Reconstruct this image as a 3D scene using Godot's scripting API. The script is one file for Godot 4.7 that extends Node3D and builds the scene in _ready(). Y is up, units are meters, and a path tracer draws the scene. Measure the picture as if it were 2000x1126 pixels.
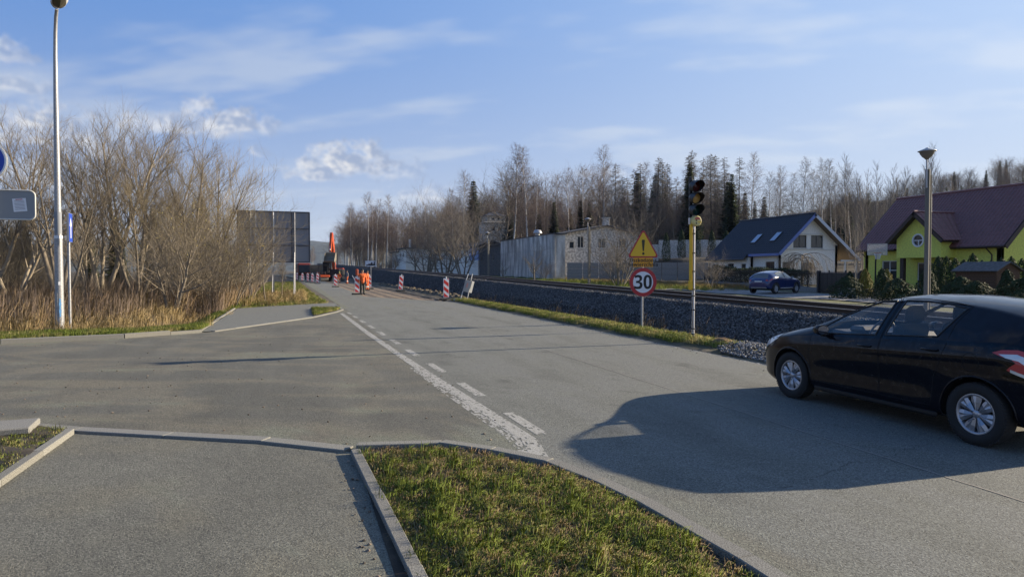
extends Node3D
# A road beside a railway on a sunny day in early spring.
# Axes: -z runs along the road (away from the viewer), x to the right of it, y up; metres.

const SUN_EL := 18.5
const SUN_AZ := 89.2      # degrees clockwise from -z
const EYE := Vector3(0, 1.68, 0)

var rng := RandomNumberGenerator.new()
var mats := {}
var nz := FastNoiseLite.new()
var nz2 := FastNoiseLite.new()
var used := {}

func W(v: float, h: float, u: float) -> Vector3:
	return Vector3(v, h, -u)

# ---------------------------------------------------------------- mesh builder
class MB:
	var v := PackedVector3Array()
	var n := PackedVector3Array()
	var c := PackedColorArray()
	var t := PackedVector2Array()
	var ix := PackedInt32Array()
	var col := Color(1, 1, 1)
	func vert(p: Vector3, nn: Vector3, uv := Vector2.ZERO) -> int:
		v.append(p); n.append(nn); c.append(col); t.append(uv)
		return v.size() - 1
	func face(a: int, b: int, d: int) -> void:
		var m := n[a] + n[b] + n[d]
		if (v[b] - v[a]).cross(v[d] - v[a]).dot(m) > 0.0:
			ix.append(a); ix.append(d); ix.append(b)
		else:
			ix.append(a); ix.append(b); ix.append(d)
	func tri(a: Vector3, b: Vector3, d: Vector3, nn: Vector3) -> void:
		face(vert(a, nn), vert(b, nn), vert(d, nn))
	func quad(a: Vector3, b: Vector3, d: Vector3, e: Vector3, nn: Vector3) -> void:
		var i := vert(a, nn, Vector2(0, 0)); var j := vert(b, nn, Vector2(1, 0)); var k := vert(d, nn, Vector2(1, 1)); var l := vert(e, nn, Vector2(0, 1))
		face(i, j, k); face(i, k, l)
	func autoquad(a: Vector3, b: Vector3, d: Vector3, e: Vector3) -> void:   # facing up by preference
		var nn := (b - a).cross(d - a).normalized()
		if nn.y < 0.0: nn = -nn
		quad(a, b, d, e, nn)
	func box(o: Vector3, s: Vector3, B := Basis.IDENTITY, ch := 0.0) -> void:
		var h := s * 0.5
		var k := minf(ch, minf(h.x, minf(h.y, h.z)) * 0.9)
		for ax in 3:
			for sg in [-1.0, 1.0]:
				var a1 := (ax + 1) % 3
				var a2 := (ax + 2) % 3
				var nn := Vector3.ZERO; nn[ax] = sg
				var q := []
				for w in [[-1, -1], [1, -1], [1, 1], [-1, 1]]:
					var p := Vector3.ZERO
					p[ax] = sg * h[ax]; p[a1] = w[0] * (h[a1] - k); p[a2] = w[1] * (h[a2] - k)
					q.append(o + B * p)
				quad(q[0], q[1], q[2], q[3], B * nn)
		if k > 0.0:
			for ax in 3:
				var a1 := (ax + 1) % 3
				var a2 := (ax + 2) % 3
				for s1 in [-1.0, 1.0]:
					for s2 in [-1.0, 1.0]:
						var nn := Vector3.ZERO; nn[a1] = s1; nn[a2] = s2
						var q := []
						for w in [[-1, 0], [1, 0], [1, 1], [-1, 1]]:
							var p := Vector3.ZERO
							p[ax] = w[0] * (h[ax] - k)
							p[a1] = s1 * (h[a1] - (k if w[1] == 1 else 0.0))
							p[a2] = s2 * (h[a2] - (0.0 if w[1] == 1 else k))
							q.append(o + B * p)
						quad(q[0], q[1], q[2], q[3], (B * nn).normalized())
			for s0 in [-1.0, 1.0]:
				for s1 in [-1.0, 1.0]:
					for s2 in [-1.0, 1.0]:
						tri(o + B * Vector3(s0 * h.x, s1 * (h.y - k), s2 * (h.z - k)), o + B * Vector3(s0 * (h.x - k), s1 * h.y, s2 * (h.z - k)), o + B * Vector3(s0 * (h.x - k), s1 * (h.y - k), s2 * h.z), (B * Vector3(s0, s1, s2)).normalized())
	func tube(pts: PackedVector3Array, rad: PackedFloat32Array, k: int, caps := true) -> void:
		var m := pts.size()
		var d0 := (pts[1] - pts[0]).normalized()
		var ref := Vector3.RIGHT if absf(d0.x) < 0.8 else Vector3.UP
		var e1 := d0.cross(ref).normalized()
		var start := v.size()
		for i in m:
			var d := (pts[mini(i + 1, m - 1)] - pts[maxi(i - 1, 0)]).normalized()
			e1 = (e1 - d * e1.dot(d)).normalized()
			var e2 := d.cross(e1)
			for j in k:
				var a := TAU * j / k
				var nn := e1 * cos(a) + e2 * sin(a)
				v.append(pts[i] + nn * rad[i]); n.append(nn); c.append(col); t.append(Vector2(float(j) / k, float(i)))
			if i > 0:
				var b := start + i * k
				for j in k:
					var j2 := (j + 1) % k
					ix.append(b - k + j); ix.append(b + j); ix.append(b - k + j2)
					ix.append(b - k + j2); ix.append(b + j); ix.append(b + j2)
		if caps and k > 3:
			for e in 2:
				var i := 0 if e == 0 else m - 1
				if rad[i] < 0.0005: continue
				var d := (pts[0] - pts[1]).normalized() if e == 0 else (pts[m - 1] - pts[m - 2]).normalized()
				var ce := vert(pts[i], d)
				var first := v.size()
				for j in k: vert(v[start + i * k + j], d)
				for j in k: face(ce, first + j, first + (j + 1) % k)
	func rod(a: Vector3, b: Vector3, r: float, k := 8, r2 := -1.0) -> void:
		tube(PackedVector3Array([a, b]), PackedFloat32Array([r, r if r2 < 0.0 else r2]), k)
	func lathe(prof: Array, k: int, X := Transform3D.IDENTITY, smooth := true) -> void:   # prof: Vector2(radius, y)
		for i in prof.size() - 1:
			var a: Vector2 = prof[i]; var b: Vector2 = prof[i + 1]
			if a.distance_to(b) < 1e-5: continue
			var dn := Vector2(b.y - a.y, -(b.x - a.x)).normalized()
			var na := dn; var nb := dn
			if smooth:
				if i > 0:
					var z: Vector2 = prof[i - 1]
					var q := Vector2(a.y - z.y, -(a.x - z.x)).normalized()
					if q.dot(dn) > 0.6: na = (dn + q).normalized()
				if i < prof.size() - 2:
					var z: Vector2 = prof[i + 2]
					var q := Vector2(z.y - b.y, -(z.x - b.x)).normalized()
					if q.dot(dn) > 0.6: nb = (dn + q).normalized()
			var s := v.size()
			for j in k + 1:
				var g := TAU * j / k
				var cs := cos(g); var sn := sin(g)
				vert(X * Vector3(a.x * cs, a.y, a.x * sn), (X.basis * Vector3(na.x * cs, na.y, na.x * sn)).normalized(), Vector2(float(j) / k, a.y))
				vert(X * Vector3(b.x * cs, b.y, b.x * sn), (X.basis * Vector3(nb.x * cs, nb.y, nb.x * sn)).normalized(), Vector2(float(j) / k, b.y))
			for j in k:
				var q := s + j * 2
				if a.x > 1e-5: face(q, q + 2, q + 1)
				if b.x > 1e-5: face(q + 2, q + 3, q + 1)
	func prism(poly: PackedVector2Array, z0: float, z1: float, X := Transform3D.IDENTITY) -> void:   # a polygon in x, y drawn out along z
		var tr := Geometry2D.triangulate_polygon(poly)
		for e in 2:
			var z := z0 if e == 0 else z1
			var nn := (X.basis * Vector3(0, 0, -1 if (z0 < z1) == (e == 0) else 1)).normalized()
			var s := v.size()
			for p in poly: vert(X * Vector3(p.x, p.y, z), nn, p)
			for i in range(0, tr.size(), 3): face(s + tr[i], s + tr[i + 1], s + tr[i + 2])
		var area := 0.0
		for i in poly.size():
			area += poly[i].cross(poly[(i + 1) % poly.size()])
		for i in poly.size():
			var a := poly[i]; var b := poly[(i + 1) % poly.size()]
			var o := Vector2(b.y - a.y, a.x - b.x).normalized() * signf(area)
			quad(X * Vector3(a.x, a.y, z0), X * Vector3(b.x, b.y, z0), X * Vector3(b.x, b.y, z1), X * Vector3(a.x, a.y, z1), (X.basis * Vector3(o.x, o.y, 0)).normalized())
	func grid(nu: int, nv: int, f: Callable) -> void:   # f(i, j) -> point; smooth normals, facing up
		var P := []
		for i in nu:
			for j in nv: P.append(f.call(i, j))
		var s := v.size()
		for i in nu:
			for j in nv:
				var a: Vector3 = P[maxi(i - 1, 0) * nv + j]; var b: Vector3 = P[mini(i + 1, nu - 1) * nv + j]
				var d: Vector3 = P[i * nv + maxi(j - 1, 0)]; var e: Vector3 = P[i * nv + mini(j + 1, nv - 1)]
				var nn := (b - a).cross(e - d).normalized()
				if nn.y < 0.0: nn = -nn
				vert(P[i * nv + j], nn, Vector2(i, j))
		for i in nu - 1:
			for j in nv - 1:
				var q := s + i * nv + j
				face(q, q + nv, q + 1); face(q + nv, q + nv + 1, q + 1)
	func mesh() -> ArrayMesh:
		var m := ArrayMesh.new()
		if v.is_empty(): return m
		var A := []
		A.resize(Mesh.ARRAY_MAX)
		A[Mesh.ARRAY_VERTEX] = v; A[Mesh.ARRAY_NORMAL] = n; A[Mesh.ARRAY_COLOR] = c; A[Mesh.ARRAY_TEX_UV] = t; A[Mesh.ARRAY_INDEX] = ix
		m.add_surface_from_arrays(Mesh.PRIMITIVE_TRIANGLES, A)
		return m

# ---------------------------------------------------------------- naming
func numbered(called: String) -> String:
	if not used.has(called):
		used[called] = 0
		return called
	used[called] += 1
	return "%s_%03d" % [called, used[called]]

func tag(o: Node, label: String, category := "", group := "", kind := "") -> Node:
	if label: o.set_meta("label", label)
	if category: o.set_meta("category", category)
	if group: o.set_meta("group", group)
	if kind: o.set_meta("kind", kind)
	return o

func thing(called: String, label: String, category: String, at := Vector3.ZERO, turn := 0.0, group := "") -> Node3D:
	var o := Node3D.new()
	o.name = numbered(called)
	add_child(o)
	o.position = at; o.rotation.y = turn
	tag(o, label, category, group)
	return o

func put(called: String, mb, m: Material, parent: Node = null) -> MeshInstance3D:
	var o := MeshInstance3D.new()
	o.mesh = mb.mesh() if mb is MB else mb
	o.material_override = m
	if parent == null:
		o.name = numbered(called)
		add_child(o)
	else:
		o.name = called
		parent.add_child(o, true)
	return o

func struct(called: String, mb, m: Material) -> MeshInstance3D:
	var o := put(called, mb, m)
	o.set_meta("kind", "structure")
	return o

func scatter(called: String, mesh: Mesh, m: Material, xf: Array, tints := [], parent: Node = null) -> MultiMeshInstance3D:
	var mm := MultiMesh.new()
	mm.transform_format = MultiMesh.TRANSFORM_3D
	mm.use_colors = not tints.is_empty()
	mm.mesh = mesh
	mm.instance_count = xf.size()
	for i in xf.size():
		mm.set_instance_transform(i, xf[i])
		if not tints.is_empty(): mm.set_instance_color(i, tints[i])
	var o := MultiMeshInstance3D.new()
	o.multimesh = mm
	o.material_override = m
	if parent == null:
		o.name = numbered(called); add_child(o)
	else:
		o.name = called; parent.add_child(o, true)
	o.set_meta("kind", "stuff")
	return o

# ---------------------------------------------------------------- materials and textures
func lin(r: float, g: float, b: float) -> Color:
	return Color(r, g, b).linear_to_srgb()

func mt(key: String, r := 0.5, g := 0.5, b := 0.5, rough := 0.8, metal := 0.0) -> StandardMaterial3D:
	if mats.has(key): return mats[key]
	var m := StandardMaterial3D.new()
	m.albedo_color = lin(r, g, b); m.roughness = rough; m.metallic = metal
	m.resource_name = key
	mats[key] = m
	return m

func tex_of(size: int, f: Callable) -> ImageTexture:   # f(x, y) -> grey 0..1 (kept as an sRGB byte)
	var im := Image.create_empty(size, size, false, Image.FORMAT_RGB8)
	for y in size:
		for x in size:
			var q = f.call(x, y)
			im.set_pixel(x, y, q if q is Color else Color(q, q, q))
	return ImageTexture.create_from_image(im)

func noise_tex(size: int, freq: float, oct: int, lo: float, hi: float, sd: int, grain := 0.0, kind := FastNoiseLite.TYPE_SIMPLEX) -> ImageTexture:
	var f := FastNoiseLite.new()
	f.seed = sd; f.frequency = freq; f.fractal_octaves = oct; f.noise_type = kind
	var im := f.get_seamless_image(size, size)
	im.convert(Image.FORMAT_L8)
	var d := im.get_data()
	var r := RandomNumberGenerator.new()
	r.seed = sd
	for i in d.size():
		var q := lo + (hi - lo) * d[i] / 255.0
		if grain > 0.0: q *= 1.0 + r.randf_range(-grain, grain)
		d[i] = clampi(int(q * 255.0), 0, 255)
	return ImageTexture.create_from_image(Image.create_from_data(size, size, false, Image.FORMAT_L8, d))

func textured(key: String, r: float, g: float, b: float, rough: float, tx: Texture2D, per_metre: float, relief := 0.0, tinted := false) -> StandardMaterial3D:
	if mats.has(key): return mats[key]
	var m := mt(key, r, g, b, rough)
	m.albedo_texture = tx
	m.uv1_triplanar = true; m.uv1_world_triplanar = true
	m.uv1_scale = Vector3.ONE * per_metre
	if relief > 0.0:
		m.heightmap_enabled = true; m.heightmap_texture = tx; m.heightmap_scale = relief
	m.vertex_color_use_as_albedo = tinted
	return m

var T := {}
func make_textures() -> void:
	T.fine = noise_tex(512, 0.09, 3, 0.45, 0.95, 11, 0.22)
	T.plaster = noise_tex(512, 0.02, 5, 0.87, 1.0, 15, 0.03)
	T.soft = noise_tex(512, 0.02, 5, 0.62, 1.0, 12, 0.05)
	T.blotch = noise_tex(512, 0.012, 6, 0.56, 1.0, 13, 0.10)
	T.bark = noise_tex(256, 0.06, 4, 0.45, 1.0, 14, 0.25)
	# asphalt: stone chips of many greys set in dark binder
	var f := FastNoiseLite.new()
	f.seed = 5; f.noise_type = FastNoiseLite.TYPE_CELLULAR; f.frequency = 0.16; f.cellular_return_type = FastNoiseLite.RETURN_CELL_VALUE
	var a := f.get_seamless_image(1024, 1024); a.convert(Image.FORMAT_L8)
	var d := a.get_data()
	var r := RandomNumberGenerator.new(); r.seed = 4
	for i in d.size():
		var q := d[i] / 255.0
		q = 0.60 + 0.44 * (q - 0.5) + (0.20 if q > 0.88 else 0.0) - (0.22 if q < 0.13 else 0.0) + r.randf_range(-0.12, 0.12)
		d[i] = clampi(int(q * 255.0), 0, 255)
	T.asphalt = ImageTexture.create_from_image(Image.create_from_data(1024, 1024, false, Image.FORMAT_L8, d))

# ---------------------------------------------------------------- sky
func sky_texture() -> ImageTexture:
	var w := 3072
	var h := 1536
	var a := FastNoiseLite.new(); a.seed = 3; a.frequency = 1.0; a.fractal_octaves = 5
	var b := FastNoiseLite.new(); b.seed = 8; b.frequency = 1.0; b.fractal_octaves = 4
	var px := PackedFloat32Array()
	px.resize(w * h * 3)
	var se := deg_to_rad(SUN_EL); var sa := deg_to_rad(SUN_AZ)
	var sun := Vector3(sin(sa) * cos(se), sin(se), -cos(sa) * cos(se))
	# puffs of cloud: azimuth, elevation, half width, half height (degrees), weight
	var puffs := [[4.3, 8.9, 3.8, 1.8, 1.0], [1.2, 7.9, 2.4, 1.2, 0.85], [-5.4, 11.4, 3.6, 1.6, 0.9], [-9.3, 10.7, 3.2, 1.2, 0.75], [-1.9, 11.3, 1.2, 1.0, 0.5], [-17.5, 9.6, 5.5, 2.0, 0.95], [-12.6, 8.6, 3.0, 1.3, 0.75],
		[-19.0, 14.3, 2.0, 1.1, 0.65], [-18.6, 12.4, 2.4, 0.9, 0.6], [-2.6, 9.3, 1.2, 0.6, 0.45], [8.2, 8.2, 3.0, 1.2, 0.4], [12.0, 6.3, 5.0, 1.0, 0.45], [27.0, 8.2, 6.0, 0.8, 0.33], [-15, 6.5, 6, 1.6, 0.7]]
	var r := RandomNumberGenerator.new(); r.seed = 77
	for i in 46:
		var az := r.randf_range(60.0, 335.0)
		puffs.append([az, r.randf_range(6.0, 22.0), r.randf_range(2.0, 5.5), r.randf_range(0.8, 2.0), r.randf_range(0.4, 0.95)])
	var rows := h / 2 + 8
	for y in rows:
		var el := (0.5 - (y + 0.5) / h) * PI
		var ce := cos(el); var sn := sin(el)
		var up := clampf(sn, 0.0, 1.0)
		var g := pow(1.0 - up, 4.5)
		for x in w:
			var az := ((x + 0.5) / w) * TAU
			var d := Vector3(sin(az) * ce, sn, -cos(az) * ce)
			var cs := d.dot(sun)
			var glow := pow(maxf(0.0, 0.5 + 0.5 * cs), 3.0)
			var k := Vector3(0.004, 0.095, 0.312) + Vector3(0.262, 0.268, 0.215) * glow
			k = k.lerp(Vector3(0.030, 0.070, 0.185), smoothstep(0.34, 1.0, up) * 0.85).lerp(Vector3(0.345, 0.370, 0.388) + Vector3(0.11, 0.10, 0.08) * glow, g * 0.95)
			if sn > -0.02:
				# thin high streaks, on a flat layer overhead
				var q := 1.0 / (sn + 0.16)
				var s1 := a.get_noise_2d(d.x * q * 0.55 + d.z * q * 0.25, d.z * q * 1.5 - d.x * q * 0.9)
				var s2 := b.get_noise_2d(d.x * q * 1.7, d.z * q * 2.6)
				var ci := smoothstep(-0.05, 0.55, s1 + 0.35 * s2) * 0.46
				k = k.lerp(Vector3(0.345, 0.376, 0.42) * (0.9 + 0.3 * glow), ci)
			var o := (y * w + x) * 3
			px[o] = k.x; px[o + 1] = k.y; px[o + 2] = k.z
	for p in puffs:
		var x0 := int((p[0] - p[2] * 1.7) / 360.0 * w); var x1 := int((p[0] + p[2] * 1.7) / 360.0 * w)
		var y0 := maxi(0, int((90.0 - p[1] - p[3] * 1.9) / 180.0 * h)); var y1 := mini(rows, int((90.0 - p[1] + p[3] * 1.9) / 180.0 * h))
		for y in range(y0, y1):
			for xx in range(x0, x1):
				var az := ((xx + 0.5) / w) * 360.0
				var el := 90.0 - (y + 0.5) / h * 180.0
				var ex: float = (az - p[0]) / p[2]
				var ey: float = (el - p[1]) / p[3]
				if ey < 0.0: ey *= 1.35
				var n1 := a.get_noise_2d(az * 0.42, el * 0.62 + p[0])
				var n2 := b.get_noise_2d(az * 1.5 + 31.0, el * 1.8)
				var m := 1.0 - sqrt(ex * ex + ey * ey)
				var dn := smoothstep(-0.05, 0.62, m + 0.75 * n1 + 0.26 * n2)
				if dn <= 0.0: continue
				# lit from the right and above: compare with the thickness a little nearer the sun
				var m2 := 1.0 - sqrt((ex + 0.28) * (ex + 0.28) + (ey + 0.30) * (ey + 0.30)) + 0.75 * a.get_noise_2d(az * 0.42 + 0.20, el * 0.62 + p[0] + 0.20) + 0.34 * b.get_noise_2d(az * 1.5 + 31.5, el * 1.8 + 0.5)
				var lit := clampf(0.50 + 1.1 * (m + 0.75 * n1 + 0.34 * n2 - m2) * -1.0 + 0.34 * ey, 0.0, 1.0)
				var cc := Vector3(0.185, 0.225, 0.31).lerp(Vector3(0.46, 0.455, 0.45), lit)
				var o := (y * w + posmod(xx, w)) * 3
				var al: float = dn * p[4]
				px[o] = lerpf(px[o], cc.x, al); px[o + 1] = lerpf(px[o + 1], cc.y, al); px[o + 2] = lerpf(px[o + 2], cc.z, al)
	for y in range(rows, h):
		for x in range(0, w):
			var o := (y * w + x) * 3
			px[o] = 0.09; px[o + 1] = 0.09; px[o + 2] = 0.085
	return ImageTexture.create_from_image(Image.create_from_data(w, h, false, Image.FORMAT_RGBF, px.to_byte_array()))

func set_stage() -> void:
	var cam := Camera3D.new()
	cam.name = "camera"
	cam.fov = 46.29
	cam.near = 0.1; cam.far = 9000.0
	cam.position = EYE
	cam.rotation = Vector3(deg_to_rad(-1.523), deg_to_rad(-17.7), 0)
	add_child(cam)
	var env := Environment.new()
	env.background_mode = Environment.BG_SKY
	var sm := PanoramaSkyMaterial.new()
	sm.panorama = sky_texture()
	env.sky = Sky.new()
	env.sky.sky_material = sm
	env.tonemap_mode = Environment.TONE_MAPPER_LINEAR
	env.tonemap_exposure = 2.0
	env.fog_enabled = true; env.fog_density = 0.00006; env.fog_light_color = Color(0.72, 0.82, 1.0)
	env.sdfgi_enabled = true; env.ssao_enabled = true; env.ssil_enabled = true
	var we := WorldEnvironment.new()
	we.name = "world_environment"
	we.environment = env
	add_child(we)
	var sun := DirectionalLight3D.new()
	sun.name = "sun"
	sun.light_energy = 1.6
	sun.light_color = Color(1.0, 0.93, 0.82)
	sun.light_angular_distance = 0.5
	sun.shadow_enabled = true
	sun.rotation = Vector3(deg_to_rad(-SUN_EL), deg_to_rad(-SUN_AZ) , 0)
	# a light shines along its own -z: turn that away from the sun
	var se := deg_to_rad(SUN_EL); var sa := deg_to_rad(SUN_AZ)
	sun.basis = Basis.looking_at(-Vector3(sin(sa) * cos(se), sin(se), -cos(sa) * cos(se)), Vector3.UP)
	add_child(sun)

const NTH := ["first", "second", "third", "fourth", "fifth", "sixth", "seventh", "eighth", "ninth", "tenth", "eleventh", "twelfth", "thirteenth", "fourteenth", "fifteenth", "sixteenth"]

func _ready() -> void:
	rng.seed = 20
	nz.seed = 7; nz.frequency = 1.0; nz.fractal_octaves = 4
	nz2.seed = 9; nz2.frequency = 1.0; nz2.fractal_octaves = 3
	set_stage()
	make_textures()
	ground_and_roads()
	railway()
	plants()
	buildings()
	vehicles()
	signs_and_lamps()
	people()
	small_things()

# ---------------------------------------------------------------- ground
func along(pts: Array, v: float) -> float:   # piecewise linear through [v, u] pairs
	if v <= pts[0][0]: return pts[0][1] + (v - pts[0][0]) * (pts[1][1] - pts[0][1]) / (pts[1][0] - pts[0][0]) * 0.3
	for i in pts.size() - 1:
		if v <= pts[i + 1][0]:
			return lerpf(pts[i][1], pts[i + 1][1], (v - pts[i][0]) / (pts[i + 1][0] - pts[i][0]))
	return pts[-1][1]

const NEAR_EDGE := [[-3.2, 8.80], [-2.22, 8.12], [-0.30, 7.05], [0.49, 6.46], [1.30, 6.32], [1.70, 5.92], [2.06, 5.40]]
const FAR_EDGE := [[-12.0, 16.5], [-6.46, 18.15], [-4.13, 18.88], [-2.45, 19.95], [-2.21, 20.1], [0.52, 25.05], [1.45, 27.9], [1.83, 29.55], [1.95, 31.0]]
const PATCH_TOP := [[-2.6, 31.8], [1.5, 35.8]]

func road_right(u: float) -> float:
	if u < 35.2: return 8.0
	if u < 44.2: return lerpf(8.0, 4.2, (u - 35.2) / 9.0)
	return 4.15
func road_left(u: float) -> float:
	if u < 5.6: return along([[3.2, 2.40], [4.25, 2.31], [4.75, 2.22], [5.4, 2.05], [5.6, 1.95]], maxf(u, 3.2))
	if u < 31.0: return 1.95
	return 1.95 - 0.016 * (u - 31.0) * (1.0 if u < 120.0 else 1.1)
func bend(u: float) -> float:   # the far end of the road swings left
	return -0.00035 * pow(maxf(0.0, u - 130.0), 2.0)

func rail_base(u: float) -> float: return 0.40 + 0.013 * u     # top of the ballast
func land(v: float, u: float) -> float:     # ground beyond the railway
	var h := -0.17 + 0.0065 * clampf(u, -40.0, 400.0)
	h += 3.2 * smoothstep(46.0, 54.0, v) * smoothstep(72.0, 86.0, u) + maxf(0.0, v - 62.0) * 0.02
	h += 33.0 * smoothstep(105.0, 330.0, v - 0.05 * u) * smoothstep(-150.0, 40.0, u) * (1.0 - smoothstep(260.0, 900.0, u))
	h += 0.12 * nz.get_noise_2d(v * 0.12, u * 0.12)
	return h
func field(v: float, u: float) -> float:    # ground left of the road, s metres past the kerb
	var s := u - along(FAR_EDGE, v)
	var h := 0.09 - 0.16 * smoothstep(1.0, 4.0, s) + 0.10 * nz.get_noise_2d(v * 0.35, u * 0.35) * smoothstep(0.4, 2.0, s)
	var e := v - road_left(u) - bend(u)
	if u > 30.0: h = lerpf(h, -0.008, smoothstep(-0.9, 0.0, e)) - 0.02 * smoothstep(0.0, 0.3, e)
	h -= 0.50 * exp(-pow((v + 4.0) / 0.55, 2.0)) * smoothstep(21.3, 23.0, u) * (1.0 - smoothstep(31.0, 36.0, u))
	return h

func steps(list: Array) -> PackedFloat32Array:    # [from, step, from, step, ..., end]
	var o := PackedFloat32Array()
	var i := 0
	while i + 2 < list.size():
		var x: float = list[i]
		while x < list[i + 2] - 1e-4:
			o.append(x); x += list[i + 1]
		i += 2
	o.append(list[-1])
	return o

func sheet(vs: PackedFloat32Array, us: PackedFloat32Array, h: Callable, tint: Callable) -> MB:
	var mb := MB.new()
	var nv := vs.size()
	for u in us:
		for v in vs:
			var e := 0.05
			var y: float = h.call(v, u)
			var a: float = h.call(v + e, u) - y
			var b: float = h.call(v, u + e) - y
			mb.col = tint.call(v, u)
			mb.vert(Vector3(v, y, -u), Vector3(-a, e, b).normalized(), Vector2(v, u))
	for i in us.size() - 1:
		for j in nv - 1:
			var q := i * nv + j
			mb.ix.append_array(PackedInt32Array([q, q + nv, q + 1, q + 1, q + nv, q + nv + 1]))
	return mb

func between(vs: PackedFloat32Array, lo: Callable, hi: Callable, ss: PackedFloat32Array, h: Callable, tint: Callable) -> MB:
	# a sheet whose rows run from lo(v) to hi(v); ss: 0..1
	var mb := MB.new()
	var nv := vs.size()
	for s in ss:
		for v in vs:
			var u := lerpf(lo.call(v), hi.call(v), s)
			var y: float = h.call(v, u)
			var a: float = h.call(v + 0.05, u) - y
			var b: float = h.call(v, u + 0.05) - y
			mb.col = tint.call(v, u)
			mb.vert(Vector3(v, y, -u), Vector3(-a, 0.05, b).normalized(), Vector2(v, u))
	for i in ss.size() - 1:
		for j in nv - 1:
			var q := i * nv + j
			mb.ix.append_array(PackedInt32Array([q, q + nv, q + 1, q + 1, q + nv, q + nv + 1]))
	return mb

func even(n: int) -> PackedFloat32Array:
	var o := PackedFloat32Array()
	for i in n + 1: o.append(float(i) / n)
	return o

func fog_of(v: float, u: float, k: float) -> float:   # 0..1 noise at scale k
	return 0.5 + 0.5 * nz.get_noise_2d(v * k, u * k)

func road_tint(v: float, u: float) -> Color:
	var g := 0.80 + 0.36 * fog_of(v, u, 0.30) + 0.22 * nz2.get_noise_2d(v * 1.9, u * 0.35) + 0.10 * nz2.get_noise_2d(v * 7.0, u * 5.0)
	var c := Color(g, g, g * 0.97)
	# wheel tracks, polished a little lighter
	if v > 2.2:
		var tr := exp(-pow((v - 3.35) / 0.3, 2.0)) + exp(-pow((v - 4.4) / 0.3, 2.0)) + exp(-pow((v - 5.75) / 0.3, 2.0)) + exp(-pow((v - 7.1) / 0.3, 2.0))
		c = c * (0.97 + 0.10 * tr)
		if v > 5.02: c = c * 1.05
		var oil := (exp(-pow((v - 3.88) / 0.22, 2.0)) + exp(-pow((v - 6.42) / 0.25, 2.0))) * smoothstep(0.2, 0.7, fog_of(v * 2.0, u * 0.25, 1.0))
		c = c * (1.0 - 0.16 * oil)
		c = c * (1.0 - 0.30 * smoothstep(0.42, 0.56, nz.get_noise_2d(v * 1.7 + 40.0, u * 0.9)))
	# sand carried out of the works and along the edges
	var sand := smoothstep(7.1, 8.0, v + 0.8 * nz.get_noise_2d(v * 1.5, u * 0.6)) * 0.9
	sand = maxf(sand, smoothstep(0.0, 0.35, nz.get_noise_2d(v * 0.45 + 9.0, u * 0.22)) * smoothstep(26.0, 36.0, u) * 0.85)
	sand = maxf(sand, smoothstep(0.5, 1.0, sin(Vector2(v - 15.0, (u - 37.0) * 0.55).length() * 7.0)) * smoothstep(22.0, 28.0, u) * (1.0 - smoothstep(40.0, 48.0, u)) * smoothstep(4.2, 6.0, v) * (0.35 + 0.6 * fog_of(v, u, 0.5)))
	sand = maxf(sand, 0.8 * smoothstep(0.45, 0.05, absf(v - road_right(u))) * smoothstep(34.0, 36.0, u))
	if u < 7.0 and v > 1.6: sand = maxf(sand, 0.85 * smoothstep(0.55, 0.0, v - road_left(u) + 0.35 * nz.get_noise_2d(v * 3.0, u * 1.6)))
	# the side road is browner, with curved traces of turning wheels
	if v < 2.1:
		c = c * 0.58
		var d: float = Vector2(v - 5.0, u - 31.0).length()
		var e := nz2.get_noise_2d(d * 1.1 + 0.8 * nz.get_noise_2d(v * 0.12, u * 0.12), atan2(v - 5.0, u - 31.0) * 3.0)
		sand = maxf(sand, 0.14 + 0.42 * smoothstep(0.0, 0.55, e) + 0.30 * smoothstep(0.0, 0.4, nz.get_noise_2d(v * 0.5, u * 0.5)))
		sand = maxf(sand, 0.8 * smoothstep(0.9, 0.0, u - along(NEAR_EDGE, v) + 0.9 * nz.get_noise_2d(v * 1.3, 3.0)) * smoothstep(-3.0, 0.0, v))
		sand = maxf(sand, 0.7 * smoothstep(1.0, 0.1, along(FAR_EDGE, v) - u + 0.5 * nz.get_noise_2d(v * 1.1, 8.0)))
	c = c.lerp(Color(1.72, 1.45, 1.06), clampf(sand, 0.0, 1.0) * 0.72)
	c.a = 1.0
	return c

func kerb(called: String, pts: Array, top: float, wide: float, long_: float, m: Material, sink := 0.22) -> void:
	var holder := Node3D.new()
	holder.name = numbered(called)
	add_child(holder)
	holder.set_meta("kind", "structure")
	for i in pts.size() - 1:
		var a := Vector2(pts[i][0], pts[i][1]); var b := Vector2(pts[i + 1][0], pts[i + 1][1])
		var L := a.distance_to(b)
		var n := maxi(1, int(round(L / long_)))
		for k in n:
			var mid := a.lerp(b, (k + 0.5) / n)
			var d := (b - a).normalized()
			var B := Basis(Vector3.UP, atan2(d.y, d.x))
			B = B * Basis(Vector3.RIGHT, rng.randf_range(-0.012, 0.012)) * Basis(Vector3.BACK, rng.randf_range(-0.004, 0.004))
			var mb := MB.new()
			var w := rng.randf_range(0.84, 1.12)
			mb.col = Color(w, w * 0.99, w * 0.96)
			mb.box(Vector3.ZERO, Vector3(L / n - 0.004, top + sink, wide), B, 0.006)
			var o := put("kerb_stone", mb, m, holder)
			var t: float = top + (0.0 if pts[i].size() < 3 else lerpf(pts[i][2], pts[i + 1][2], (k + 0.5) / n))
			o.position = W(mid.x, t - (top + sink) * 0.5 + rng.randf_range(-0.003, 0.003), mid.y)

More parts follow.
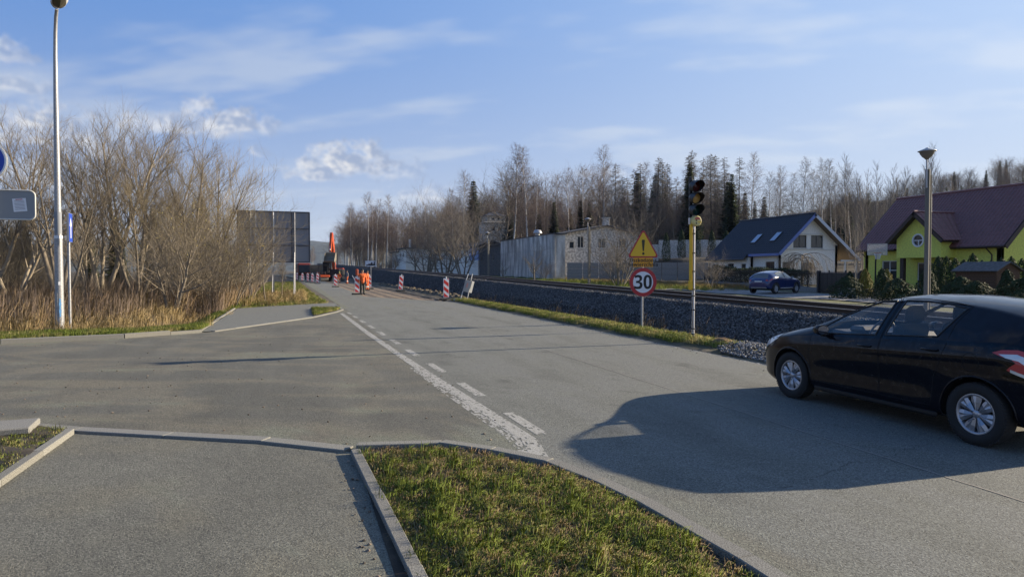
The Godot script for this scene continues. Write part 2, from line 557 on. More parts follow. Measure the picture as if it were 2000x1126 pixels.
func paint_line(path: Array, wide: float, wear: float, m: Material, called := "road_marking", h := 0.0025) -> void:
	# worn paint: a strip of small cells, those that the traffic has rubbed away left out
	var mb := MB.new()
	for i in path.size() - 1:
		var a := Vector2(path[i][0], path[i][1]); var b := Vector2(path[i + 1][0], path[i + 1][1])
		var L := a.distance_to(b)
		var d := (b - a) / L
		var p := Vector2(-d.y, d.x)
		var n := maxi(1, int(L / 0.045)); var k := maxi(2, int(wide / 0.02))
		for q in n:
			for w in k:
				var o := a + d * (L * q / n) + p * (wide * (float(w) / k - 0.5))
				var edge := absf((w + 0.5) / k - 0.5) * 2.0
				if 0.5 + 0.42 * nz.get_noise_2d(o.x * 9.0, o.y * 5.0) + 0.2 * nz.get_noise_2d(o.x * 1.5, o.y * 0.8) + rng.randf_range(-0.30, 0.30) - 0.14 * edge * edge < wear: continue
				var e := d * (L / n); var f := p * (wide / k)
				var g := rng.randf_range(0.8, 1.1)
				mb.col = Color(g, g, g * 0.97)
				mb.quad(W(o.x, h, o.y), W(o.x + e.x, h, o.y + e.y), W(o.x + e.x + f.x, h, o.y + e.y + f.y), W(o.x + f.x, h, o.y + f.y), Vector3.UP)
	struct(called, mb, m)

func ground_and_roads() -> void:
	var soil := textured("soil", 0.75, 0.75, 0.75, 0.95, T.blotch, 0.45, 1.5, true)
	var tar := textured("asphalt", 0.415, 0.425, 0.375, 0.9, T.asphalt, 0.62, 0.5, true)
	var stone := textured("kerb_concrete", 0.44, 0.43, 0.385, 0.92, T.fine, 1.6, 0.08, true)
	var paint := textured("worn_paint", 0.74, 0.725, 0.66, 0.85, T.fine, 2.2, 0.1, true)

	# the ground sheet, out to the horizon
	var vs := steps([-2600.0, 400.0, -600.0, 60.0, -120.0, 12.0, -84.0, 4.0, 17.0, 1.2, 40.0, 3.0, 100.0, 8.0, 400.0, 60.0, 900.0, 300.0, 2700.0])
	var us := steps([-900.0, 150.0, -150.0, 15.0, -15.0, 2.0, 130.0, 6.0, 340.0, 40.0, 900.0, 300.0, 3600.0])
	var g := sheet(vs, us, func(v, u):
		if v > 17.0: return land(v, u) * smoothstep(17.0, 17.9, v) - 0.35 * (1.0 - smoothstep(17.0, 17.9, v))
		if v < -80.0 or u > 150.0 or u < -20.0: return -0.06 + 0.0 * u if v < 0.0 else -0.35
		return -0.75, func(v, u):
		var k := fog_of(v, u, 0.22)
		var grass := Color(0.19, 0.23, 0.045).lerp(Color(0.25, 0.22, 0.075), k)
		if v > 36.0: grass = grass.lerp(Color(0.10, 0.075, 0.045), smoothstep(0.3, 0.7, fog_of(v, u, 0.05) + smoothstep(40.0, 60.0, v) * 0.5))
		if v < 17.0: grass = Color(0.15, 0.12, 0.06)
		return grass)
	struct("ground", g, soil)

	# far wooded hills
	var hill := MB.new()
	hill.col = Color(1, 1, 1)
	hill.grid(120, 6, func(i, j):
		var az: float = deg_to_rad(-75.0 + i * 1.25)
		var d: float = 2900.0 + j * 90.0
		var top: float = 118.0 + 42.0 * nz.get_noise_1d(i * 0.055) + 16.0 * nz2.get_noise_1d(i * 0.23) + 22.0 * exp(-pow((i - 61.0) / 9.0, 2.0))
		return Vector3(sin(az) * d, -6.0 + top * sin(j / 5.0 * PI * 0.5), -cos(az) * d))
	struct("distant_hills", hill, textured("hill_woods", 0.10, 0.115, 0.085, 1.0, T.blotch, 0.004))

	# main road and the side road that joins it
	var main_u := steps([-14.0, 0.5, 2.0, 0.16, 42.0, 0.5, 80.0, 2.0, 340.0])
	var mb := MB.new()
	var cols := 40
	for u in main_u:
		for j in cols + 1:
			var l := road_left(u)
			var r := road_right(u)
			var wob := 0.05 * nz.get_noise_2d(u * 0.9, 1.0) if j == cols else 0.0
			var v := lerpf(l, r, float(j) / cols) + wob
			mb.col = road_tint(v, u)
			mb.vert(W(v + bend(u), 0.0, u), Vector3.UP)
	for i in main_u.size() - 1:
		for j in cols:
			var q := i * (cols + 1) + j
			mb.ix.append_array(PackedInt32Array([q, q + cols + 1, q + 1, q + 1, q + cols + 1, q + cols + 2]))
	struct("road", mb, tar)
	var side_v := steps([-60.0, 2.0, -12.0, 0.3, -7.0, 0.15, 1.95])
	struct("side_road", between(side_v, func(v): return along(NEAR_EDGE, v) if v > -3.2 else 8.8 + (v + 3.2) * 0.05, func(v): return along(FAR_EDGE, v), even(90), func(_v, _u): return 0.0, road_tint), tar)

	# foreground footway, left wedge, island
	var tint2 := func(v, u):
		var k := 0.70 + 0.34 * fog_of(v, u, 0.8) + 0.10 * nz2.get_noise_2d(v * 6.0, u * 6.0)
		var sand := 0.45 * smoothstep(0.0, 0.5, nz.get_noise_2d(v * 0.9, u * 0.9))
		return Color(k, k * 0.96, k * 0.88).lerp(Color(1.5, 1.3, 0.95), sand * 0.5)
	struct("pavement", between(steps([-2.24, 0.1, 0.68]), func(_v): return -4.0, func(v): return along(NEAR_EDGE, v) - 0.085, even(80), func(_v, u): return 0.004 - 0.012 * smoothstep(3.5, 6.5, u), tint2), tar)
	var earth := func(v, u):
		var k := fog_of(v, u, 2.0)
		return Color(0.055, 0.042, 0.028).lerp(Color(0.13, 0.10, 0.062), k)
	var lump := func(v, u): return soil_h(v, u)
	var isl := MB.new()
	var iv := steps([0.5, 0.045, 2.42])
	isl = between(iv, func(_v): return -3.0, func(v): return island_top(v), even(170), lump, earth)
	struct("island_soil", isl, soil)
	struct("left_wedge_soil", between(steps([-9.0, 0.3, -5.0, 0.08, -2.28]), func(_v): return 3.0, func(v): return (along(NEAR_EDGE, v) if v > -3.2 else 8.8 + (v + 3.2) * 0.05) - 0.1, even(60), lump, earth), soil)

	# far side: cycle crossing, its grass corner, verge and field
	struct("cycle_path", between(steps([-2.5, 0.1, 1.85]), func(v): return along(FAR_EDGE, v) + 0.05, func(v): return along(PATCH_TOP, v), even(60), func(_v, _u): return 0.018, func(v, u):
		var k := 0.98 + 0.22 * fog_of(v, u, 0.7)
		return Color(k * 1.12, k * 1.06, k * 1.0)), tar)
	struct("corner_soil", between(steps([0.55, 0.08, 1.75]), func(v): return along(FAR_EDGE, v) + 0.25, func(v): return 30.6 - 0.3 * (v - 0.5), even(24), func(v, u): return 0.035 + 0.03 * nz.get_noise_2d(v * 2.0, u * 1.2), earth), soil)
	var fv := steps([-84.0, 4.0, -40.0, 1.0, -14.0, 0.4, -6.0, 0.2, 2.0])
	var fs := PackedFloat32Array()
	for i in 91: fs.append(pow(i / 90.0, 2.4))
	struct("field", between(fv, func(v): return (along(FAR_EDGE, v) + 0.08) if v < -2.5 else along(PATCH_TOP, v) + 0.02, func(_v): return 152.0, fs, field, func(v, u):
		var s: float = u - along(FAR_EDGE, v)
		if v > -2.5: s = u - along(PATCH_TOP, v)
		var k := fog_of(v, u, 0.9)
		var green := Color(0.085, 0.105, 0.030).lerp(Color(0.15, 0.125, 0.055), k)
		var dry := Color(0.21, 0.155, 0.080).lerp(Color(0.12, 0.085, 0.05), k)
		var far_ := smoothstep(1.0, 2.4, s + 0.8 * nz.get_noise_2d(v * 0.8, u * 0.8))
		if v > -1.2: far_ *= 0.35
		var e: float = v - road_left(u) - bend(u)
		return green.lerp(dry, far_).lerp(Color(0.27, 0.22, 0.15), smoothstep(-0.8, -0.1, e + 0.5 * nz.get_noise_2d(v, u * 0.7)) * (1.0 if u > 33.0 else 0.0))), soil)

	# right verge down to the ditch, dug-up strip, rubble bank
	var prof := [[7.9, -0.03], [8.06, 0.01], [8.3, 0.05], [8.8, 0.08], [9.3, 0.0], [9.9, -0.18], [10.7, -0.22]]
	var verge_h := func(v, u):
		var h := along(prof, v)
		if v > 8.05: h += 0.05 * nz.get_noise_2d(v * 1.4, u * 0.8)
		return h
	struct("verge", sheet(steps([7.9, 0.1, 10.7]), steps([-14.0, 1.0, 4.0, 0.25, 45.0, 1.0, 340.0]), verge_h, func(v, u):
		var k := fog_of(v, u, 0.9)
		var c := Color(0.090, 0.105, 0.030).lerp(Color(0.15, 0.12, 0.055), k)
		c = c.lerp(Color(0.055, 0.045, 0.036), smoothstep(9.2, 9.7, v))
		if u > 36.0: c = c.lerp(Color(0.17, 0.13, 0.075), 0.8)
		return c.lerp(Color(0.30, 0.245, 0.165), 1.0 - smoothstep(7.95, 8.22, v + 0.1 * nz.get_noise_2d(v, u * 1.1)))), soil)
	var dirt_v := func(u): return road_right(u)
	var dmb := MB.new()
	var du := steps([35.3, 0.35, 60.0, 1.0, 200.0])
	for u in du:
		for j in 25:
			var v := lerpf(dirt_v.call(u), 8.95, j / 24.0)
			var rut := -0.06 - 0.05 * (0.5 + 0.5 * sin(v * 7.0 + 0.6 * nz.get_noise_1d(u * 0.3))) + 0.05 * nz.get_noise_2d(v * 1.3, u * 0.5)
			if j == 0: rut = -0.045
			var k := fog_of(v, u, 0.55)
			dmb.col = Color(0.46, 0.345, 0.225).lerp(Color(0.29, 0.21, 0.135), k)
			dmb.vert(W(v + bend(u), rut + 0.06 * smoothstep(8.3, 8.95, v), u), Vector3(0.2 * cos(v * 7.0), 1, 0).normalized())
	for i in du.size() - 1:
		for j in 24:
			var q := i * 25 + j
			dmb.ix.append_array(PackedInt32Array([q, q + 25, q + 1, q + 1, q + 25, q + 26]))
	struct("dug_up_ground", dmb, soil)
	struct("rubble_bank", sheet(steps([8.3, 0.08, 9.9]), steps([36.4, 0.22, 75.0, 1.0, 190.0]), func(v, u):
		var b := maxf(0.0, 1.0 - pow((v - 9.05) / 0.62, 2.0)) * smoothstep(36.4, 39.0, u)
		return -0.14 + b * (0.34 + 0.22 * nz.get_noise_2d(v * 2.2, u * 1.6) + 0.12 * nz.get_noise_2d(v * 6.0, u * 5.0)), func(v, u):
		return Color(0.42, 0.34, 0.21).lerp(Color(0.12, 0.09, 0.06), fog_of(v, u, 1.6))), soil)

	# kerbs
	kerb("kerb", [[-16.0, 16.05], [-11.0, 16.8], [-6.46, 18.17], [-4.13, 18.9], [-3.2, 19.5, 0.0], [-2.5, 19.98, -0.06]], 0.11, 0.15, 1.9, stone)
	kerb("kerb", [[0.52, 6.43], [1.30, 6.28], [1.70, 5.88], [2.06, 5.37], [2.24, 4.75], [2.33, 4.25], [2.42, 3.2], [2.44, 1.2]], 0.06, 0.12, 0.95, stone)
	kerb("kerb", [[0.50, 6.32], [0.555, 5.0], [0.61, 3.7], [0.66, 1.8]], 0.042, 0.085, 0.98, stone)
	kerb("kerb", [[-3.2, 8.78], [-2.22, 8.12], [-0.30, 7.05], [0.45, 6.46]], 0.018, 0.17, 0.98, stone)
	kerb("kerb", [[-2.25, 7.98], [-2.26, 6.2], [-2.28, 3.2]], 0.05, 0.085, 0.98, stone)
	kerb("kerb", [[-2.21, 20.1], [0.52, 25.05], [1.45, 27.9], [1.83, 29.55], [1.86, 31.0], [1.78, 33.0]], 0.03, 0.12, 0.98, stone)
	kerb("kerb", [[-2.55, 20.0], [-2.62, 31.8]], 0.045, 0.08, 0.98, stone)
	var slab := MB.new()
	slab.box(Vector3.ZERO, Vector3(0.78, 0.07, 0.5), Basis(Vector3.UP, 0.12), 0.012)
	put("paving_slab", slab, stone).position = W(-3.0, 0.065, 8.12)
	tag(get_node("paving_slab"), "pale concrete slab lying in the grass wedge beside the foreground footway", "slab")

	# painted lines
	paint_line([[2.06, 5.6], [2.19, 6.3], [2.0, 11.3], [1.80, 18.5], [1.66, 27.2]], 0.16, 0.22, paint)
	paint_line([[1.98, 5.45], [2.05, 6.5], [1.96, 9.0], [1.90, 11.6]], 0.12, 0.42, paint, "road_marking", 0.0015)
	for i in 10:
		var u0 := 6.45 + i * 2.24
		paint_line([[2.39 - 0.021 * (u0 - 6.45), u0], [2.39 - 0.021 * (u0 - 5.35), u0 + 1.12]], 0.135, 0.20 + 0.014 * i, paint)
	paint_line([[7.93, 9.0], [7.93, 33.0]], 0.09, 0.62, paint)
	# the seam between the two strips of asphalt
	var seam := MB.new()
	for i in 120:
		var u := 3.0 + i * 0.3
		var v := 5.02 + 0.02 * nz.get_noise_1d(u * 2.0)
		var w := 0.012 + 0.012 * absf(nz.get_noise_1d(u * 5.0))
		seam.quad(W(v, 0.004, u), W(v + w, 0.004, u), W(v + w, 0.004, u + 0.3), W(v, 0.004, u + 0.3), Vector3.UP)
	struct("road_seam", seam, mt("dust", 0.27, 0.25, 0.22, 0.95))
	var crack := MB.new()
	var cp := Vector2(3.4, 4.3)
	for i in 46:
		var nx := cp + Vector2(0.045 + 0.05 * rng.randf_range(-1, 1), 0.02 + 0.05 * rng.randf_range(-1, 1))
		var w := rng.randf_range(0.002, 0.006)
		crack.quad(W(cp.x, 0.004, cp.y), W(cp.x, 0.004, cp.y + w), W(nx.x, 0.004, nx.y + w), W(nx.x, 0.004, nx.y), Vector3.UP)
		cp = nx
	struct("road_crack", crack, mt("crack", 0.02, 0.02, 0.02, 0.95))

	# beyond the railway: a service road and a paved yard
	var pale := textured("pale_paving", 0.72, 0.70, 0.66, 0.9, T.soft, 0.3, 0.0, true)
	struct("service_road", sheet(steps([18.4, 0.7, 24.0]), steps([-20.0, 3.0, 66.0]), func(v, u): return land(v, u) + 0.03, func(v, u):
		var k := 0.75 + 0.3 * fog_of(v, u, 0.3)
		return Color(k * 0.50, k * 0.49, k * 0.47)), pale)
	struct("yard", sheet(steps([27.6, 0.7, 34.0]), steps([22.0, 2.0, 48.0]), func(v, u): return land(v, u) + 0.035, func(v, u):
		var k := 0.75 + 0.3 * fog_of(v, u, 0.3)
		return Color(k * 0.48, k * 0.48, k * 0.48)), pale)

func soil_h(v: float, u: float) -> float:
	var e := 1.0
	if v > 0.0: e = minf(minf(v - (0.62 - 0.045 * (u - 3.7)), island_top(v) - u), (2.42 - v) * 1.2)
	return 0.006 + 0.030 * smoothstep(0.0, 0.45, e) + (0.028 * nz.get_noise_2d(v * 2.4, u * 2.4) + 0.012 * nz.get_noise_2d(v * 11.0, u * 11.0)) * (0.3 + 0.7 * smoothstep(0.0, 0.25, e))

func island_top(v: float) -> float:
	if v <= 2.06: return along(NEAR_EDGE, maxf(v, 0.5)) - 0.04
	return along([[2.06, 5.36], [2.24, 4.75], [2.33, 4.25], [2.42, 3.2]], v)

# ---------------------------------------------------------------- railway
func rock(seed_: int) -> ArrayMesh:
	var r := RandomNumberGenerator.new(); r.seed = seed_
	var mb := MB.new()
	var t := (1.0 + sqrt(5.0)) / 2.0
	var P := [Vector3(-1, t, 0), Vector3(1, t, 0), Vector3(-1, -t, 0), Vector3(1, -t, 0), Vector3(0, -1, t), Vector3(0, 1, t), Vector3(0, -1, -t), Vector3(0, 1, -t), Vector3(t, 0, -1), Vector3(t, 0, 1), Vector3(-t, 0, -1), Vector3(-t, 0, 1)]
	var F := [0, 11, 5, 0, 5, 1, 0, 1, 7, 0, 7, 10, 0, 10, 11, 1, 5, 9, 5, 11, 4, 11, 10, 2, 10, 7, 6, 7, 1, 8, 3, 9, 4, 3, 4, 2, 3, 2, 6, 3, 6, 8, 3, 8, 9, 4, 9, 5, 2, 4, 11, 6, 2, 10, 8, 6, 7, 9, 8, 1]
	for i in 12: P[i] = P[i].normalized() * r.randf_range(0.62, 1.08) * Vector3(1.0, 0.75, 0.85)
	for i in range(0, 60, 3):
		var a: Vector3 = P[F[i]]; var b: Vector3 = P[F[i + 1]]; var d: Vector3 = P[F[i + 2]]
		var nn := (b - a).cross(d - a).normalized()
		if nn.dot(a + b + d) < 0.0: nn = -nn
		mb.tri(a, b, d, nn)
	return mb.mesh()

func bank_h(v: float, u: float) -> float:
	var rb := rail_base(u)
	var h := -0.26
	if v < 10.3: h = -0.26
	elif v < 12.05: h = lerpf(-0.26, rb, pow((v - 10.3) / 1.75, 0.92))
	elif v < 16.7: h = rb
	else: h = lerpf(rb, land(18.0, u) - 0.05, clampf((v - 16.7) / 1.2, 0.0, 1.0))
	return h + 0.05 * nz.get_noise_2d(v * 1.2, u * 0.8) * (1.0 if v < 12.4 else 0.3)

func railway() -> void:
	var ballast := textured("ballast", 0.42, 0.41, 0.41, 0.95, T.fine, 1.2, 6.0, true)
	struct("railway_embankment", sheet(steps([10.0, 0.12, 12.6, 0.4, 16.6, 0.3, 18.2]), steps([-30.0, 2.0, 4.0, 0.3, 50.0, 1.0, 120.0, 5.0, 430.0]), bank_h, func(v, u):
		var k := fog_of(v, u, 0.8)
		var stone_ := Color(0.085, 0.083, 0.083).lerp(Color(0.13, 0.122, 0.114), k)
		var earth := Color(0.05, 0.04, 0.032)
		var lowm := 1.0 - smoothstep(10.7, 11.2, v + 0.35 * nz.get_noise_2d(v, u * 0.4))
		return stone_.lerp(earth, lowm * 0.8 * smoothstep(13.0, 24.0, u))), ballast)
	# stones over the slope and the shoulder
	var stone_mat := mt("ballast_stone", 1.0, 1.0, 1.0, 0.8)
	stone_mat.vertex_color_use_as_albedo = true
	for kind in 2:
		var xf := []; var tints := []
		var r := RandomNumberGenerator.new(); r.seed = 60 + kind
		var count := 60000 if kind == 0 else 22000
		for i in count:
			var u := r.randf_range(0.0, 44.0) if kind == 0 else r.randf_range(44.0, 120.0)
			var q := r.randf()
			var v := 10.45 + 1.95 * q if r.randf() < 0.86 else r.randf_range(12.3, 14.6)
			if v < 11.0 and u > 18.0 and r.randf() < 0.6 and kind == 0: continue
			var s := r.randf_range(0.018, 0.040) * (1.0 if kind == 0 else 1.5)
			var B := Basis.from_euler(Vector3(r.randf() * TAU, r.randf() * TAU, r.randf() * TAU)).scaled(Vector3.ONE * s)
			xf.append(Transform3D(B, W(v, bank_h(v, u) + s * 0.35, u)))
			var g := 0.045 + 0.14 * pow(r.randf(), 2.2)
			tints.append(Color(g * 1.0, g * 0.99, g * 0.98))
		scatter("ballast_stones", rock(3 + kind), stone_mat, xf, tints)
	var xf2 := []; var tints2 := []
	for i in 2600:
		var u := rng.randf_range(9.0, 12.6)
		var v := 8.02 + 1.9 * pow(rng.randf(), 1.3)
		if v < 8.1 + 0.5 * smoothstep(11.4, 12.7, u): continue
		var s := rng.randf_range(0.018, 0.042)
		xf2.append(Transform3D(Basis.from_euler(Vector3(rng.randf() * TAU, rng.randf() * TAU, 0)).scaled(Vector3.ONE * s), W(v, 0.02 + 0.10 * smoothstep(8.0, 8.8, v) * (1.0 - smoothstep(9.2, 9.9, v)) + rng.randf() * 0.03, u)))
		var g := 0.06 + 0.26 * pow(rng.randf(), 2.0)
		tints2.append(Color(g, g * 0.99, g * 0.97))
	tag(scatter("spilled_gravel", rock(9), stone_mat, xf2, tints2), "grey ballast stones spilled at the road edge in front of the black car", "gravel")

	# the track: two rails on sleepers
	var tr := thing("railway_track", "rusty single railway track on dark ballast embankment beside the road", "railway track", W(0, 0.40, 0))
	tr.rotation.x = atan(0.013)
	var rust := textured("rusty_rail", 0.16, 0.10, 0.065, 0.75, T.fine, 3.0)
	var half := [Vector2(0.07, 0.0), Vector2(0.07, 0.012), Vector2(0.02, 0.03), Vector2(0.009, 0.045), Vector2(0.009, 0.105), Vector2(0.033, 0.122), Vector2(0.035, 0.15), Vector2(0.025, 0.159)]
	var pr := PackedVector2Array()
	for p in half: pr.append(p)
	for i in range(half.size() - 1, -1, -1): pr.append(Vector2(-half[i].x, half[i].y))
	var shine := mt("rail_head", 0.36, 0.33, 0.30, 0.35, 0.6)
	for x in [13.0, 14.5]:
		var mb := MB.new()
		mb.prism(pr, 30.0, -420.0, Transform3D(Basis.IDENTITY, Vector3(x, -0.015, 0)))
		var rl := put("rail", mb, rust, tr)
		var hd := MB.new()
		hd.box(Vector3(x, 0.1455, -195.0), Vector3(0.052, 0.004, 450.0))
		put("running_surface", hd, shine, rl)
	var sl := textured("sleeper", 0.52, 0.49, 0.45, 0.92, T.fine, 1.5, 0.3, true)
	var kinds := []
	for i in 3:
		var mb := MB.new()
		var g := 0.82 + 0.16 * i
		mb.col = Color(g, g * 0.98, g * 0.95)
		mb.box(Vector3.ZERO, Vector3(2.6, 0.2, 0.25), Basis.IDENTITY, 0.03)
		kinds.append(mb.mesh())
	for i in 300:
		var o := put("sleeper", kinds[rng.randi() % 3], sl, tr)
		o.position = Vector3(13.75 + rng.randf_range(-0.03, 0.03), -0.105, -(3.0 + i * 0.6))
		o.rotation.y = rng.randf_range(-0.01, 0.01)

# ---------------------------------------------------------------- plants
func aside(d: Vector3, ang: float, az: float) -> Vector3:
	var ref := Vector3.UP if absf(d.y) < 0.9 else Vector3.RIGHT
	var a := d.cross(ref).normalized()
	var b := d.cross(a)
	return (d * cos(ang) + (a * cos(az) + b * sin(az)) * sin(ang)).normalized()

# a level: n, len, ang (deg), up, seg, start, wig, rr (radius ratio), shape
func grow(wood: MB, twigs: MB, r: RandomNumberGenerator, p0: Vector3, dir: Vector3, length: float, r0: float, lv: Array, k: int) -> void:
	var L: Dictionary = lv[k]
	var seg: int = L.seg
	var pts := PackedVector3Array([p0]); var rad := PackedFloat32Array([r0])
	var d := dir
	var p := p0
	var wig: float = L.wig
	var up: float = L.up
	var tip: float = L.get("tip", 0.35)
	for i in seg:
		d = (d + Vector3(r.randf_range(-wig, wig), r.randf_range(-wig, wig) + up / seg, r.randf_range(-wig, wig))).normalized()
		p += d * (length / seg)
		pts.append(p); rad.append(lerpf(r0, r0 * tip, float(i + 1) / seg))
	var sides := 3
	if k == 0: sides = 7
	elif k == 1 and L.get("thick", false): sides = 5
	(wood if k == 0 or L.get("thick", false) else twigs).tube(pts, rad, sides, false)
	if k + 1 >= lv.size(): return
	var C: Dictionary = lv[k + 1]
	var n: int = int(C.n * (clampf(length / C.get("ref", length), 0.4, 1.6)) + r.randf())
	var az := r.randf() * TAU
	for i in n:
		var t: float = lerpf(C.start, 0.99, (i + r.randf() * 0.9) / n)
		var f := t * seg
		var a := mini(int(f), seg - 1)
		var q := pts[a].lerp(pts[a + 1], f - a)
		var rq := lerpf(rad[a], rad[a + 1], f - a)
		az += 2.4 + r.randf_range(-0.5, 0.5)
		var bd := aside((pts[a + 1] - pts[a]).normalized(), deg_to_rad(C.ang * r.randf_range(0.75, 1.2)), az)
		var sh := 1.0
		match C.get("shape", ""):
			"cone": sh = 1.12 - t * 0.95
			"vase": sh = 0.65 + 0.45 * t
			"round": sh = 0.35 + 0.75 * sin(PI * clampf((t - C.start) / (1.0 - C.start) * 0.8 + 0.2, 0.0, 1.0))
		var ln: float = length * C.len * sh * r.randf_range(0.7, 1.2)
		grow(wood, twigs, r, q, bd, ln, minf(rq * 0.9, maxf(rq * C.rr, C.get("rmin", 0.003))), lv, k + 1)

var kinds_of_tree := {}
func bare_tree(key: String, sd: int, stems: int, h: float, r0: float, lean: float, lv: Array) -> Array:   # [wood, twigs]
	var id := key + str(sd)
	if kinds_of_tree.has(id): return kinds_of_tree[id]
	var r := RandomNumberGenerator.new(); r.seed = sd * 17 + 3
	var a := MB.new(); var b := MB.new()
	for s in stems:
		var az := TAU * (s + r.randf() * 0.6) / stems
		var ln := deg_to_rad(lean) * (r.randf_range(0.45, 1.1) if stems > 1 else 0.4)
		var d := Vector3(sin(ln) * cos(az), cos(ln), sin(ln) * sin(az))
		grow(a, b, r, Vector3(cos(az), 0, sin(az)) * (0.12 * (stems - 1) / 4.0) - Vector3(0, 0.15, 0), d, h * (1.0 if s == 0 else r.randf_range(0.62, 1.0)), r0 * (1.0 if s == 0 else r.randf_range(0.6, 0.95)), lv, 0)
	kinds_of_tree[id] = [a.mesh(), b.mesh()]
	return kinds_of_tree[id]

const WILLOW := [{"seg": 9, "wig": 0.07, "up": 0.25, "tip": 0.20}, {"n": 11, "len": 0.42, "ang": 36.0, "seg": 6, "up": 0.45, "wig": 0.09, "start": 0.34, "rr": 0.52, "rmin": 0.012, "thick": true, "tip": 0.25, "shape": "round"},
	{"n": 10, "len": 0.44, "ang": 34.0, "seg": 4, "up": 0.35, "wig": 0.10, "start": 0.15, "rr": 0.5, "rmin": 0.0085}, {"n": 9, "len": 0.42, "ang": 34.0, "seg": 2, "up": 0.25, "wig": 0.08, "start": 0.12, "rr": 0.62, "rmin": 0.0052}]
const BIRCH := [{"seg": 12, "wig": 0.03, "up": 0.15, "tip": 0.10}, {"n": 38, "len": 0.31, "ang": 44.0, "seg": 6, "up": 0.35, "wig": 0.09, "start": 0.30, "rr": 0.36, "rmin": 0.030, "tip": 0.25, "shape": "cone"},
	{"n": 9, "len": 0.42, "ang": 46.0, "seg": 4, "up": -0.15, "wig": 0.10, "start": 0.18, "rr": 0.5, "rmin": 0.022}, {"n": 8, "len": 0.5, "ang": 42.0, "seg": 3, "up": -1.0, "wig": 0.09, "start": 0.1, "rr": 0.65, "rmin": 0.017}]
const LARCH := [{"seg": 12, "wig": 0.012, "up": 0.15, "tip": 0.10}, {"n": 95, "len": 0.20, "ang": 86.0, "seg": 4, "up": -0.12, "wig": 0.07, "start": 0.16, "rr": 0.25, "rmin": 0.032, "tip": 0.35, "shape": "cone"},
	{"n": 15, "len": 0.36, "ang": 58.0, "seg": 2, "up": -0.25, "wig": 0.10, "start": 0.12, "rr": 0.5, "rmin": 0.024}, {"n": 4, "len": 0.4, "ang": 50.0, "seg": 1, "up": -0.3, "wig": 0.05, "start": 0.1, "rr": 0.7, "rmin": 0.022}]
const ASPEN := [{"seg": 10, "wig": 0.03, "up": 0.2, "tip": 0.12}, {"n": 22, "len": 0.32, "ang": 32.0, "seg": 5, "up": 0.6, "wig": 0.06, "start": 0.28, "rr": 0.4, "rmin": 0.02, "tip": 0.3, "shape": "cone"},
	{"n": 7, "len": 0.40, "ang": 30.0, "seg": 3, "up": 0.4, "wig": 0.06, "start": 0.2, "rr": 0.55, "rmin": 0.015}, {"n": 4, "len": 0.42, "ang": 30.0, "seg": 2, "up": 0.3, "wig": 0.05, "start": 0.15, "rr": 0.7, "rmin": 0.013}]
const OAK := [{"seg": 9, "wig": 0.07, "up": 0.15, "tip": 0.14}, {"n": 20, "len": 0.44, "ang": 52.0, "seg": 6, "up": 0.35, "wig": 0.13, "start": 0.24, "rr": 0.5, "rmin": 0.035, "thick": true, "tip": 0.25, "shape": "round"},
	{"n": 9, "len": 0.45, "ang": 45.0, "seg": 4, "up": 0.15, "wig": 0.15, "start": 0.15, "rr": 0.5, "rmin": 0.026}, {"n": 8, "len": 0.45, "ang": 42.0, "seg": 2, "up": 0.1, "wig": 0.12, "start": 0.1, "rr": 0.65, "rmin": 0.019}]
const FRUIT := [{"seg": 5, "wig": 0.10, "up": 0.2, "tip": 0.35}, {"n": 9, "len": 0.85, "ang": 52.0, "seg": 6, "up": 0.55, "wig": 0.12, "start": 0.35, "rr": 0.55, "rmin": 0.012, "thick": true, "tip": 0.25, "shape": "vase"},
	{"n": 9, "len": 0.40, "ang": 46.0, "seg": 4, "up": 0.35, "wig": 0.12, "start": 0.2, "rr": 0.5, "rmin": 0.007}, {"n": 6, "len": 0.42, "ang": 42.0, "seg": 2, "up": 0.3, "wig": 0.10, "start": 0.12, "rr": 0.65, "rmin": 0.0055}]
const WEEPING := [{"seg": 4, "wig": 0.04, "up": 0.1, "tip": 0.6}, {"n": 16, "len": 0.75, "ang": 66.0, "seg": 8, "up": -1.7, "wig": 0.06, "start": 0.8, "rr": 0.5, "rmin": 0.015, "thick": true, "tip": 0.3},
	{"n": 12, "len": 0.75, "ang": 30.0, "seg": 4, "up": -2.6, "wig": 0.06, "start": 0.2, "rr": 0.5, "rmin": 0.009}, {"n": 4, "len": 0.6, "ang": 22.0, "seg": 2, "up": -2.0, "wig": 0.05, "start": 0.15, "rr": 0.7, "rmin": 0.007}]
const SHRUB := [{"seg": 5, "wig": 0.10, "up": 0.15, "tip": 0.25}, {"n": 8, "len": 0.55, "ang": 36.0, "seg": 4, "up": 0.25, "wig": 0.11, "start": 0.15, "rr": 0.55, "rmin": 0.007, "thick": true, "tip": 0.3},
	{"n": 7, "len": 0.48, "ang": 38.0, "seg": 3, "up": 0.15, "wig": 0.12, "start": 0.12, "rr": 0.55, "rmin": 0.0052}, {"n": 5, "len": 0.45, "ang": 36.0, "seg": 2, "up": 0.1, "wig": 0.1, "start": 0.1, "rr": 0.7, "rmin": 0.0045}]

func plant_tree(called: String, label: String, category: String, m: Array, at: Vector3, size: float, turn: float, wm: Material, tm: Material, group := "", tall := 1.0) -> Node3D:
	var o := thing(called, label, category, at, turn, group)
	put("trunk", m[0], wm, o)
	put("crown", m[1], tm, o)
	o.scale = Vector3(size, size * tall, size)
	return o

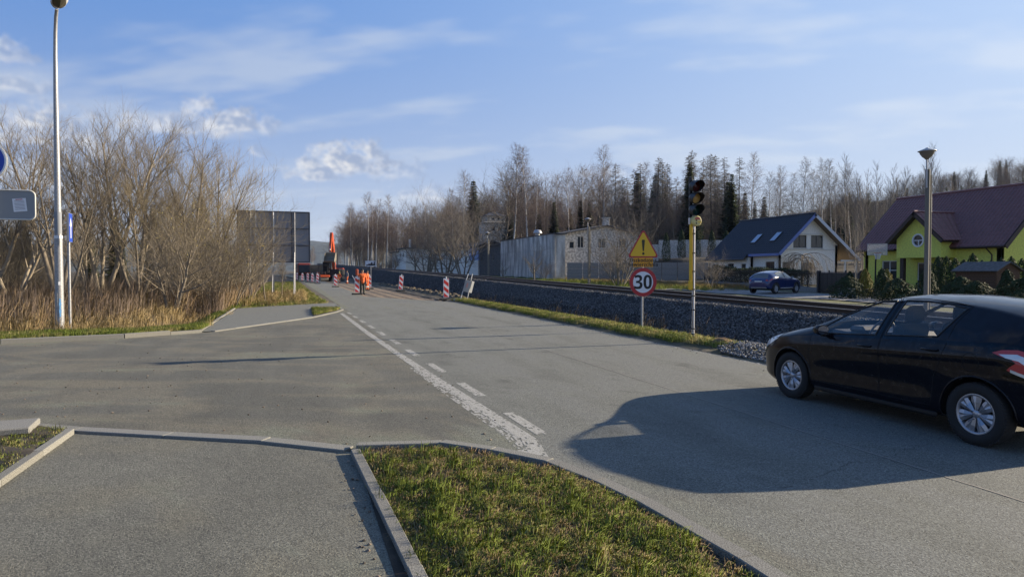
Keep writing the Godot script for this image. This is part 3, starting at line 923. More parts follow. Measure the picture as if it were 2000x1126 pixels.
func spruce_mesh(sd: int, h: float, wide: float, low: float) -> Array:
	var r := RandomNumberGenerator.new(); r.seed = sd
	var w := MB.new(); var f := MB.new()
	w.tube(PackedVector3Array([Vector3(0, -0.2, 0), Vector3(0, h * 0.5, 0), Vector3(0, h, 0)]), PackedFloat32Array([h * 0.013, h * 0.008, 0.01]), 6, false)
	var y := h * low
	while y < h * 0.985:
		var t := (y - h * low) / (h * (1.0 - low))
		var ln := wide * pow(1.0 - t, 0.8) * r.randf_range(0.75, 1.1) + 0.12
		var nb := 6 + r.randi() % 3
		var a0 := r.randf() * TAU
		for b in nb:
			var az := a0 + TAU * b / nb + r.randf_range(-0.25, 0.25)
			var L := ln * r.randf_range(0.75, 1.12)
			var out_ := Vector3(cos(az), 0, sin(az))
			var side := Vector3(-sin(az), 0, cos(az))
			var p0 := Vector3(0, y, 0)
			w.rod(p0, p0 + out_ * L * 0.9 + Vector3(0, -L * 0.25, 0), 0.012, 3, 0.004)
			var n := int(6 + L * 7.0)
			for k in n:
				var s := (k + r.randf()) / n
				var q := p0 + out_ * L * s + Vector3(0, -L * 0.42 * s + L * 0.16 * s * s, 0)
				var len_ := (0.20 + 0.40 * (1.0 - s)) * (0.7 + 0.4 * L) * r.randf_range(0.7, 1.2)
				for sg in [-1.0, 1.0]:
					var e: Vector3 = q + (side * sg * r.randf_range(0.5, 1.0) + out_ * 0.7).normalized() * len_ + Vector3(0, -len_ * r.randf_range(0.25, 0.7), 0)
					var wd := len_ * 0.34
					var nn := Vector3(r.randf_range(-0.5, 0.5), 1, r.randf_range(-0.5, 0.5)).normalized()
					var g := r.randf_range(0.7, 1.25)
					f.col = Color(g, g, g * r.randf_range(0.8, 1.1))
					f.quad(q, q.lerp(e, 0.5) + out_ * wd, e, q.lerp(e, 0.5) - out_ * wd * 0.6 + Vector3(0, -0.08, 0), nn)
		y += h * 0.0165 * r.randf_range(0.8, 1.3)
	return [w.mesh(), f.mesh()]

func leafy_mesh(sd: int, count: int, size: float, shape: Callable) -> ArrayMesh:   # shape(r) -> [point, outward]
	var r := RandomNumberGenerator.new(); r.seed = sd
	var mb := MB.new()
	for i in count:
		var s = shape.call(r)
		var p: Vector3 = s[0]
		var o: Vector3 = (s[1] + Vector3(r.randf_range(-0.7, 0.7), r.randf_range(-0.3, 0.9), r.randf_range(-0.7, 0.7))).normalized()
		var a := o.cross(Vector3(r.randf_range(-1, 1), r.randf_range(-1, 1), r.randf_range(-1, 1))).normalized()
		var b := o.cross(a)
		var z := size * r.randf_range(0.6, 1.4)
		var g := r.randf_range(0.6, 1.3)
		mb.col = Color(g, g, g * 0.9)
		mb.quad(p - b * z * 0.5, p + a * z * 0.28, p + b * z * 0.6 + o * z * 0.2, p - a * z * 0.28, o)
	return mb.mesh()

func egg(rx: float, h: float, pw: float, rough := 0.16) -> Callable:   # points near the surface of an upright egg
	return func(r: RandomNumberGenerator):
		var t := pow(r.randf(), 0.9)
		var az := r.randf() * TAU
		var lump := 1.0 + rough * sin(az * 3.0 + t * 9.0) + rough * 0.7 * sin(az * 7.0 - t * 17.0)
		var rr := rx * pow(maxf(0.0, 1.0 - pow(t, pw)), 0.62) * lump * (1.0 - 0.30 * pow(r.randf(), 2.5)) * (0.80 + 0.25 * minf(1.0, t * 6.0))
		return [Vector3(cos(az) * rr, t * h * (1.0 + 0.04 * sin(az * 5.0)), sin(az) * rr), Vector3(cos(az), 0.25 + t * 0.5, sin(az)).normalized()]

func tuft(sd: int, n: int, h: float, spread: float, wide: float, bend_: float) -> ArrayMesh:
	var r := RandomNumberGenerator.new(); r.seed = sd
	var mb := MB.new()
	for i in n:
		var az := r.randf() * TAU
		var o := Vector3(cos(az), 0, sin(az))
		var p := o * spread * sqrt(r.randf())
		var L := h * r.randf_range(0.45, 1.1)
		var lean := r.randf_range(0.05, 1.0) * bend_
		var s := o.rotated(Vector3.UP, PI / 2 + r.randf_range(-0.6, 0.6)) * wide * r.randf_range(0.6, 1.2) * 0.5
		var q := p + Vector3(0, L * 0.6, 0) + o * L * lean * 0.35
		var e := p + Vector3(0, L * (1.0 - 0.45 * lean), 0) + o * L * lean * 0.95
		var nn := (Vector3(0, 0.9, 0) + o * 0.5).normalized()
		var g := r.randf_range(0.75, 1.2)
		mb.col = Color(g, g, g)
		mb.quad(p - s, p + s, q + s * 0.8, q - s * 0.8, nn)
		mb.tri(q - s * 0.8, q + s * 0.8, e, nn)
	return mb.mesh()

func strew(called: String, mesh: Mesh, m: Material, n: int, r: RandomNumberGenerator, where: Callable, tint: Callable, smin := 0.7, smax := 1.25) -> MultiMeshInstance3D:
	var xf := []; var tn := []
	for i in n:
		var p = where.call(r)
		if p == null: continue
		var B := Basis(Vector3.UP, r.randf() * TAU) * Basis(Vector3.RIGHT, r.randf_range(-0.15, 0.15))
		xf.append(Transform3D(B.scaled(Vector3.ONE * r.randf_range(smin, smax)), p))
		tn.append(tint.call(r, p))
	return scatter(called, mesh, m, xf, tn)

func leafmat(key: String, r: float, g: float, b: float, back := 0.35) -> StandardMaterial3D:
	var m := mt(key, r, g, b, 0.7)
	m.vertex_color_use_as_albedo = true
	m.backlight_enabled = back > 0.0
	m.backlight = Color(back, back, back * 0.7)
	m.metallic_specular = 0.22
	return m

func grass_tint(r: RandomNumberGenerator, p: Vector3, dry: float, k := 0.9) -> Color:
	var d := smoothstep(0.35, 0.75, fog_of(p.x, p.z, k) * 0.75 + r.randf() * 0.5 - 0.35 + dry)
	var c := Color(0.185, 0.232, 0.046).lerp(Color(0.50, 0.41, 0.20), d)
	return c * r.randf_range(0.75, 1.25)

func plants() -> void:
	var gm := leafmat("grass_blade", 1, 1, 1, 0.5)
	var r := RandomNumberGenerator.new(); r.seed = 99
	# foreground island and wedge: real blades, tuft by tuft, with bare patches
	var t1 := tuft(1, 13, 0.062, 0.035, 0.0042, 0.9)
	var t2 := tuft(2, 15, 0.048, 0.045, 0.0036, 1.3)
	var t3 := tuft(3, 18, 0.115, 0.04, 0.0058, 1.0)
	var on_island := func(rr: RandomNumberGenerator):
		var v := rr.randf_range(0.55, 2.46); var u := rr.randf_range(2.4, 6.4)
		if u > island_top(v) - 0.03 or v < 0.62 - 0.045 * (u - 3.7): return null
		var bare := smoothstep(0.16, -0.12, nz.get_noise_2d(v * 2.6, u * 2.6)) * 0.5 + 0.95 * smoothstep(0.48, 0.10, island_top(v) - u) + smoothstep(2.02, 2.42, v + 0.16 * nz.get_noise_2d(u * 3.0, 5.0)) * 0.75
		bare += 0.55 * exp(-pow((Vector2(v - 1.15, u - 5.4)).length() / 0.28, 2.0))
		if rr.randf() < bare: return null
		return W(v, soil_h(v, u) - 0.008, u)
	strew("island_grass", t1, gm, 4300, r, on_island, func(q, p): return grass_tint(q, p, 0.02))
	strew("island_grass", t2, gm, 4200, r, on_island, func(q, p): return grass_tint(q, p, 0.34))
	strew("island_litter", tuft(4, 16, 0.045, 0.06, 0.004, 2.1), gm, 2600, r, func(q):
		var v: float = q.randf_range(0.58, 2.44); var u: float = q.randf_range(2.4, 6.4)
		return W(v, soil_h(v, u) - 0.004, u) if u < island_top(v) - 0.04 and v > 0.62 - 0.045 * (u - 3.7) else null, func(q, p): return Color(0.34, 0.255, 0.15) * q.randf_range(0.4, 1.3))
	strew("island_grass", t1, gm, 2600, r, func(q):
		var p = on_island.call(q)
		return p if p != null and -p.z < 4.7 + 0.5 * nz.get_noise_1d(p.x * 3.0) else null, func(q, p): return grass_tint(q, p, -0.12))
	strew("island_grass", t3, gm, 1500, r, func(q):
		var p = on_island.call(q)
		return p if p != null and nz.get_noise_2d(p.x * 2.2 + 3.0, p.z * 2.2) > -0.02 else null, func(q, p): return grass_tint(q, p, -0.12))
	strew("wedge_grass", t2, gm, 5000, r, func(q):
		var v: float = q.randf_range(-6.0, -2.32); var u: float = q.randf_range(4.5, 8.7)
		if u > along(NEAR_EDGE, v) - 0.12: return null
		if absf(v + 3.0) < 0.42 and absf(u - 8.12) < 0.28: return null
		return W(v, 0.03, u), func(q, p): return grass_tint(q, p, 0.16))
	strew("roadside_grass", tuft(6, 15, 0.22, 0.10, 0.014, 0.9), gm, 7000, r, func(q):
		var v: float = q.randf_range(-4.0, 1.8); var u: float = 36.0 + 70.0 * pow(q.randf(), 1.6)
		if v > road_left(u) + bend(u) - 0.55 + 0.35 * nz.get_noise_2d(u * 0.6, 1.0): return null
		return W(v, field(v, u) - 0.02, u), func(q, p): return grass_tint(q, p, 0.16, 0.5))
	# right verge
	var tv := tuft(5, 15, 0.15, 0.06, 0.008, 0.8)
	strew("verge_grass", tv, gm, 9000, r, func(q):
		var u: float = 12.2 + 24.5 * pow(q.randf(), 1.25); var v: float = q.randf_range(8.08, 9.45)
		if v < 8.22 + 0.18 * nz.get_noise_2d(u * 0.7, 2.0) + 0.25 * smoothstep(14.0, 12.0, u) or v > 9.25 + 0.3 * nz.get_noise_2d(u * 0.5, 9.0): return null
		return W(v, along([[8.06, 0.0], [8.3, 0.04], [8.8, 0.07], [9.3, -0.01], [9.9, -0.18]], v), u), func(q, p): return grass_tint(q, p, 0.17) * 1.1)
	# along the left kerb and the cycle crossing
	strew("verge_grass", tv, gm, 15000, r, func(q):
		var v: float = q.randf_range(-15.0, 1.3)
		var s: float = pow(q.randf(), 1.3) * (2.3 if v < -2.5 else 34.0)
		var u: float = (along(FAR_EDGE, v) + 0.15 if v < -2.5 else along(PATCH_TOP, v) + 0.05) + s
		if v > -2.5 and v > road_left(u) + bend(u) - 0.5: return null
		return W(v, field(v, u) - 0.01, u), func(q, p): return grass_tint(q, p, 0.08), 0.55, 1.1)
	strew("verge_grass", tv, gm, 1800, r, func(q):
		var v: float = q.randf_range(-3.6, -2.66); var u: float = q.randf_range(20.5, 36.0)
		return W(v, field(v, u) - 0.02, u), func(q, p): return grass_tint(q, p, 0.0), 0.6, 1.2)
	strew("corner_grass", tv, gm, 1200, r, func(q):
		var v: float = q.randf_range(0.58, 1.72); var u: float = q.randf_range(25.4, 30.5)
		if u < along(FAR_EDGE, v) + 0.35 or u > 30.5 - 0.3 * (v - 0.5): return null
		return W(v, 0.05, u), func(q, p): return grass_tint(q, p, 0.12), 0.6, 1.0)
	# dead standing stalks and straw of last year
	var reed := tuft(7, 17, 1.6, 0.34, 0.015, 0.4)
	var straw := tuft(8, 26, 0.62, 0.26, 0.012, 1.5)
	strew("dead_reeds", reed, gm, 8200, r, func(q):
		var v: float = -3.2 - 50.0 * pow(q.randf(), 1.5); var u: float = q.randf_range(20.0, 62.0)
		var s: float = u - along(FAR_EDGE, v)
		if s < 4.4 + 1.6 * nz.get_noise_2d(v * 0.3, 1.0) + 2.2 * q.randf() or (v > -5.5 and u < 31.0): return null
		return W(v, field(v, u) - 0.05, u), func(q, p): return Color(0.20, 0.150, 0.120).lerp(Color(0.37, 0.285, 0.20), clampf(fog_of(p.x, p.z, 0.5) * 1.4 - 0.4 + q.randf_range(-0.3, 0.3), 0.0, 1.0)) * q.randf_range(0.6, 1.2), 0.45, 1.15)
	strew("dead_reeds", tuft(9, 14, 1.6, 0.45, 0.014, 1.15), gm, 3600, r, func(q):
		var v: float = -3.2 - 46.0 * pow(q.randf(), 1.5); var u: float = q.randf_range(20.0, 56.0)
		var s: float = u - along(FAR_EDGE, v)
		if s < 3.4 + 1.8 * nz.get_noise_2d(v * 0.3, 6.0) + 2.0 * q.randf() or (v > -5.5 and u < 31.0) or fog_of(v, u, 0.3) < 0.42: return null
		return W(v, field(v, u) - 0.05, u), func(q, p): return Color(0.30, 0.20, 0.115).lerp(Color(0.44, 0.33, 0.19), q.randf()) * q.randf_range(0.6, 1.2), 0.45, 1.2)
	strew("straw_grass", straw, gm, 8200, r, func(q):
		var v: float = 0.4 - 40.0 * pow(q.randf(), 1.4); var u: float = q.randf_range(20.0, 60.0)
		var s: float = u - (along(FAR_EDGE, v) if v < -2.5 else along(PATCH_TOP, v) + 1.2)
		if s < 1.5 + 0.6 * nz.get_noise_2d(v * 0.6, 4.0) or s > 18.0: return null
		if v > -3.7 and v < -2.6 and u < 36.0: return null
		if v > -2.6 and q.randf() < 0.55: return null
		return W(v, field(v, u) - 0.03, u), func(q, p): return Color(0.42, 0.30, 0.14).lerp(Color(0.52, 0.40, 0.21), q.randf()) * q.randf_range(0.7, 1.1), 0.6, 1.2)
	strew("verge_stalks", reed, gm, 260, r, func(q):
		var u: float = q.randf_range(13.0, 60.0)
		return W(q.randf_range(9.2, 11.3), -0.22, u), func(q, p): return Color(0.28, 0.21, 0.12) * q.randf_range(0.6, 1.1), 0.18, 0.5)
	strew("far_grass", straw, gm, 4200, r, func(q):
		var v: float = q.randf_range(24.2, 40.0); var u: float = q.randf_range(44.0, 110.0)
		if q.randf() < smoothstep(31.0, 26.0, v) * 0.85: return null
		return W(v, land(v, u) - 0.03, u), func(q, p): return Color(0.40, 0.28, 0.13).lerp(Color(0.24, 0.29, 0.06), smoothstep(36.0, 29.0, p.x)) * q.randf_range(0.6, 1.1), 0.5, 1.1)

	woods()

func woods() -> void:
	var r := RandomNumberGenerator.new(); r.seed = 4
	var bark := textured("bark", 0.38, 0.32, 0.24, 0.95, T.bark, 2.0)
	var pale_bark := textured("pale_bark", 0.66, 0.56, 0.41, 0.95, T.bark, 2.0)
	var twig := mt("twig", 0.155, 0.128, 0.092, 0.9)
	var gold_twig := mt("golden_twig", 0.25, 0.205, 0.125, 0.9)
	var red_twig := mt("reddish_twig", 0.135, 0.100, 0.082, 0.9)
	var grey_twig := mt("grey_twig", 0.17, 0.148, 0.122, 0.9)
	var white_bark := textured("birch_bark", 1.0, 0.96, 0.88, 0.85, T.blotch, 0.9)
	white_bark.uv1_scale = Vector3(0.6, 2.4, 0.6)
	var larch_bark := textured("larch_bark", 0.20, 0.165, 0.14, 0.95, T.bark, 1.5)

	# left of the road: the thicket. v, u, height, turn, kind
	var wl := []
	for i in 4: wl.append(bare_tree("willow", i, 3 + i % 2, 7.2, 0.115, 24.0, WILLOW))
	var described := ["tall bare willow with fan-shaped crown behind the grey lamp post", "bare many-stemmed willow with a domed top left of the yellow-budded shrub", "bare willow leaning to the right above the reeds", "slender bare willow between the domed willow and the billboard", "low bare willow beside the back of the billboard", "bare willow with crooked pale trunks directly behind the small blue sign", "bare willow at the left edge behind the round blue sign", "bare willow right of the yellow-budded shrub with thin upright crown", "bare tall willow between lamp post and domed willow, in the second row"]
	var spots := [[-10.6, 43.5, 10.6, 0.4], [-8.5, 42.0, 10.4, 2.2], [-13.6, 40.0, 8.6, 4.0], [-6.4, 43.0, 9.8, 1.1], [-4.6, 49.0, 9.4, 5.2], [-11.3, 39.0, 10.0, 3.3], [-15.6, 42.0, 9.0, 0.9], [-5.6, 46.5, 9.6, 2.9], [-9.7, 46.5, 10.8, 5.0]]
	for i in spots.size():
		var s: Array = spots[i]
		plant_tree("willow_tree", described[i], "tree", wl[i % 4], W(s[0], field(s[0], s[1]), s[1]), s[2] / 8.0, s[3], pale_bark if i % 2 == 0 else bark, gold_twig if i % 3 == 1 else twig, "bare willows in the thicket left of the road")
	for i in 24:
		var v := -3.2 - 26.0 * r.randf()
		var u := 44.0 + 34.0 * r.randf() + (4.0 if v > -6.0 else 0.0)
		if v > -0.115 * u + 1.0: v = -0.115 * u - 1.0 - 3.0 * r.randf()
		plant_tree("willow_tree", "bare willow deep in the thicket left of the road", "tree", wl[r.randi() % 4], W(v, field(v, u), u), r.randf_range(0.68, 0.98), r.randf() * TAU, bark if r.randf() < 0.5 else pale_bark, gold_twig if r.randf() < 0.25 else twig, "trees deep in the left thicket")
	var sh := []
	for i in 3: sh.append(bare_tree("shrub", i, 8, 3.0, 0.028, 38.0, SHRUB))
	for i in 34:
		var v := -3.4 - 24.0 * pow(r.randf(), 1.2)
		var u := 32.0 + 24.0 * r.randf() + maxf(0.0, v + 6.5) * 3.0
		plant_tree("shrub", "tangled bare shrub among the reeds of the left thicket", "shrub", sh[r.randi() % 3], W(v, field(v, u), u), r.randf_range(0.7, 1.25), r.randf() * TAU, pale_bark if r.randf() < 0.5 else bark, twig if r.randf() < 0.8 else gold_twig, "bare shrubs in the left thicket")
	# the shrub with yellow buds, nearest
	var bud := leafmat("yellow_bud", 0.52, 0.42, 0.10, 0.3)
	var fr := bare_tree("fruit", 2, 3, 2.6, 0.075, 20.0, FRUIT)
	var near := plant_tree("budding_shrub", "short-trunked bare tree with small yellow buds at the ditch left of the cycle crossing", "tree", fr, W(-5.0, -0.1, 31.2), 1.12, 0.6, bark, twig)
	put("buds", leafy_mesh(5, 420, 0.05, func(q: RandomNumberGenerator):
		var a := q.randf() * TAU; var d := 2.1 * sqrt(q.randf())
		return [Vector3(cos(a) * d, 2.2 + 2.2 * q.randf() - 0.2 * d, sin(a) * d), Vector3.UP]), bud, near)
	var thick := plant_tree("budding_shrub", "dense many-stemmed shrub with yellow catkins between the budding tree and the billboard", "shrub", sh[1], W(-3.3, 0.0, 35.8), 1.72, 2.0, bark, gold_twig)
	put("buds", leafy_mesh(6, 520, 0.045, func(q: RandomNumberGenerator):
		var a := q.randf() * TAU; var d := 1.35 * sqrt(q.randf())
		return [Vector3(cos(a) * d, 1.1 + 1.7 * q.randf(), sin(a) * d), Vector3.UP]), bud, thick)
	plant_tree("shrub", "wide bare shrub right of the budding tree at the grass edge", "shrub", sh[2], W(-4.1, -0.1, 34.5), 1.45, 4.0, bark, twig)
	plant_tree("shrub", "bare shrub with upright stems in front of the billboard", "shrub", sh[0], W(-2.7, 0.0, 38.6), 1.30, 1.0, bark, grey_twig)
	plant_tree("young_tree", "slim young bare tree with drooping branches in front of the billboard", "tree", bare_tree("young", 1, 1, 3.1, 0.05, 6.0, FRUIT), W(-1.65, 0.0, 39.2), 0.92, 0.2, bark, grey_twig)
	plant_tree("young_tree", "thin young bare tree just right of the billboard post", "tree", bare_tree("young", 3, 1, 3.4, 0.035, 8.0, ASPEN), W(-0.9, 0.0, 44.0), 0.9, 1.2, bark, grey_twig)
	# thin birches at the far left
	var bm := []
	for i in 4: bm.append(bare_tree("birch", i, 1, 20.0, 0.17, 5.0, BIRCH))
	for s in [[-17.0, 33.0, 0.42, "thin birch with white trunk at the left edge of the thicket"], [-16.2, 35.0, 0.45, "thin white birch with purplish twigs behind the grey sign back"], [-19.0, 40.0, 0.5, "birch rising behind the willows at the far left"]]:
		plant_tree("birch_tree", s[3], "tree", bm[1], W(s[0], 0, s[1]), s[2], r.randf() * TAU, white_bark, red_twig)
	# dark evergreen mass seen through the stems
	var fir := leafmat("fir_green", 0.078, 0.098, 0.052, 0.15)
	var sp := [spruce_mesh(31, 16.0, 2.6, 0.05), spruce_mesh(32, 16.0, 2.1, 0.12)]
	for i in 12:
		var v := -42.0 + i * 3.0 + r.randf_range(-1, 1)
		var u := 66.0 + r.randf() * 22.0
		plant_tree("spruce_tree", "dark spruce standing behind the left thicket", "tree", sp[i % 2], W(v, 0, u), r.randf_range(0.34, 0.55), r.randf() * TAU, larch_bark, fir, "spruces behind the left thicket")

	# trees along the railway, right of it. v from azimuth and distance
	var fruits := [bare_tree("fruit", 4, 5, 3.0, 0.07, 34.0, FRUIT), bare_tree("fruit", 5, 1, 2.0, 0.11, 8.0, FRUIT), bare_tree("fruit", 6, 6, 3.0, 0.06, 36.0, FRUIT)]
	for s in [[26.5, 143.0, 3.5, 2, "broad bare tree in front of the far white shed, leftmost before the buildings"], [25.0, 118.0, 3.3, 0, "broad bare shrub-like tree before the white warehouse, left one of two"], [23.5, 98.0, 2.6, 2, "broad bare many-stemmed tree hiding the middle of the white warehouse"], [27.0, 76.0, 1.25, 1, "small bare fruit tree with forked trunk in front of the grey concrete wall"],
			[28.0, 55.5, 1.55, 2, "bushy bare many-stemmed tree beside the second lamp post"], [26.2, 86.0, 0.8, 1, "small crooked bare tree before the dark shed wall"], [30.5, 82.0, 0.7, 0, "low bare shrub at the foot of the grey concrete wall"], [33.0, 66.0, 1.0, 2, "bare bush between the concrete wall and the old house"], [34.0, 50.0, 0.85, 0, "dense bare bush left of the blue-roofed house"]]:
		plant_tree("bare_tree", s[4], "tree", fruits[s[3]], W(s[0], land(s[0], s[1]) - 0.05, s[1]), s[2], r.randf() * TAU, bark, grey_twig, "bare trees beside the railway")
	for i in 9:
		var u := 150.0 + i * 16.0; var v := 22.0 + r.randf() * 5.0
		plant_tree("bare_tree", "bare bushy tree growing along the far part of the railway", "tree", fruits[r.randi() % 3], W(v, land(v, u), u), r.randf_range(1.2, 2.2), r.randf() * TAU, bark, grey_twig, "trees along the far railway")

	# the wood behind: birches, oaks, larches, spruces
	var ok := []
	for i in 3: ok.append(bare_tree("oak", i, 1, 15.0, 0.20, 5.0, OAK))
	var la := []
	for i in 3: la.append(bare_tree("larch", i, 1, 20.0, 0.25, 2.0, LARCH))
	# the single ones that stand out
	for s in [["birch_tree", bm[0], 39.6, 124.0, 1.27, "tall white-trunked birch, left one of the pair above the grey concrete wall", white_bark, red_twig], ["birch_tree", bm[2], 41.0, 119.0, 1.22, "tall white-trunked birch, right one of the pair above the grey concrete wall", white_bark, red_twig],
			["birch_tree", bm[3], 38.2, 158.0, 1.25, "full-crowned birch left of the square tower", white_bark, red_twig], ["birch_tree", bm[1], 18.6, 190.0, 1.12, "forked pale birch standing free above the far end of the warehouse", white_bark, red_twig], ["birch_tree", bm[2], 25.3, 201.0, 1.15, "birch with bright trunk above the middle of the warehouse", white_bark, red_twig],
			["birch_tree", bm[0], 18.2, 240.0, 1.2, "birch at the left end of the wood beside the railway", white_bark, red_twig]]:
		plant_tree(s[0], s[5], "tree", s[1], W(s[2], land(s[2], s[3]) - 0.2, s[3]), s[4], r.randf() * TAU, s[6], s[7], "standing birches")
	var dark := [spruce_mesh(41, 20.0, 3.6, 0.04), spruce_mesh(42, 20.0, 2.9, 0.08)]
	for s in [[41.4, 161.0, 1.18, 0, "dark broad spruce right behind the full-crowned birch by the tower"], [69.0, 96.0, 0.72, 1, "dark spruce just right of the traffic signal"], [66.0, 104.0, 0.86, 1, "tall narrow spruce behind the traffic signal"], [63.0, 99.0, 0.80, 0, "dark spruce left of the traffic signal"], [60.0, 112.0, 0.82, 1, "narrow spruce in the larch row left of the traffic signal"], [72.5, 102.0, 0.70, 0, "spruce low beneath the larches above the blue roof"]]:
		plant_tree("spruce_tree", s[4], "tree", dark[s[3]], W(s[0], land(s[0], s[1]) - 0.2, s[1]), s[2], r.randf() * TAU, larch_bark, fir)
	# row of larches right of the middle
	var lar := [[51.5, 104.0, 0.87], [57.5, 106.0, 0.84], [59.0, 103.0, 0.86], [62.5, 108.0, 0.95], [64.5, 101.0, 0.92], [67.5, 106.0, 0.94], [70.0, 103.0, 0.92], [71.5, 108.0, 0.93], [73.5, 104.0, 0.9], [75.0, 109.0, 0.94], [77.0, 105.0, 0.9], [61.0, 115.0, 0.9], [66.0, 113.0, 0.98], [74.0, 115.0, 0.95], [79.0, 112.0, 0.84]]
	var lar_rank := []
	for a in lar:
		var k := 0
		for b in lar:
			if b[0] / b[1] < a[0] / a[1]: k += 1
		lar_rank.append(k)
	for i in lar.size():
		var s: Array = lar[i]
		plant_tree("larch_tree", "solitary bare larch left of the row, above the old house" if i == 0 else "%s larch from the left in the row behind signal and blue roof" % NTH[lar_rank[i] - 1], "tree", la[i % 3], W(s[0], land(s[0], s[1]) - 0.2, s[1]), s[2] * r.randf_range(0.95, 1.05), r.randf() * TAU, larch_bark, grey_twig, "" if i == 0 else "larches of the row")
	# birches right of the larches
	for i in 9:
		var u := 92.0 + r.randf() * 14.0; var v := 0.80 * u + i * 2.1
		plant_tree("birch_tree", "slender bare birch in the group behind the blue-roofed house", "tree", bm[i % 4], W(v, land(v, u) - 0.2, u), r.randf_range(0.72, 0.86), r.randf() * TAU, white_bark, grey_twig, "birches behind the blue-roofed house")
	# aspens between the two houses
	var asp := [bare_tree("aspen", 1, 1, 14.0, 0.10, 4.0, ASPEN), bare_tree("aspen", 2, 2, 14.0, 0.09, 10.0, ASPEN)]
	for i in 30:
		var u := 58.0 + r.randf() * 34.0; var v := u * lerpf(0.96, 1.32, r.randf())
		plant_tree("aspen_tree", "thin pale aspen with upright twigs between the blue-roofed and the green house", "tree", asp[i % 2], W(v, land(v, u) - 0.2, u), r.randf_range(0.8, 1.2) * u / 76.0, r.randf() * TAU, pale_bark, grey_twig, "aspens between the houses")
	# the mass of the wood
	var region := func(v: float, u: float) -> String:
		var a := rad_to_deg(atan2(v, u)) - 17.7
		if a < -8.0: return "above the far white shed"
		if a < -3.5: return "above the white warehouse"
		if a < 3.0: return "behind the square tower and concrete hall"
		if a < 9.0: return "behind the old house"
		return "behind the traffic signal"
	for i in 215:
		var q := r.randf()
		var u := 112.0 + 170.0 * r.randf()
		var v := lerpf(34.0, 40.0 + 0.42 * u, q) + 6.0
		if v < 47.0 and u < 128.0: v += 12.0
		var k := r.randf()
		if v > 0.50 * u and k < 0.6: k = 0.9
		if k < 0.45: plant_tree("oak_tree", "bare broad tree in the wood, %s" % region.call(v, u), "tree", ok[r.randi() % 3], W(v, land(v, u) - 0.2, u), r.randf_range(0.95, 1.35), r.randf() * TAU, bark, red_twig if r.randf() < 0.6 else twig, "broad bare trees of the wood " + region.call(v, u))
		elif k < 0.85: plant_tree("birch_tree", "white-trunked birch in the wood, %s" % region.call(v, u), "tree", bm[r.randi() % 4], W(v, land(v, u) - 0.2, u), r.randf_range(0.82, 1.15), r.randf() * TAU, white_bark, red_twig, "birches of the wood " + region.call(v, u))
		else: plant_tree("spruce_tree", "dark spruce in the wood, %s" % region.call(v, u), "tree", dark[r.randi() % 2], W(v, land(v, u) - 0.2, u), r.randf_range(0.6, 0.85), r.randf() * TAU, larch_bark, fir, "spruces of the wood " + region.call(v, u))
	for i in 34:
		var u := 112.0 + 40.0 * r.randf(); var v := u * lerpf(0.50, 0.70, r.randf())
		if r.randf() < 0.45: plant_tree("larch_tree", "bare larch in the dense stand behind the larch row", "tree", la[i % 3], W(v, land(v, u) - 0.2, u), r.randf_range(0.8, 1.0), r.randf() * TAU, larch_bark, grey_twig, "larches of the dense stand")
		else: plant_tree("spruce_tree", "dark green spruce in the dense stand behind the larch row", "tree", dark[i % 2], W(v, land(v, u) - 0.2, u), r.randf_range(0.55, 0.85), r.randf() * TAU, larch_bark, fir, "spruces of the dense stand", 0.8)
	for i in 26:
		var u := 95.0 + 80.0 * r.randf(); var v := u * lerpf(0.46, 0.86, r.randf())
		plant_tree("oak_tree", "bare tree in the undergrowth below the larch row", "tree", ok[r.randi() % 3], W(v, land(v, u) - 0.2, u), r.randf_range(0.45, 0.72), r.randf() * TAU, bark, red_twig if r.randf() < 0.5 else grey_twig, "undergrowth trees below the larches")
	# trees far along the road and left of it
	for i in 26:
		var u := 200.0 + 260.0 * r.randf(); var v := -14.0 - 70.0 * r.randf() + bend(u)
		plant_tree("oak_tree", "bare tree far along the road", "tree", ok[r.randi() % 3], W(v, 0, u), r.randf_range(0.7, 1.0), r.randf() * TAU, bark, twig, "trees far along the road")
	for i in 24:
		var u := 300.0 + 260.0 * r.randf(); var v := 8.0 + 60.0 * r.randf()
		plant_tree("birch_tree", "birch far along the railway", "tree", bm[r.randi() % 4], W(v, land(v, u), u), r.randf_range(0.5, 0.8), r.randf() * TAU, white_bark, red_twig, "birches far along the railway")
	for i in 80:
		var u := 195.0 + 150.0 * r.randf(); var v := 18.5 + 45.0 * pow(r.randf(), 1.3)
		if v < 36.0 and u < 200.0: continue
		var k := r.randf()
		if k < 0.6: plant_tree("birch_tree", "birch in the far part of the wood right of the excavator", "tree", bm[r.randi() % 4], W(v, land(v, u), u), r.randf_range(0.9, 1.2), r.randf() * TAU, white_bark, red_twig, "birches in the far wood")
		else: plant_tree("oak_tree", "bare brown tree in the far part of the wood right of the excavator", "tree", ok[r.randi() % 3], W(v, land(v, u), u), r.randf_range(1.0, 1.4), r.randf() * TAU, bark, red_twig, "brown trees in the far wood")
	# wooded hillside at the right
	for i in 170:
		var u := 95.0 + 140.0 * r.randf(); var v := u * lerpf(0.92, 1.55, r.randf())
		if r.randf() < 0.12: plant_tree("spruce_tree", "dark spruce on the hillside behind the green house", "tree", dark[1], W(v, land(v, u) - 0.2, u), 0.6, r.randf() * TAU, larch_bark, fir, "spruces on the hillside")
		else: plant_tree("oak_tree", "bare tree on the hillside behind the green house", "tree", ok[r.randi() % 3], W(v, land(v, u) - 0.2, u), r.randf_range(0.5, 0.8), r.randf() * TAU, bark, grey_twig if r.randf() < 0.6 else red_twig, "trees on the hillside")

	# gardens
	var weep := bare_tree("weeping", 2, 1, 2.9, 0.12, 2.0, WEEPING)
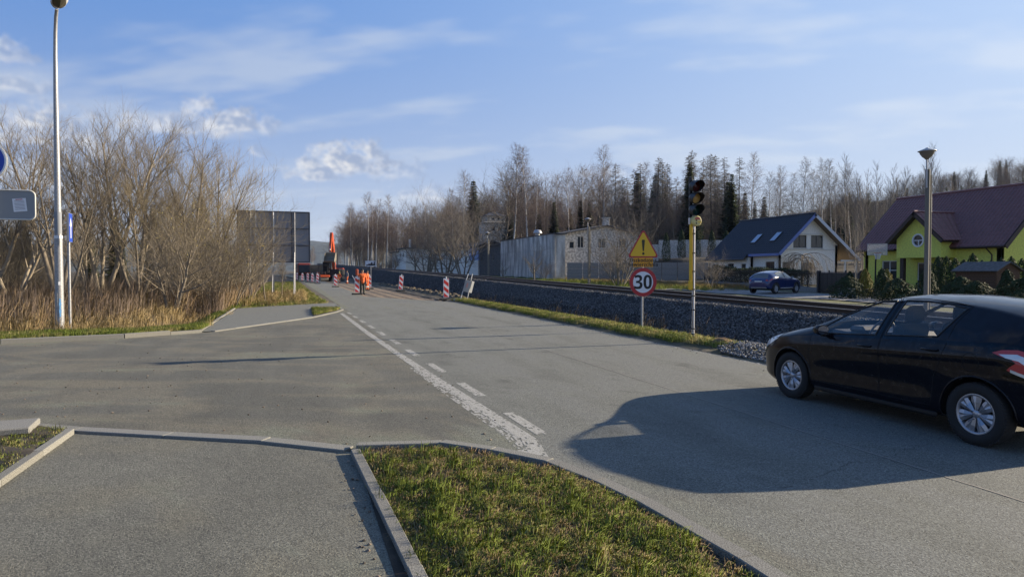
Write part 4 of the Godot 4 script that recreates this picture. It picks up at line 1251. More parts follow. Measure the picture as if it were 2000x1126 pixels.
	plant_tree("weeping_tree", "small weeping tree with hanging bare twigs in front of the blue-roofed house", "tree", weep, W(44.3, land(44.3, 51.0), 51.0), 1.1, 0.7, bark, grey_twig)
	var hedge_m := leafmat("hedge_green", 0.040, 0.058, 0.026, 0.2)
	var thuja_m := leafmat("thuja_green", 0.045, 0.070, 0.028, 0.2)
	var gold_m := leafmat("golden_thuja", 0.20, 0.17, 0.035, 0.2)
	var hz := leafy_mesh(51, 4200, 0.10, func(q: RandomNumberGenerator):
		var x := q.randf_range(-1.35, 1.35); var f := q.randf()
		if f < 0.5: return [Vector3(x, q.randf() * 1.55, q.randf_range(0.38, 0.58) * (1.0 if q.randf() < 0.5 else -1.0)), Vector3(0, 0.2, 1)]
		return [Vector3(x, 1.35 + 0.3 * q.randf() + 0.14 * sin(x * 5.0), q.randf_range(-0.5, 0.5)), Vector3.UP])
	for i in 8:
		var at := Vector2(41.6 - i * 0.63, 60.0 - i * 2.35)
		var o := put("hedge_section", hz, hedge_m)
		o.position = W(at.x, land(at.x, at.y), at.y); o.rotation.y = 1.31; o.scale = Vector3(1.0, r.randf_range(0.92, 1.12), 1.1)
		tag(o, "%s section from the left of the dark hedge behind the iron fence" % NTH[i], "hedge", "hedge sections by the blue-roofed house")
	var th := leafy_mesh(52, 3200, 0.075, egg(0.48, 2.3, 2.6, 0.05))
	for i in 15:
		var u := 33.8 - i * 0.60; var v := 39.6 - i * 0.02
		var o := put("thuja", th, thuja_m)
		o.position = W(v, land(v, u), u); o.scale = Vector3(1.0, r.randf_range(0.93, 1.08), 1.0) * r.randf_range(0.95, 1.05); o.rotation.y = r.randf() * TAU
		tag(o, "%s rounded thuja from the left in the row before the green house" % NTH[i], "thuja", "row of thujas before the green house")
	var bush := [leafy_mesh(53, 4200, 0.085, egg(0.95, 1.30, 2.0, 0.2)), leafy_mesh(54, 3400, 0.08, egg(0.55, 1.75, 1.3, 0.16))]
	var bl := [[30.6, 31.5, 0, 1.0], [31.6, 30.0, 1, 1.0], [31.0, 28.4, 0, 0.98], [31.2, 26.8, 1, 1.05], [31.8, 25.4, 0, 1.05], [31.0, 24.0, 0, 0.95], [31.4, 22.8, 1, 1.0], [31.0, 21.6, 0, 1.1], [31.2, 20.2, 0, 1.05], [31.0, 18.9, 1, 1.05], [31.2, 17.6, 0, 1.1], [33.6, 34.4, 1, 0.9], [36.0, 36.2, 1, 0.82], [36.6, 34.6, 1, 0.8]]
	for i in bl.size():
		var b: Array = bl[i]
		var o := put("evergreen_bush", bush[b[2]], hedge_m)
		o.position = W(b[0], land(b[0], b[1]) - 0.05, b[1]); o.scale = Vector3.ONE * b[3]; o.rotation.y = r.randf() * TAU
		tag(o, "dark evergreen bush, %s from the gate in the belt before the green house" % NTH[i], "bush", "evergreen bushes along the garden")
	for b in [[32.6, 32.2, "golden thuja bush near the thin tree, left one of two"], [33.0, 31.0, "golden thuja bush beside the dark bushes, right one of two"]]:
		var o := put("golden_bush", bush[1], gold_m)
		o.position = W(b[0], land(b[0], b[1]), b[1]); o.scale = Vector3(0.9, 0.95, 0.9)
		tag(o, b[2], "bush")
	for s in [[33.0, 33.3, 0.36, "thin bare garden tree at the end of the black fence"], [33.7, 33.9, 0.33, "thin bare garden tree touching the fence corner"]]:
		plant_tree("young_tree", s[3], "tree", asp[0], W(s[0], land(s[0], s[1]), s[1]), s[2], r.randf() * TAU, pale_bark, grey_twig)
	for i in 5:
		var o := put("thuja", th, hedge_m)
		var v := 52.0 + i * 2.6; var u := 88.0
		o.position = W(v, land(v, u), u); o.scale = Vector3(1.3, 1.75, 1.3)
		tag(o, "%s slim dark thuja from the left before the white far fence" % NTH[i], "thuja", "slim thujas at the white far fence")

# ---------------------------------------------------------------- buildings
# A wall in its own x, y plane (outside towards +z) with openings; holes: [x0, x1, y0, y1]
func wall_mesh(outline: PackedVector2Array, holes: Array, thick: float, tint := Color(1, 1, 1)) -> MB:
	var mb := MB.new()
	mb.col = tint
	var xs := []; var ys := []
	for p in outline: xs.append(p.x); ys.append(p.y)
	for h in holes: xs.append(h[0]); xs.append(h[1]); ys.append(h[2]); ys.append(h[3])
	xs.sort(); ys.sort()
	for i in xs.size() - 1:
		for j in ys.size() - 1:
			if xs[i + 1] - xs[i] < 1e-4 or ys[j + 1] - ys[j] < 1e-4: continue
			var mid := Vector2((xs[i] + xs[i + 1]) / 2, (ys[j] + ys[j + 1]) / 2)
			var skip := false
			for h in holes:
				if mid.x > h[0] and mid.x < h[1] and mid.y > h[2] and mid.y < h[3]: skip = true
			if skip: continue
			var cell := PackedVector2Array([Vector2(xs[i], ys[j]), Vector2(xs[i + 1], ys[j]), Vector2(xs[i + 1], ys[j + 1]), Vector2(xs[i], ys[j + 1])])
			for poly in Geometry2D.intersect_polygons(cell, outline):
				var tr := Geometry2D.triangulate_polygon(poly)
				for z in [0.0, -thick]:
					var s := mb.v.size()
					for p in poly: mb.vert(Vector3(p.x, p.y, z), Vector3(0, 0, 1 if z == 0.0 else -1))
					for k in range(0, tr.size(), 3): mb.face(s + tr[k], s + tr[k + 1], s + tr[k + 2])
	for h in holes:
		mb.quad(Vector3(h[0], h[2], 0), Vector3(h[0], h[3], 0), Vector3(h[0], h[3], -thick), Vector3(h[0], h[2], -thick), Vector3(1, 0, 0))
		mb.quad(Vector3(h[1], h[2], 0), Vector3(h[1], h[3], 0), Vector3(h[1], h[3], -thick), Vector3(h[1], h[2], -thick), Vector3(-1, 0, 0))
		mb.quad(Vector3(h[0], h[2], 0), Vector3(h[1], h[2], 0), Vector3(h[1], h[2], -thick), Vector3(h[0], h[2], -thick), Vector3(0, 1, 0))
		mb.quad(Vector3(h[0], h[3], 0), Vector3(h[1], h[3], 0), Vector3(h[1], h[3], -thick), Vector3(h[0], h[3], -thick), Vector3(0, -1, 0))
	var n := outline.size()
	for i in n:
		var a := outline[i]; var b := outline[(i + 1) % n]
		var c := outline[(i + 2) % n]
		var o := Vector2(b.y - a.y, a.x - b.x).normalized()
		mb.quad(Vector3(a.x, a.y, 0), Vector3(b.x, b.y, 0), Vector3(b.x, b.y, -thick), Vector3(a.x, a.y, -thick), Vector3(o.x, o.y, 0))
	return mb

func box_room(n: float, w: float, lo: float, hi: float) -> PackedVector2Array:
	return PackedVector2Array([Vector2(n, lo), Vector2(w, lo), Vector2(w, hi), Vector2(n, hi)])

# X puts the wall's own axes into the thing; adds frame and pane for each hole
func build_wall(parent: Node3D, outline: PackedVector2Array, holes: Array, m: Material, X: Transform3D, frame: Material, thick := 0.3, sill: Material = null, tint := Color(1, 1, 1)) -> MeshInstance3D:
	var w := put("wall", wall_mesh(outline, holes, thick, tint), m, parent)
	w.transform = X
	for h in holes:
		var mb := MB.new()
		var fw := 0.07
		var x0: float = h[0]; var x1: float = h[1]; var y0: float = h[2]; var y1: float = h[3]
		var z := -0.12
		mb.box(Vector3((x0 + x1) / 2, y0 + fw / 2, z), Vector3(x1 - x0 - 0.004, fw, 0.07), Basis.IDENTITY, 0.008)
		mb.box(Vector3((x0 + x1) / 2, y1 - fw / 2, z), Vector3(x1 - x0 - 0.004, fw, 0.07), Basis.IDENTITY, 0.008)
		for x in [x0 + fw / 2 + 0.002, x1 - fw / 2 - 0.002]: mb.box(Vector3(x, (y0 + y1) / 2, z), Vector3(fw, y1 - y0 - 2 * fw, 0.07), Basis.IDENTITY, 0.008)
		if x1 - x0 > 0.95: mb.box(Vector3((x0 + x1) / 2, (y0 + y1) / 2, z), Vector3(fw, y1 - y0 - 2 * fw, 0.068), Basis.IDENTITY, 0.008)
		if h.size() > 4: mb.box(Vector3((x0 + x1) / 2, lerpf(y0, y1, 0.5), z), Vector3(x1 - x0 - 2 * fw, fw * 0.8, 0.066), Basis.IDENTITY, 0.008)
		var win := put("window", mb, frame, parent)
		win.transform = X
		var g := MB.new()
		g.quad(Vector3(x0 + fw * 0.6, y0 + fw * 0.6, z), Vector3(x1 - fw * 0.6, y0 + fw * 0.6, z), Vector3(x1 - fw * 0.6, y1 - fw * 0.6, z), Vector3(x0 + fw * 0.6, y1 - fw * 0.6, z), Vector3(0, 0, 1))
		put("pane", g, mt("house_glass", 0.025, 0.03, 0.035, 0.06), win)
		if sill:
			var s := MB.new()
			s.box(Vector3((x0 + x1) / 2, y0 - 0.035, 0.03), Vector3(x1 - x0 + 0.16, 0.05, 0.14), Basis.IDENTITY, 0.01)
			put("window_sill", s, sill, parent).transform = X
	return w

# a tiled roof slope: from the eave (a to b) up to the ridge (d above a, e above b)
func tiles(a: Vector3, b: Vector3, d: Vector3, e: Vector3, wave := 0.30, row := 0.36, amp := 0.045) -> MB:
	var mb := MB.new()
	var L := a.distance_to(b); var S := a.distance_to(d)
	var nn := (b - a).cross(d - a).normalized()
	if nn.y < 0.0: nn = -nn
	var nx := int(L / wave * 5.0); var ny := int(S / row)
	for j in ny:
		var s := mb.v.size()
		for i in nx + 1:
			var x := float(i) / nx
			var ph := x * L / wave
			var bump := amp * (0.5 + 0.5 * cos(ph * TAU))
			var sl := -amp * 0.5 * sin(ph * TAU) * TAU / wave
			var along_ := (b - a).normalized()
			var n2 := (nn - along_ * sl * 0.9).normalized()
			var g := 0.86 + 0.26 * absf(sin(floor(ph) * 12.9898 + j * 78.233) * 43758.5453 - floor(sin(floor(ph) * 12.9898 + j * 78.233) * 43758.5453))
			mb.col = Color(g, g, g)
			var p0 := a.lerp(b, x).lerp(d.lerp(e, x), float(j) / ny)
			var p1 := a.lerp(b, x).lerp(d.lerp(e, x), float(j + 1) / ny)
			mb.vert(p0 + nn * (bump - 0.03), n2 * 0.5 - (d - a).normalized())
			mb.vert(p0 + nn * (bump + 0.035), n2)
			mb.vert(p1 + nn * (bump + 0.006), n2)
		for i in nx:
			var q := s + i * 3
			mb.face(q, q + 3, q + 1); mb.face(q + 3, q + 4, q + 1)
			mb.face(q + 1, q + 4, q + 2); mb.face(q + 4, q + 5, q + 2)
	return mb

func slab3(a: Vector3, b: Vector3, d: Vector3, e: Vector3, thick: float) -> MB:   # a board from a quad, thickened downwards
	var mb := MB.new()
	var nn := (b - a).cross(d - a).normalized()
	if nn.y < 0.0: nn = -nn
	var k := nn * -thick
	mb.quad(a, b, e, d, nn)
	mb.quad(a + k, b + k, e + k, d + k, -nn)
	for s in [[a, b], [b, e], [e, d], [d, a]]:
		var o: Vector3 = ((s[0] + s[1]) * 0.5 - (a + b + d + e) * 0.25).normalized()
		mb.quad(s[0], s[1], s[1] + k, s[0] + k, o)
	return mb

func facing(dir: Vector3, at: Vector3) -> Transform3D:   # wall axes: z along dir (outside), y up
	var x := Vector3.UP.cross(dir).normalized()
	return Transform3D(Basis(x, Vector3.UP, dir), at)

func ridge_caps(parent: Node3D, a: Vector3, b: Vector3, m: Material) -> void:
	var n := int(a.distance_to(b) / 0.38)
	var mb := MB.new()
	for i in n:
		var p := a.lerp(b, float(i) / n); var q := a.lerp(b, (i + 1.08) / n)
		mb.tube(PackedVector3Array([p, q]), PackedFloat32Array([0.11, 0.13]), 8)
	put("ridge_tiles", mb, m, parent)

func buildings() -> void:
	blue_house()
	green_house()
	far_buildings()
	fences()

func blue_house() -> void:
	var plaster := textured("grey_plaster", 0.97, 0.93, 0.85, 0.92, T.plaster, 0.5, 0.0, true)
	var tile := textured("blue_tile", 0.026, 0.030, 0.045, 0.55, T.soft, 0.8, 0.0, true)
	var dark := mt("anthracite_frame", 0.03, 0.032, 0.036, 0.5)
	var trim := mt("white_trim", 0.62, 0.61, 0.58, 0.7)
	var wood := textured("soffit_wood", 0.34, 0.27, 0.19, 0.8, T.bark, 1.0)
	var foil := mt("blue_fascia", 0.12, 0.18, 0.42, 0.5)
	var o := thing("blue_roofed_house", "pale house with dark blue tiled roof and two skylights, gable facing the road", "house")
	var g := 0.1
	var U := 57.0
	# gable towards the viewer
	var gx := facing(Vector3(0, 0, 1), W(50.4, 0, U))
	build_wall(o, PackedVector2Array([Vector2(-3.8, g), Vector2(3.6, g), Vector2(3.6, 4.35), Vector2(0, 7.25), Vector2(-3.8, 3.55)]), [[-2.0, -0.35, 4.02, 5.3], [0.2, 1.75, 4.02, 5.3], [-3.3, -2.45, 0.5, 2.55], [-1.0, 0.4, 1.2, 2.5]], plaster, gx, dark, 0.3, trim)
	for y in [3.85, 5.42]:
		var b := MB.new()
		var wl: float = 3.4 if y < 4.0 else 1.75
		b.box(Vector3(-0.1, y, 0.035), Vector3(wl * 2.0, 0.09, 0.07), Basis.IDENTITY, 0.015)
		put("cornice", b, trim, o).transform = gx
	# long side wall towards the railway, in two steps
	var sx := facing(Vector3(-1, 0, 0), W(46.6, 0, 59.1))
	build_wall(o, box_room(-1.9, 2.1, g, 3.55), [[0.1, 1.5, 1.35, 2.6]], plaster, Transform3D(sx.basis, sx.origin), dark, 0.3, trim)
	var s2 := facing(Vector3(-1, 0, 0), W(46.05, 0, 64.5))
	build_wall(o, box_room(-3.5, 3.4, g, 3.1), [[-0.2, 0.9, 1.2, 2.45], [-3.0, -1.9, 0.4, 2.4], [2.2, 3.0, 1.2, 2.4]], plaster, s2, dark, 0.3, trim)
	var back := facing(Vector3(0, 0, -1), W(50.4, 0, 68.0))
	build_wall(o, PackedVector2Array([Vector2(-3.6, g), Vector2(4.3, g), Vector2(4.3, 3.0), Vector2(0, 7.2), Vector2(-3.6, 4.3)]), [], plaster, back, dark)
	var rs := facing(Vector3(1, 0, 0), W(54.0, 0, 62.5))
	build_wall(o, box_room(-5.5, 5.5, g, 4.3), [[-1, 1, 1, 2.3]], plaster, rs, dark)
	# roof
	var r0 := W(50.4, 7.5, 56.2); var r1 := W(50.4, 7.5, 68.4)
	var roof := put("roof", tiles(W(46.0, 3.42, 56.2), W(46.0, 3.42, 61.0), r0, W(50.4, 7.5, 61.0)), tile, o)
	put("roof", tiles(W(45.45, 2.91, 61.0), W(45.45, 2.91, 68.4), W(50.4, 7.5, 61.0), r1), tile, o)
	put("roof", tiles(W(56.2, 2.87, 68.4), W(56.2, 2.87, 56.2), r1, r0), tile, o)
	put("soffit", slab3(W(46.02, 3.38, 56.25), W(46.02, 3.38, 68.3), W(50.4, 7.44, 56.25), W(50.4, 7.44, 68.3), 0.14), wood, o)
	put("soffit", slab3(W(56.15, 2.84, 56.25), W(56.15, 2.84, 68.3), W(50.4, 7.44, 56.25), W(50.4, 7.44, 68.3), 0.14), wood, o)
	ridge_caps(o, r0 + Vector3(0, 0.03, 0), r1 + Vector3(0, 0.03, 0), tile)
	put("verge_board", slab3(W(45.9, 3.40, 56.12), W(45.9, 3.40, 56.17), W(50.4, 7.53, 56.12), W(50.4, 7.53, 56.17), 0.30), foil, o)
	put("verge_board", slab3(W(56.25, 2.88, 56.12), W(56.25, 2.88, 56.17), W(50.4, 7.53, 56.12), W(50.4, 7.53, 56.17), 0.30), mt("pale_board", 0.55, 0.57, 0.62, 0.6), o)
	var fas := MB.new()
	fas.box(W(45.97, 3.30, 58.6), Vector3(0.05, 0.26, 4.8)); put("fascia", fas, foil, o)
	var gut := MB.new()
	gut.rod(W(45.38, 2.86, 61.0), W(45.38, 2.86, 68.4), 0.065, 8); put("gutter", gut, dark, o)
	var glass := mt("skylight_glass", 0.30, 0.38, 0.50, 0.05)
	for c in [[61.9, 0.40], [58.9, 0.42]]:
		var m := MB.new()
		var cc := W(46.0, 3.45, c[0]).lerp(W(50.4, 7.53, c[0]), c[1])
		var up := (W(50.4, 7.53, 0) - W(46.0, 3.45, 0)).normalized()
		var nn := Vector3(-up.y, up.x, 0)
		var B := Basis(Vector3(0, 0, -1), up, nn)
		m.box(cc + nn * 0.06, Vector3(0.86, 1.45, 0.12), B, 0.02)
		var sk := put("skylight", m, dark, o)
		var m2 := MB.new()
		m2.box(cc + nn * 0.125, Vector3(0.70, 1.28, 0.012), B)
		put("pane", m2, glass, sk)
	# open shelter on posts at the right
	var car := MB.new()
	for p in [[54.6, 56.6], [56.0, 56.6], [54.6, 60.5], [56.0, 60.5]]: car.box(W(p[0], 1.35, p[1]), Vector3(0.14, 2.7, 0.14))
	car.box(W(55.2, 2.72, 56.6), Vector3(2.2, 0.16, 0.12)); put("shelter_posts", car, trim, o)
	# rafters below the right eave
	for k in 6:
		var f := MB.new()
		f.box(W(55.1, 3.58, 56.6 + k * 0.9), Vector3(2.4, 0.12, 0.09), Basis(Vector3.BACK, -0.675)); put("rafter", f, wood, o)

func green_house() -> void:
	var lime := textured("lime_plaster", 0.80, 0.80, 0.16, 0.92, T.plaster, 0.5, 0.0, true)
	var tile := textured("maroon_tile", 0.30, 0.12, 0.105, 0.5, T.soft, 0.8, 0.0, true)
	var brown := mt("dark_brown_wood", 0.045, 0.025, 0.018, 0.6)
	var white := mt("white_frame", 0.75, 0.75, 0.74, 0.5)
	var o := thing("green_house", "lime green house with maroon tiled roof and round dormer window", "house")
	var g := 0.0
	var sx := facing(Vector3(-1, 0, 0), W(47.0, 0, 40.5))       # own x runs towards the viewer
	build_wall(o, box_room(-6.1, 5.9, g, 3.95), [[-4.2, -2.7, 0.9, 2.5, 1], [-0.8, 0.1, 0.2, 2.3], [2.6, 3.8, 0.9, 2.3]], lime, sx, white, 0.3, white)
	var gx := facing(Vector3(0, 0, 1), W(51.1, 0, 34.6))
	build_wall(o, PackedVector2Array([Vector2(-4.1, g), Vector2(4.1, g), Vector2(4.1, 3.95), Vector2(0, 7.75), Vector2(-4.1, 3.95)]), [[-0.8, 0.8, 4.4, 5.8]], lime, gx, white, 0.3, white)
	var back := facing(Vector3(0, 0, -1), W(51.1, 0, 46.4))
	build_wall(o, PackedVector2Array([Vector2(-4.1, g), Vector2(4.1, g), Vector2(4.1, 3.95), Vector2(0, 7.75), Vector2(-4.1, 3.95)]), [], lime, back, white)
	var far_ := facing(Vector3(1, 0, 0), W(55.2, 0, 40.5))
	build_wall(o, box_room(-5.9, 5.9, g, 3.95), [], lime, far_, white)
	var r0 := W(51.1, 8.0, 33.9); var r1 := W(51.1, 8.0, 47.0)
	put("roof", tiles(W(46.4, 3.42, 33.9), W(46.4, 3.42, 47.0), r0, r1), tile, o)
	put("roof", tiles(W(55.8, 3.42, 47.0), W(55.8, 3.42, 33.9), r1, r0), tile, o)
	ridge_caps(o, r0 + Vector3(0, 0.04, 0), r1 + Vector3(0, 0.04, 0), tile)
	put("soffit", slab3(W(46.42, 3.38, 33.95), W(46.42, 3.38, 46.95), W(51.1, 7.94, 33.95), W(51.1, 7.94, 46.95), 0.16), brown, o)
	put("soffit", slab3(W(55.78, 3.38, 33.95), W(55.78, 3.38, 46.95), W(51.1, 7.94, 33.95), W(51.1, 7.94, 46.95), 0.16), brown, o)
	for e in [33.86, 47.04]:
		put("verge_board", slab3(W(46.35, 3.40, e - 0.03), W(46.35, 3.40, e + 0.03), W(51.1, 8.03, e - 0.03), W(51.1, 8.03, e + 0.03), 0.30), brown, o)
	var gut := MB.new()
	gut.rod(W(46.32, 3.36, 33.9), W(46.32, 3.36, 37.4), 0.07, 8); gut.rod(W(46.32, 3.36, 42.8), W(46.32, 3.36, 47.0), 0.07, 8)
	put("gutter", gut, brown, o)
	for u in [35.2, 46.3]:
		var dp := MB.new()
		dp.tube(PackedVector3Array([W(46.32, 3.3, u), W(46.75, 2.95, u), W(46.93, 2.8, u), W(46.93, 0.1, u)]), PackedFloat32Array([0.045, 0.045, 0.045, 0.045]), 7)
		put("downpipe", dp, brown, o)
	# dormer bay over the porch
	var bx := facing(Vector3(-1, 0, 0), W(45.6, 0, 40.0))
	var bay := MB.new()
	var out_ := PackedVector2Array([Vector2(-1.95, 2.67), Vector2(1.95, 2.67), Vector2(1.95, 4.25), Vector2(0, 6.0), Vector2(-1.95, 4.25)])
	# front with a round opening: a ring of pieces
	var ring := PackedVector2Array()
	for k in 40: ring.append(Vector2(cos(TAU * k / 40), sin(TAU * k / 40)) * 0.42 + Vector2(0, 4.0))
	for half in 2:
		var cut := PackedVector2Array([Vector2(-3, 0), Vector2(0, 0), Vector2(0, 9), Vector2(-3, 9)]) if half == 0 else PackedVector2Array([Vector2(0, 0), Vector2(3, 0), Vector2(3, 9), Vector2(0, 9)])
		for part_ in Geometry2D.intersect_polygons(out_, cut):
			for p in Geometry2D.clip_polygons(part_, ring): bay.prism(p, 0.0, -0.28)
	bay.box(Vector3(-1.83, 3.45, -1.0), Vector3(0.24, 1.6, 1.45)); bay.box(Vector3(1.83, 3.45, -1.0), Vector3(0.24, 1.6, 1.45))
	bay.box(Vector3(0, 2.74, -0.95), Vector3(3.4, 0.14, 1.3))
	put("bay", bay, lime, o).transform = bx
	var rw := MB.new()
	rw.lathe([Vector2(0.41, -0.06), Vector2(0.41, 0.05), Vector2(0.52, 0.05), Vector2(0.52, 0.0), Vector2(0.47, -0.06)], 36, Transform3D(Basis(Vector3.RIGHT, PI / 2), Vector3(0, 4.0, 0)), false)
	rw.box(Vector3(0, 4.0, -0.05), Vector3(0.84, 0.07, 0.05)); rw.box(Vector3(0, 3.79, -0.05), Vector3(0.07, 0.36, 0.048))
	var wn := put("round_window", rw, white, o)
	wn.transform = bx
	var pn := MB.new()
	pn.lathe([Vector2(0.0, 0.0), Vector2(0.43, 0.0)], 30, Transform3D(Basis(Vector3.RIGHT, PI / 2), Vector3(0, 4.0, -0.07)))
	put("pane", pn, mt("house_glass", 0.025, 0.03, 0.035, 0.06), wn)
	var dr := MB.new()
	put("dormer_roof", tiles(W(45.1, 3.92, 42.5), W(47.2, 3.92, 42.5), W(45.1, 6.15, 40.0), W(49.3, 6.15, 40.0)), tile, o)
	put("dormer_roof", tiles(W(47.2, 3.92, 37.5), W(45.1, 3.92, 37.5), W(49.3, 6.15, 40.0), W(45.1, 6.15, 40.0)), tile, o)
	put("soffit", slab3(W(45.12, 3.88, 42.45), W(47.2, 3.88, 42.45), W(45.12, 6.10, 40.0), W(48.9, 6.10, 40.0), 0.14), brown, o)
	put("soffit", slab3(W(45.12, 3.88, 37.55), W(47.2, 3.88, 37.55), W(45.12, 6.10, 40.0), W(48.9, 6.10, 40.0), 0.14), brown, o)
	for e in [42.55, 37.45]:
		put("verge_board", slab3(W(45.05, 3.90, e), W(45.10, 3.90, e), W(45.05, 6.18, 40.0), W(45.10, 6.18, 40.0), 0.26), brown, o)
	ridge_caps(o, W(45.1, 6.19, 40.0), W(49.2, 6.19, 40.0), tile)
	var pil := MB.new()
	pil.box(W(45.9, 1.33, 41.6), Vector3(0.32, 2.66, 0.32), Basis.IDENTITY, 0.02); pil.box(W(45.9, 1.33, 38.4), Vector3(0.32, 2.66, 0.32), Basis.IDENTITY, 0.02)
	put("porch_pillars", pil, brown, o)

func far_buildings() -> void:
	var conc := MB.new()
	var cm := textured("stained_concrete", 0.90, 0.86, 0.79, 0.9, T.blotch, 0.16, 0.0, true)
	cm.uv1_scale = Vector3(0.10, 0.03, 0.10)
	var o := thing("concrete_hall", "tall blank grey concrete wall of a hall with dark vertical stains", "building")
	for i in 6:
		for j in 3:
			var mb := MB.new()
			var gg := 0.78 + 0.3 * rng.randf()
			mb.col = Color(gg, gg, gg * 1.02)
			var u := 84.0 + i * 4.0
			mb.box(W(32.0, 0.45 + [1.0, 3.0, 4.99][j] , u), Vector3(0.3, 1.985 if j < 2 else 1.97, 3.985), Basis.IDENTITY, 0.015)
			put("concrete_panel", mb, cm, o)
	var bulk := MB.new()
	bulk.box(W(32.85, 3.2, 94.0), Vector3(1.3, 6.3, 23.9)); put("hall_body", bulk, cm, o)
	var cap := MB.new()
	cap.box(W(32.75, 6.49, 94.0), Vector3(1.9, 0.12, 24.4)); put("roof_edge", cap, mt("dark_sheet", 0.06, 0.06, 0.065, 0.6), o)
	var vent := MB.new()
	vent.lathe([Vector2(0.0, 1.05), Vector2(0.45, 0.95), Vector2(0.62, 0.62), Vector2(0.62, 0.50), Vector2(0.3, 0.48), Vector2(0.3, 0.0)], 16, Transform3D(Basis.IDENTITY, W(32.9, 6.5, 91.0)))
	put("roof_vent", vent, mt("zinc", 0.42, 0.42, 0.42, 0.5, 0.4), o)

	var shed_m := textured("dark_shed", 0.18, 0.18, 0.18, 0.9, T.blotch, 0.3)
	var white := textured("white_wash", 0.98, 0.94, 0.86, 0.92, T.plaster, 0.3, 0.0, true)
	var frame := mt("old_frame", 0.45, 0.43, 0.38, 0.8)
	var sheet_m := mt("dark_sheet", 0.06, 0.06, 0.065, 0.6)
	var s := thing("dark_shed", "dark grey flat-roofed shed between the concrete wall and the white warehouse", "building")
	var sx := facing(Vector3(-1, 0, 0), W(32.2, 0, 113.6))
	build_wall(s, box_room(-7.3, 7.3, 0.3, 6.0), [[-6.0, -5.2, 3.4, 4.3], [-1.5, -0.6, 3.4, 4.3], [1.3, 2.2, 3.4, 4.3]], shed_m, sx, frame)
	var sb := MB.new(); sb.box(W(34.6, 6.06, 113.6), Vector3(5.4, 0.14, 15.0)); put("roof", sb, sheet_m, s)
	var sb2 := MB.new(); sb2.box(W(34.8, 3.1, 113.6), Vector3(4.4, 5.7, 14.4)); put("shed_body", sb2, shed_m, s)

	var w := thing("warehouse", "long low whitewashed warehouse with a pale blue patch and two small windows", "building")
	var wx := facing(Vector3(-1, 0, 0), W(32.0, 0, 141.0))
	build_wall(w, box_room(-19.8, 7.9, 0.3, 6.1), [[-12.0, -10.6, 4.2, 5.2], [-4.0, -2.6, 4.2, 5.2], [5.6, 7.2, 4.2, 5.2]], white, wx, frame)
	build_wall(w, box_room(7.9, 13.4, 0.3, 6.1), [], white, wx, frame)
	build_wall(w, box_room(13.4, 20.0, 0.3, 3.6), [], white, wx, frame)
	build_wall(w, box_room(13.4, 20.0, 3.6, 6.1), [[14.8, 16.3, 4.2, 5.3]], textured("pale_blue_wash", 0.45, 0.58, 0.92, 0.92, T.plaster, 0.3), wx, frame)
	var wb := MB.new(); wb.box(W(34.8, 3.1, 141.0), Vector3(4.4, 5.8, 39.6)); put("warehouse_body", wb, white, w)
	put("roof", slab3(W(31.3, 6.15, 120.8), W(31.3, 6.15, 161.2), W(34.7, 7.4, 120.8), W(34.7, 7.4, 161.2), 0.14), textured("grey_felt", 0.16, 0.15, 0.145, 0.9, T.soft, 0.4), w)
	put("roof", slab3(W(38.0, 6.15, 120.8), W(38.0, 6.15, 161.2), W(34.7, 7.4, 120.8), W(34.7, 7.4, 161.2), 0.14), mats["grey_felt"], w)

	var f := thing("white_shed", "small white building with dark flat roof and four little windows, farthest along the railway", "building")
	var fx := facing(Vector3(-1, 0, 0), W(26.0, 0, 182.0))
	build_wall(f, box_room(-12.0, 2.0, 0.8, 6.6), [[-11.4, -10.4, 5.0, 5.8], [-9.6, -8.7, 5.0, 5.8], [-6.6, -5.5, 5.0, 5.9], [-4.4, -3.3, 5.0, 5.9]], white, fx, frame)
	build_wall(f, box_room(2.0, 13.0, 0.8, 7.2), [[3.0, 5.0, 5.2, 6.2], [8.0, 10.0, 5.2, 6.2]], white, fx, frame)
	var fb := MB.new(); fb.box(W(29.8, 3.8, 182.0 + 5.0), Vector3(7.0, 5.8, 13.8)); fb.box(W(29.8, 4.0, 182.0 - 7.5), Vector3(7.0, 6.3, 10.8)); put("shed_body", fb, white, f)
	var fr := MB.new(); fr.box(W(29.3, 6.72, 187.2), Vector3(8.2, 0.2, 14.6)); fr.box(W(29.3, 7.32, 174.3), Vector3(8.2, 0.2, 11.8)); put("roof", fr, sheet_m, f)
	var ch := MB.new(); ch.box(W(28.5, 8.6, 178.0), Vector3(0.5, 2.6, 0.5)); put("chimney", ch, white, f)

	# square tower
	var tm := textured("tower_render", 0.85, 0.80, 0.70, 0.95, T.blotch, 0.25, 0.0, true)
	var t := thing("square_tower", "weathered square tower with pyramid roof rising behind the warehouse", "tower")
	for k in 4:
		var dir := Vector3(0, 0, 1).rotated(Vector3.UP, k * PI / 2)
		var X := facing(dir, W(41.6, 0, 144.0) + dir * 2.6)
		build_wall(t, box_room(-2.6 if k % 2 == 0 else -2.3, 2.6 if k % 2 == 0 else 2.3, 0.4, 12.0), [[-1.2, -0.3, 10.3, 11.2], [0.3, 1.2, 10.3, 11.2]] if k % 2 == 0 else [[-0.6, 0.6, 8.0, 9.8]], tm, X, frame)
		var X2 := facing(dir, W(41.6, 0, 144.0) + dir * 2.1)
		build_wall(t, box_room(-2.1 if k % 2 == 0 else -1.8, 2.1 if k % 2 == 0 else 1.8, 12.25, 13.6), [[-0.9, -0.35, 12.7, 13.2], [0.35, 0.9, 12.7, 13.2]] if k % 2 == 0 else [], tm, X2, frame)
	var led := MB.new(); led.box(W(41.6, 12.12, 144.0), Vector3(5.7, 0.25, 5.7), Basis.IDENTITY, 0.05); put("ledge", led, tm, t)
	var pyr := MB.new()
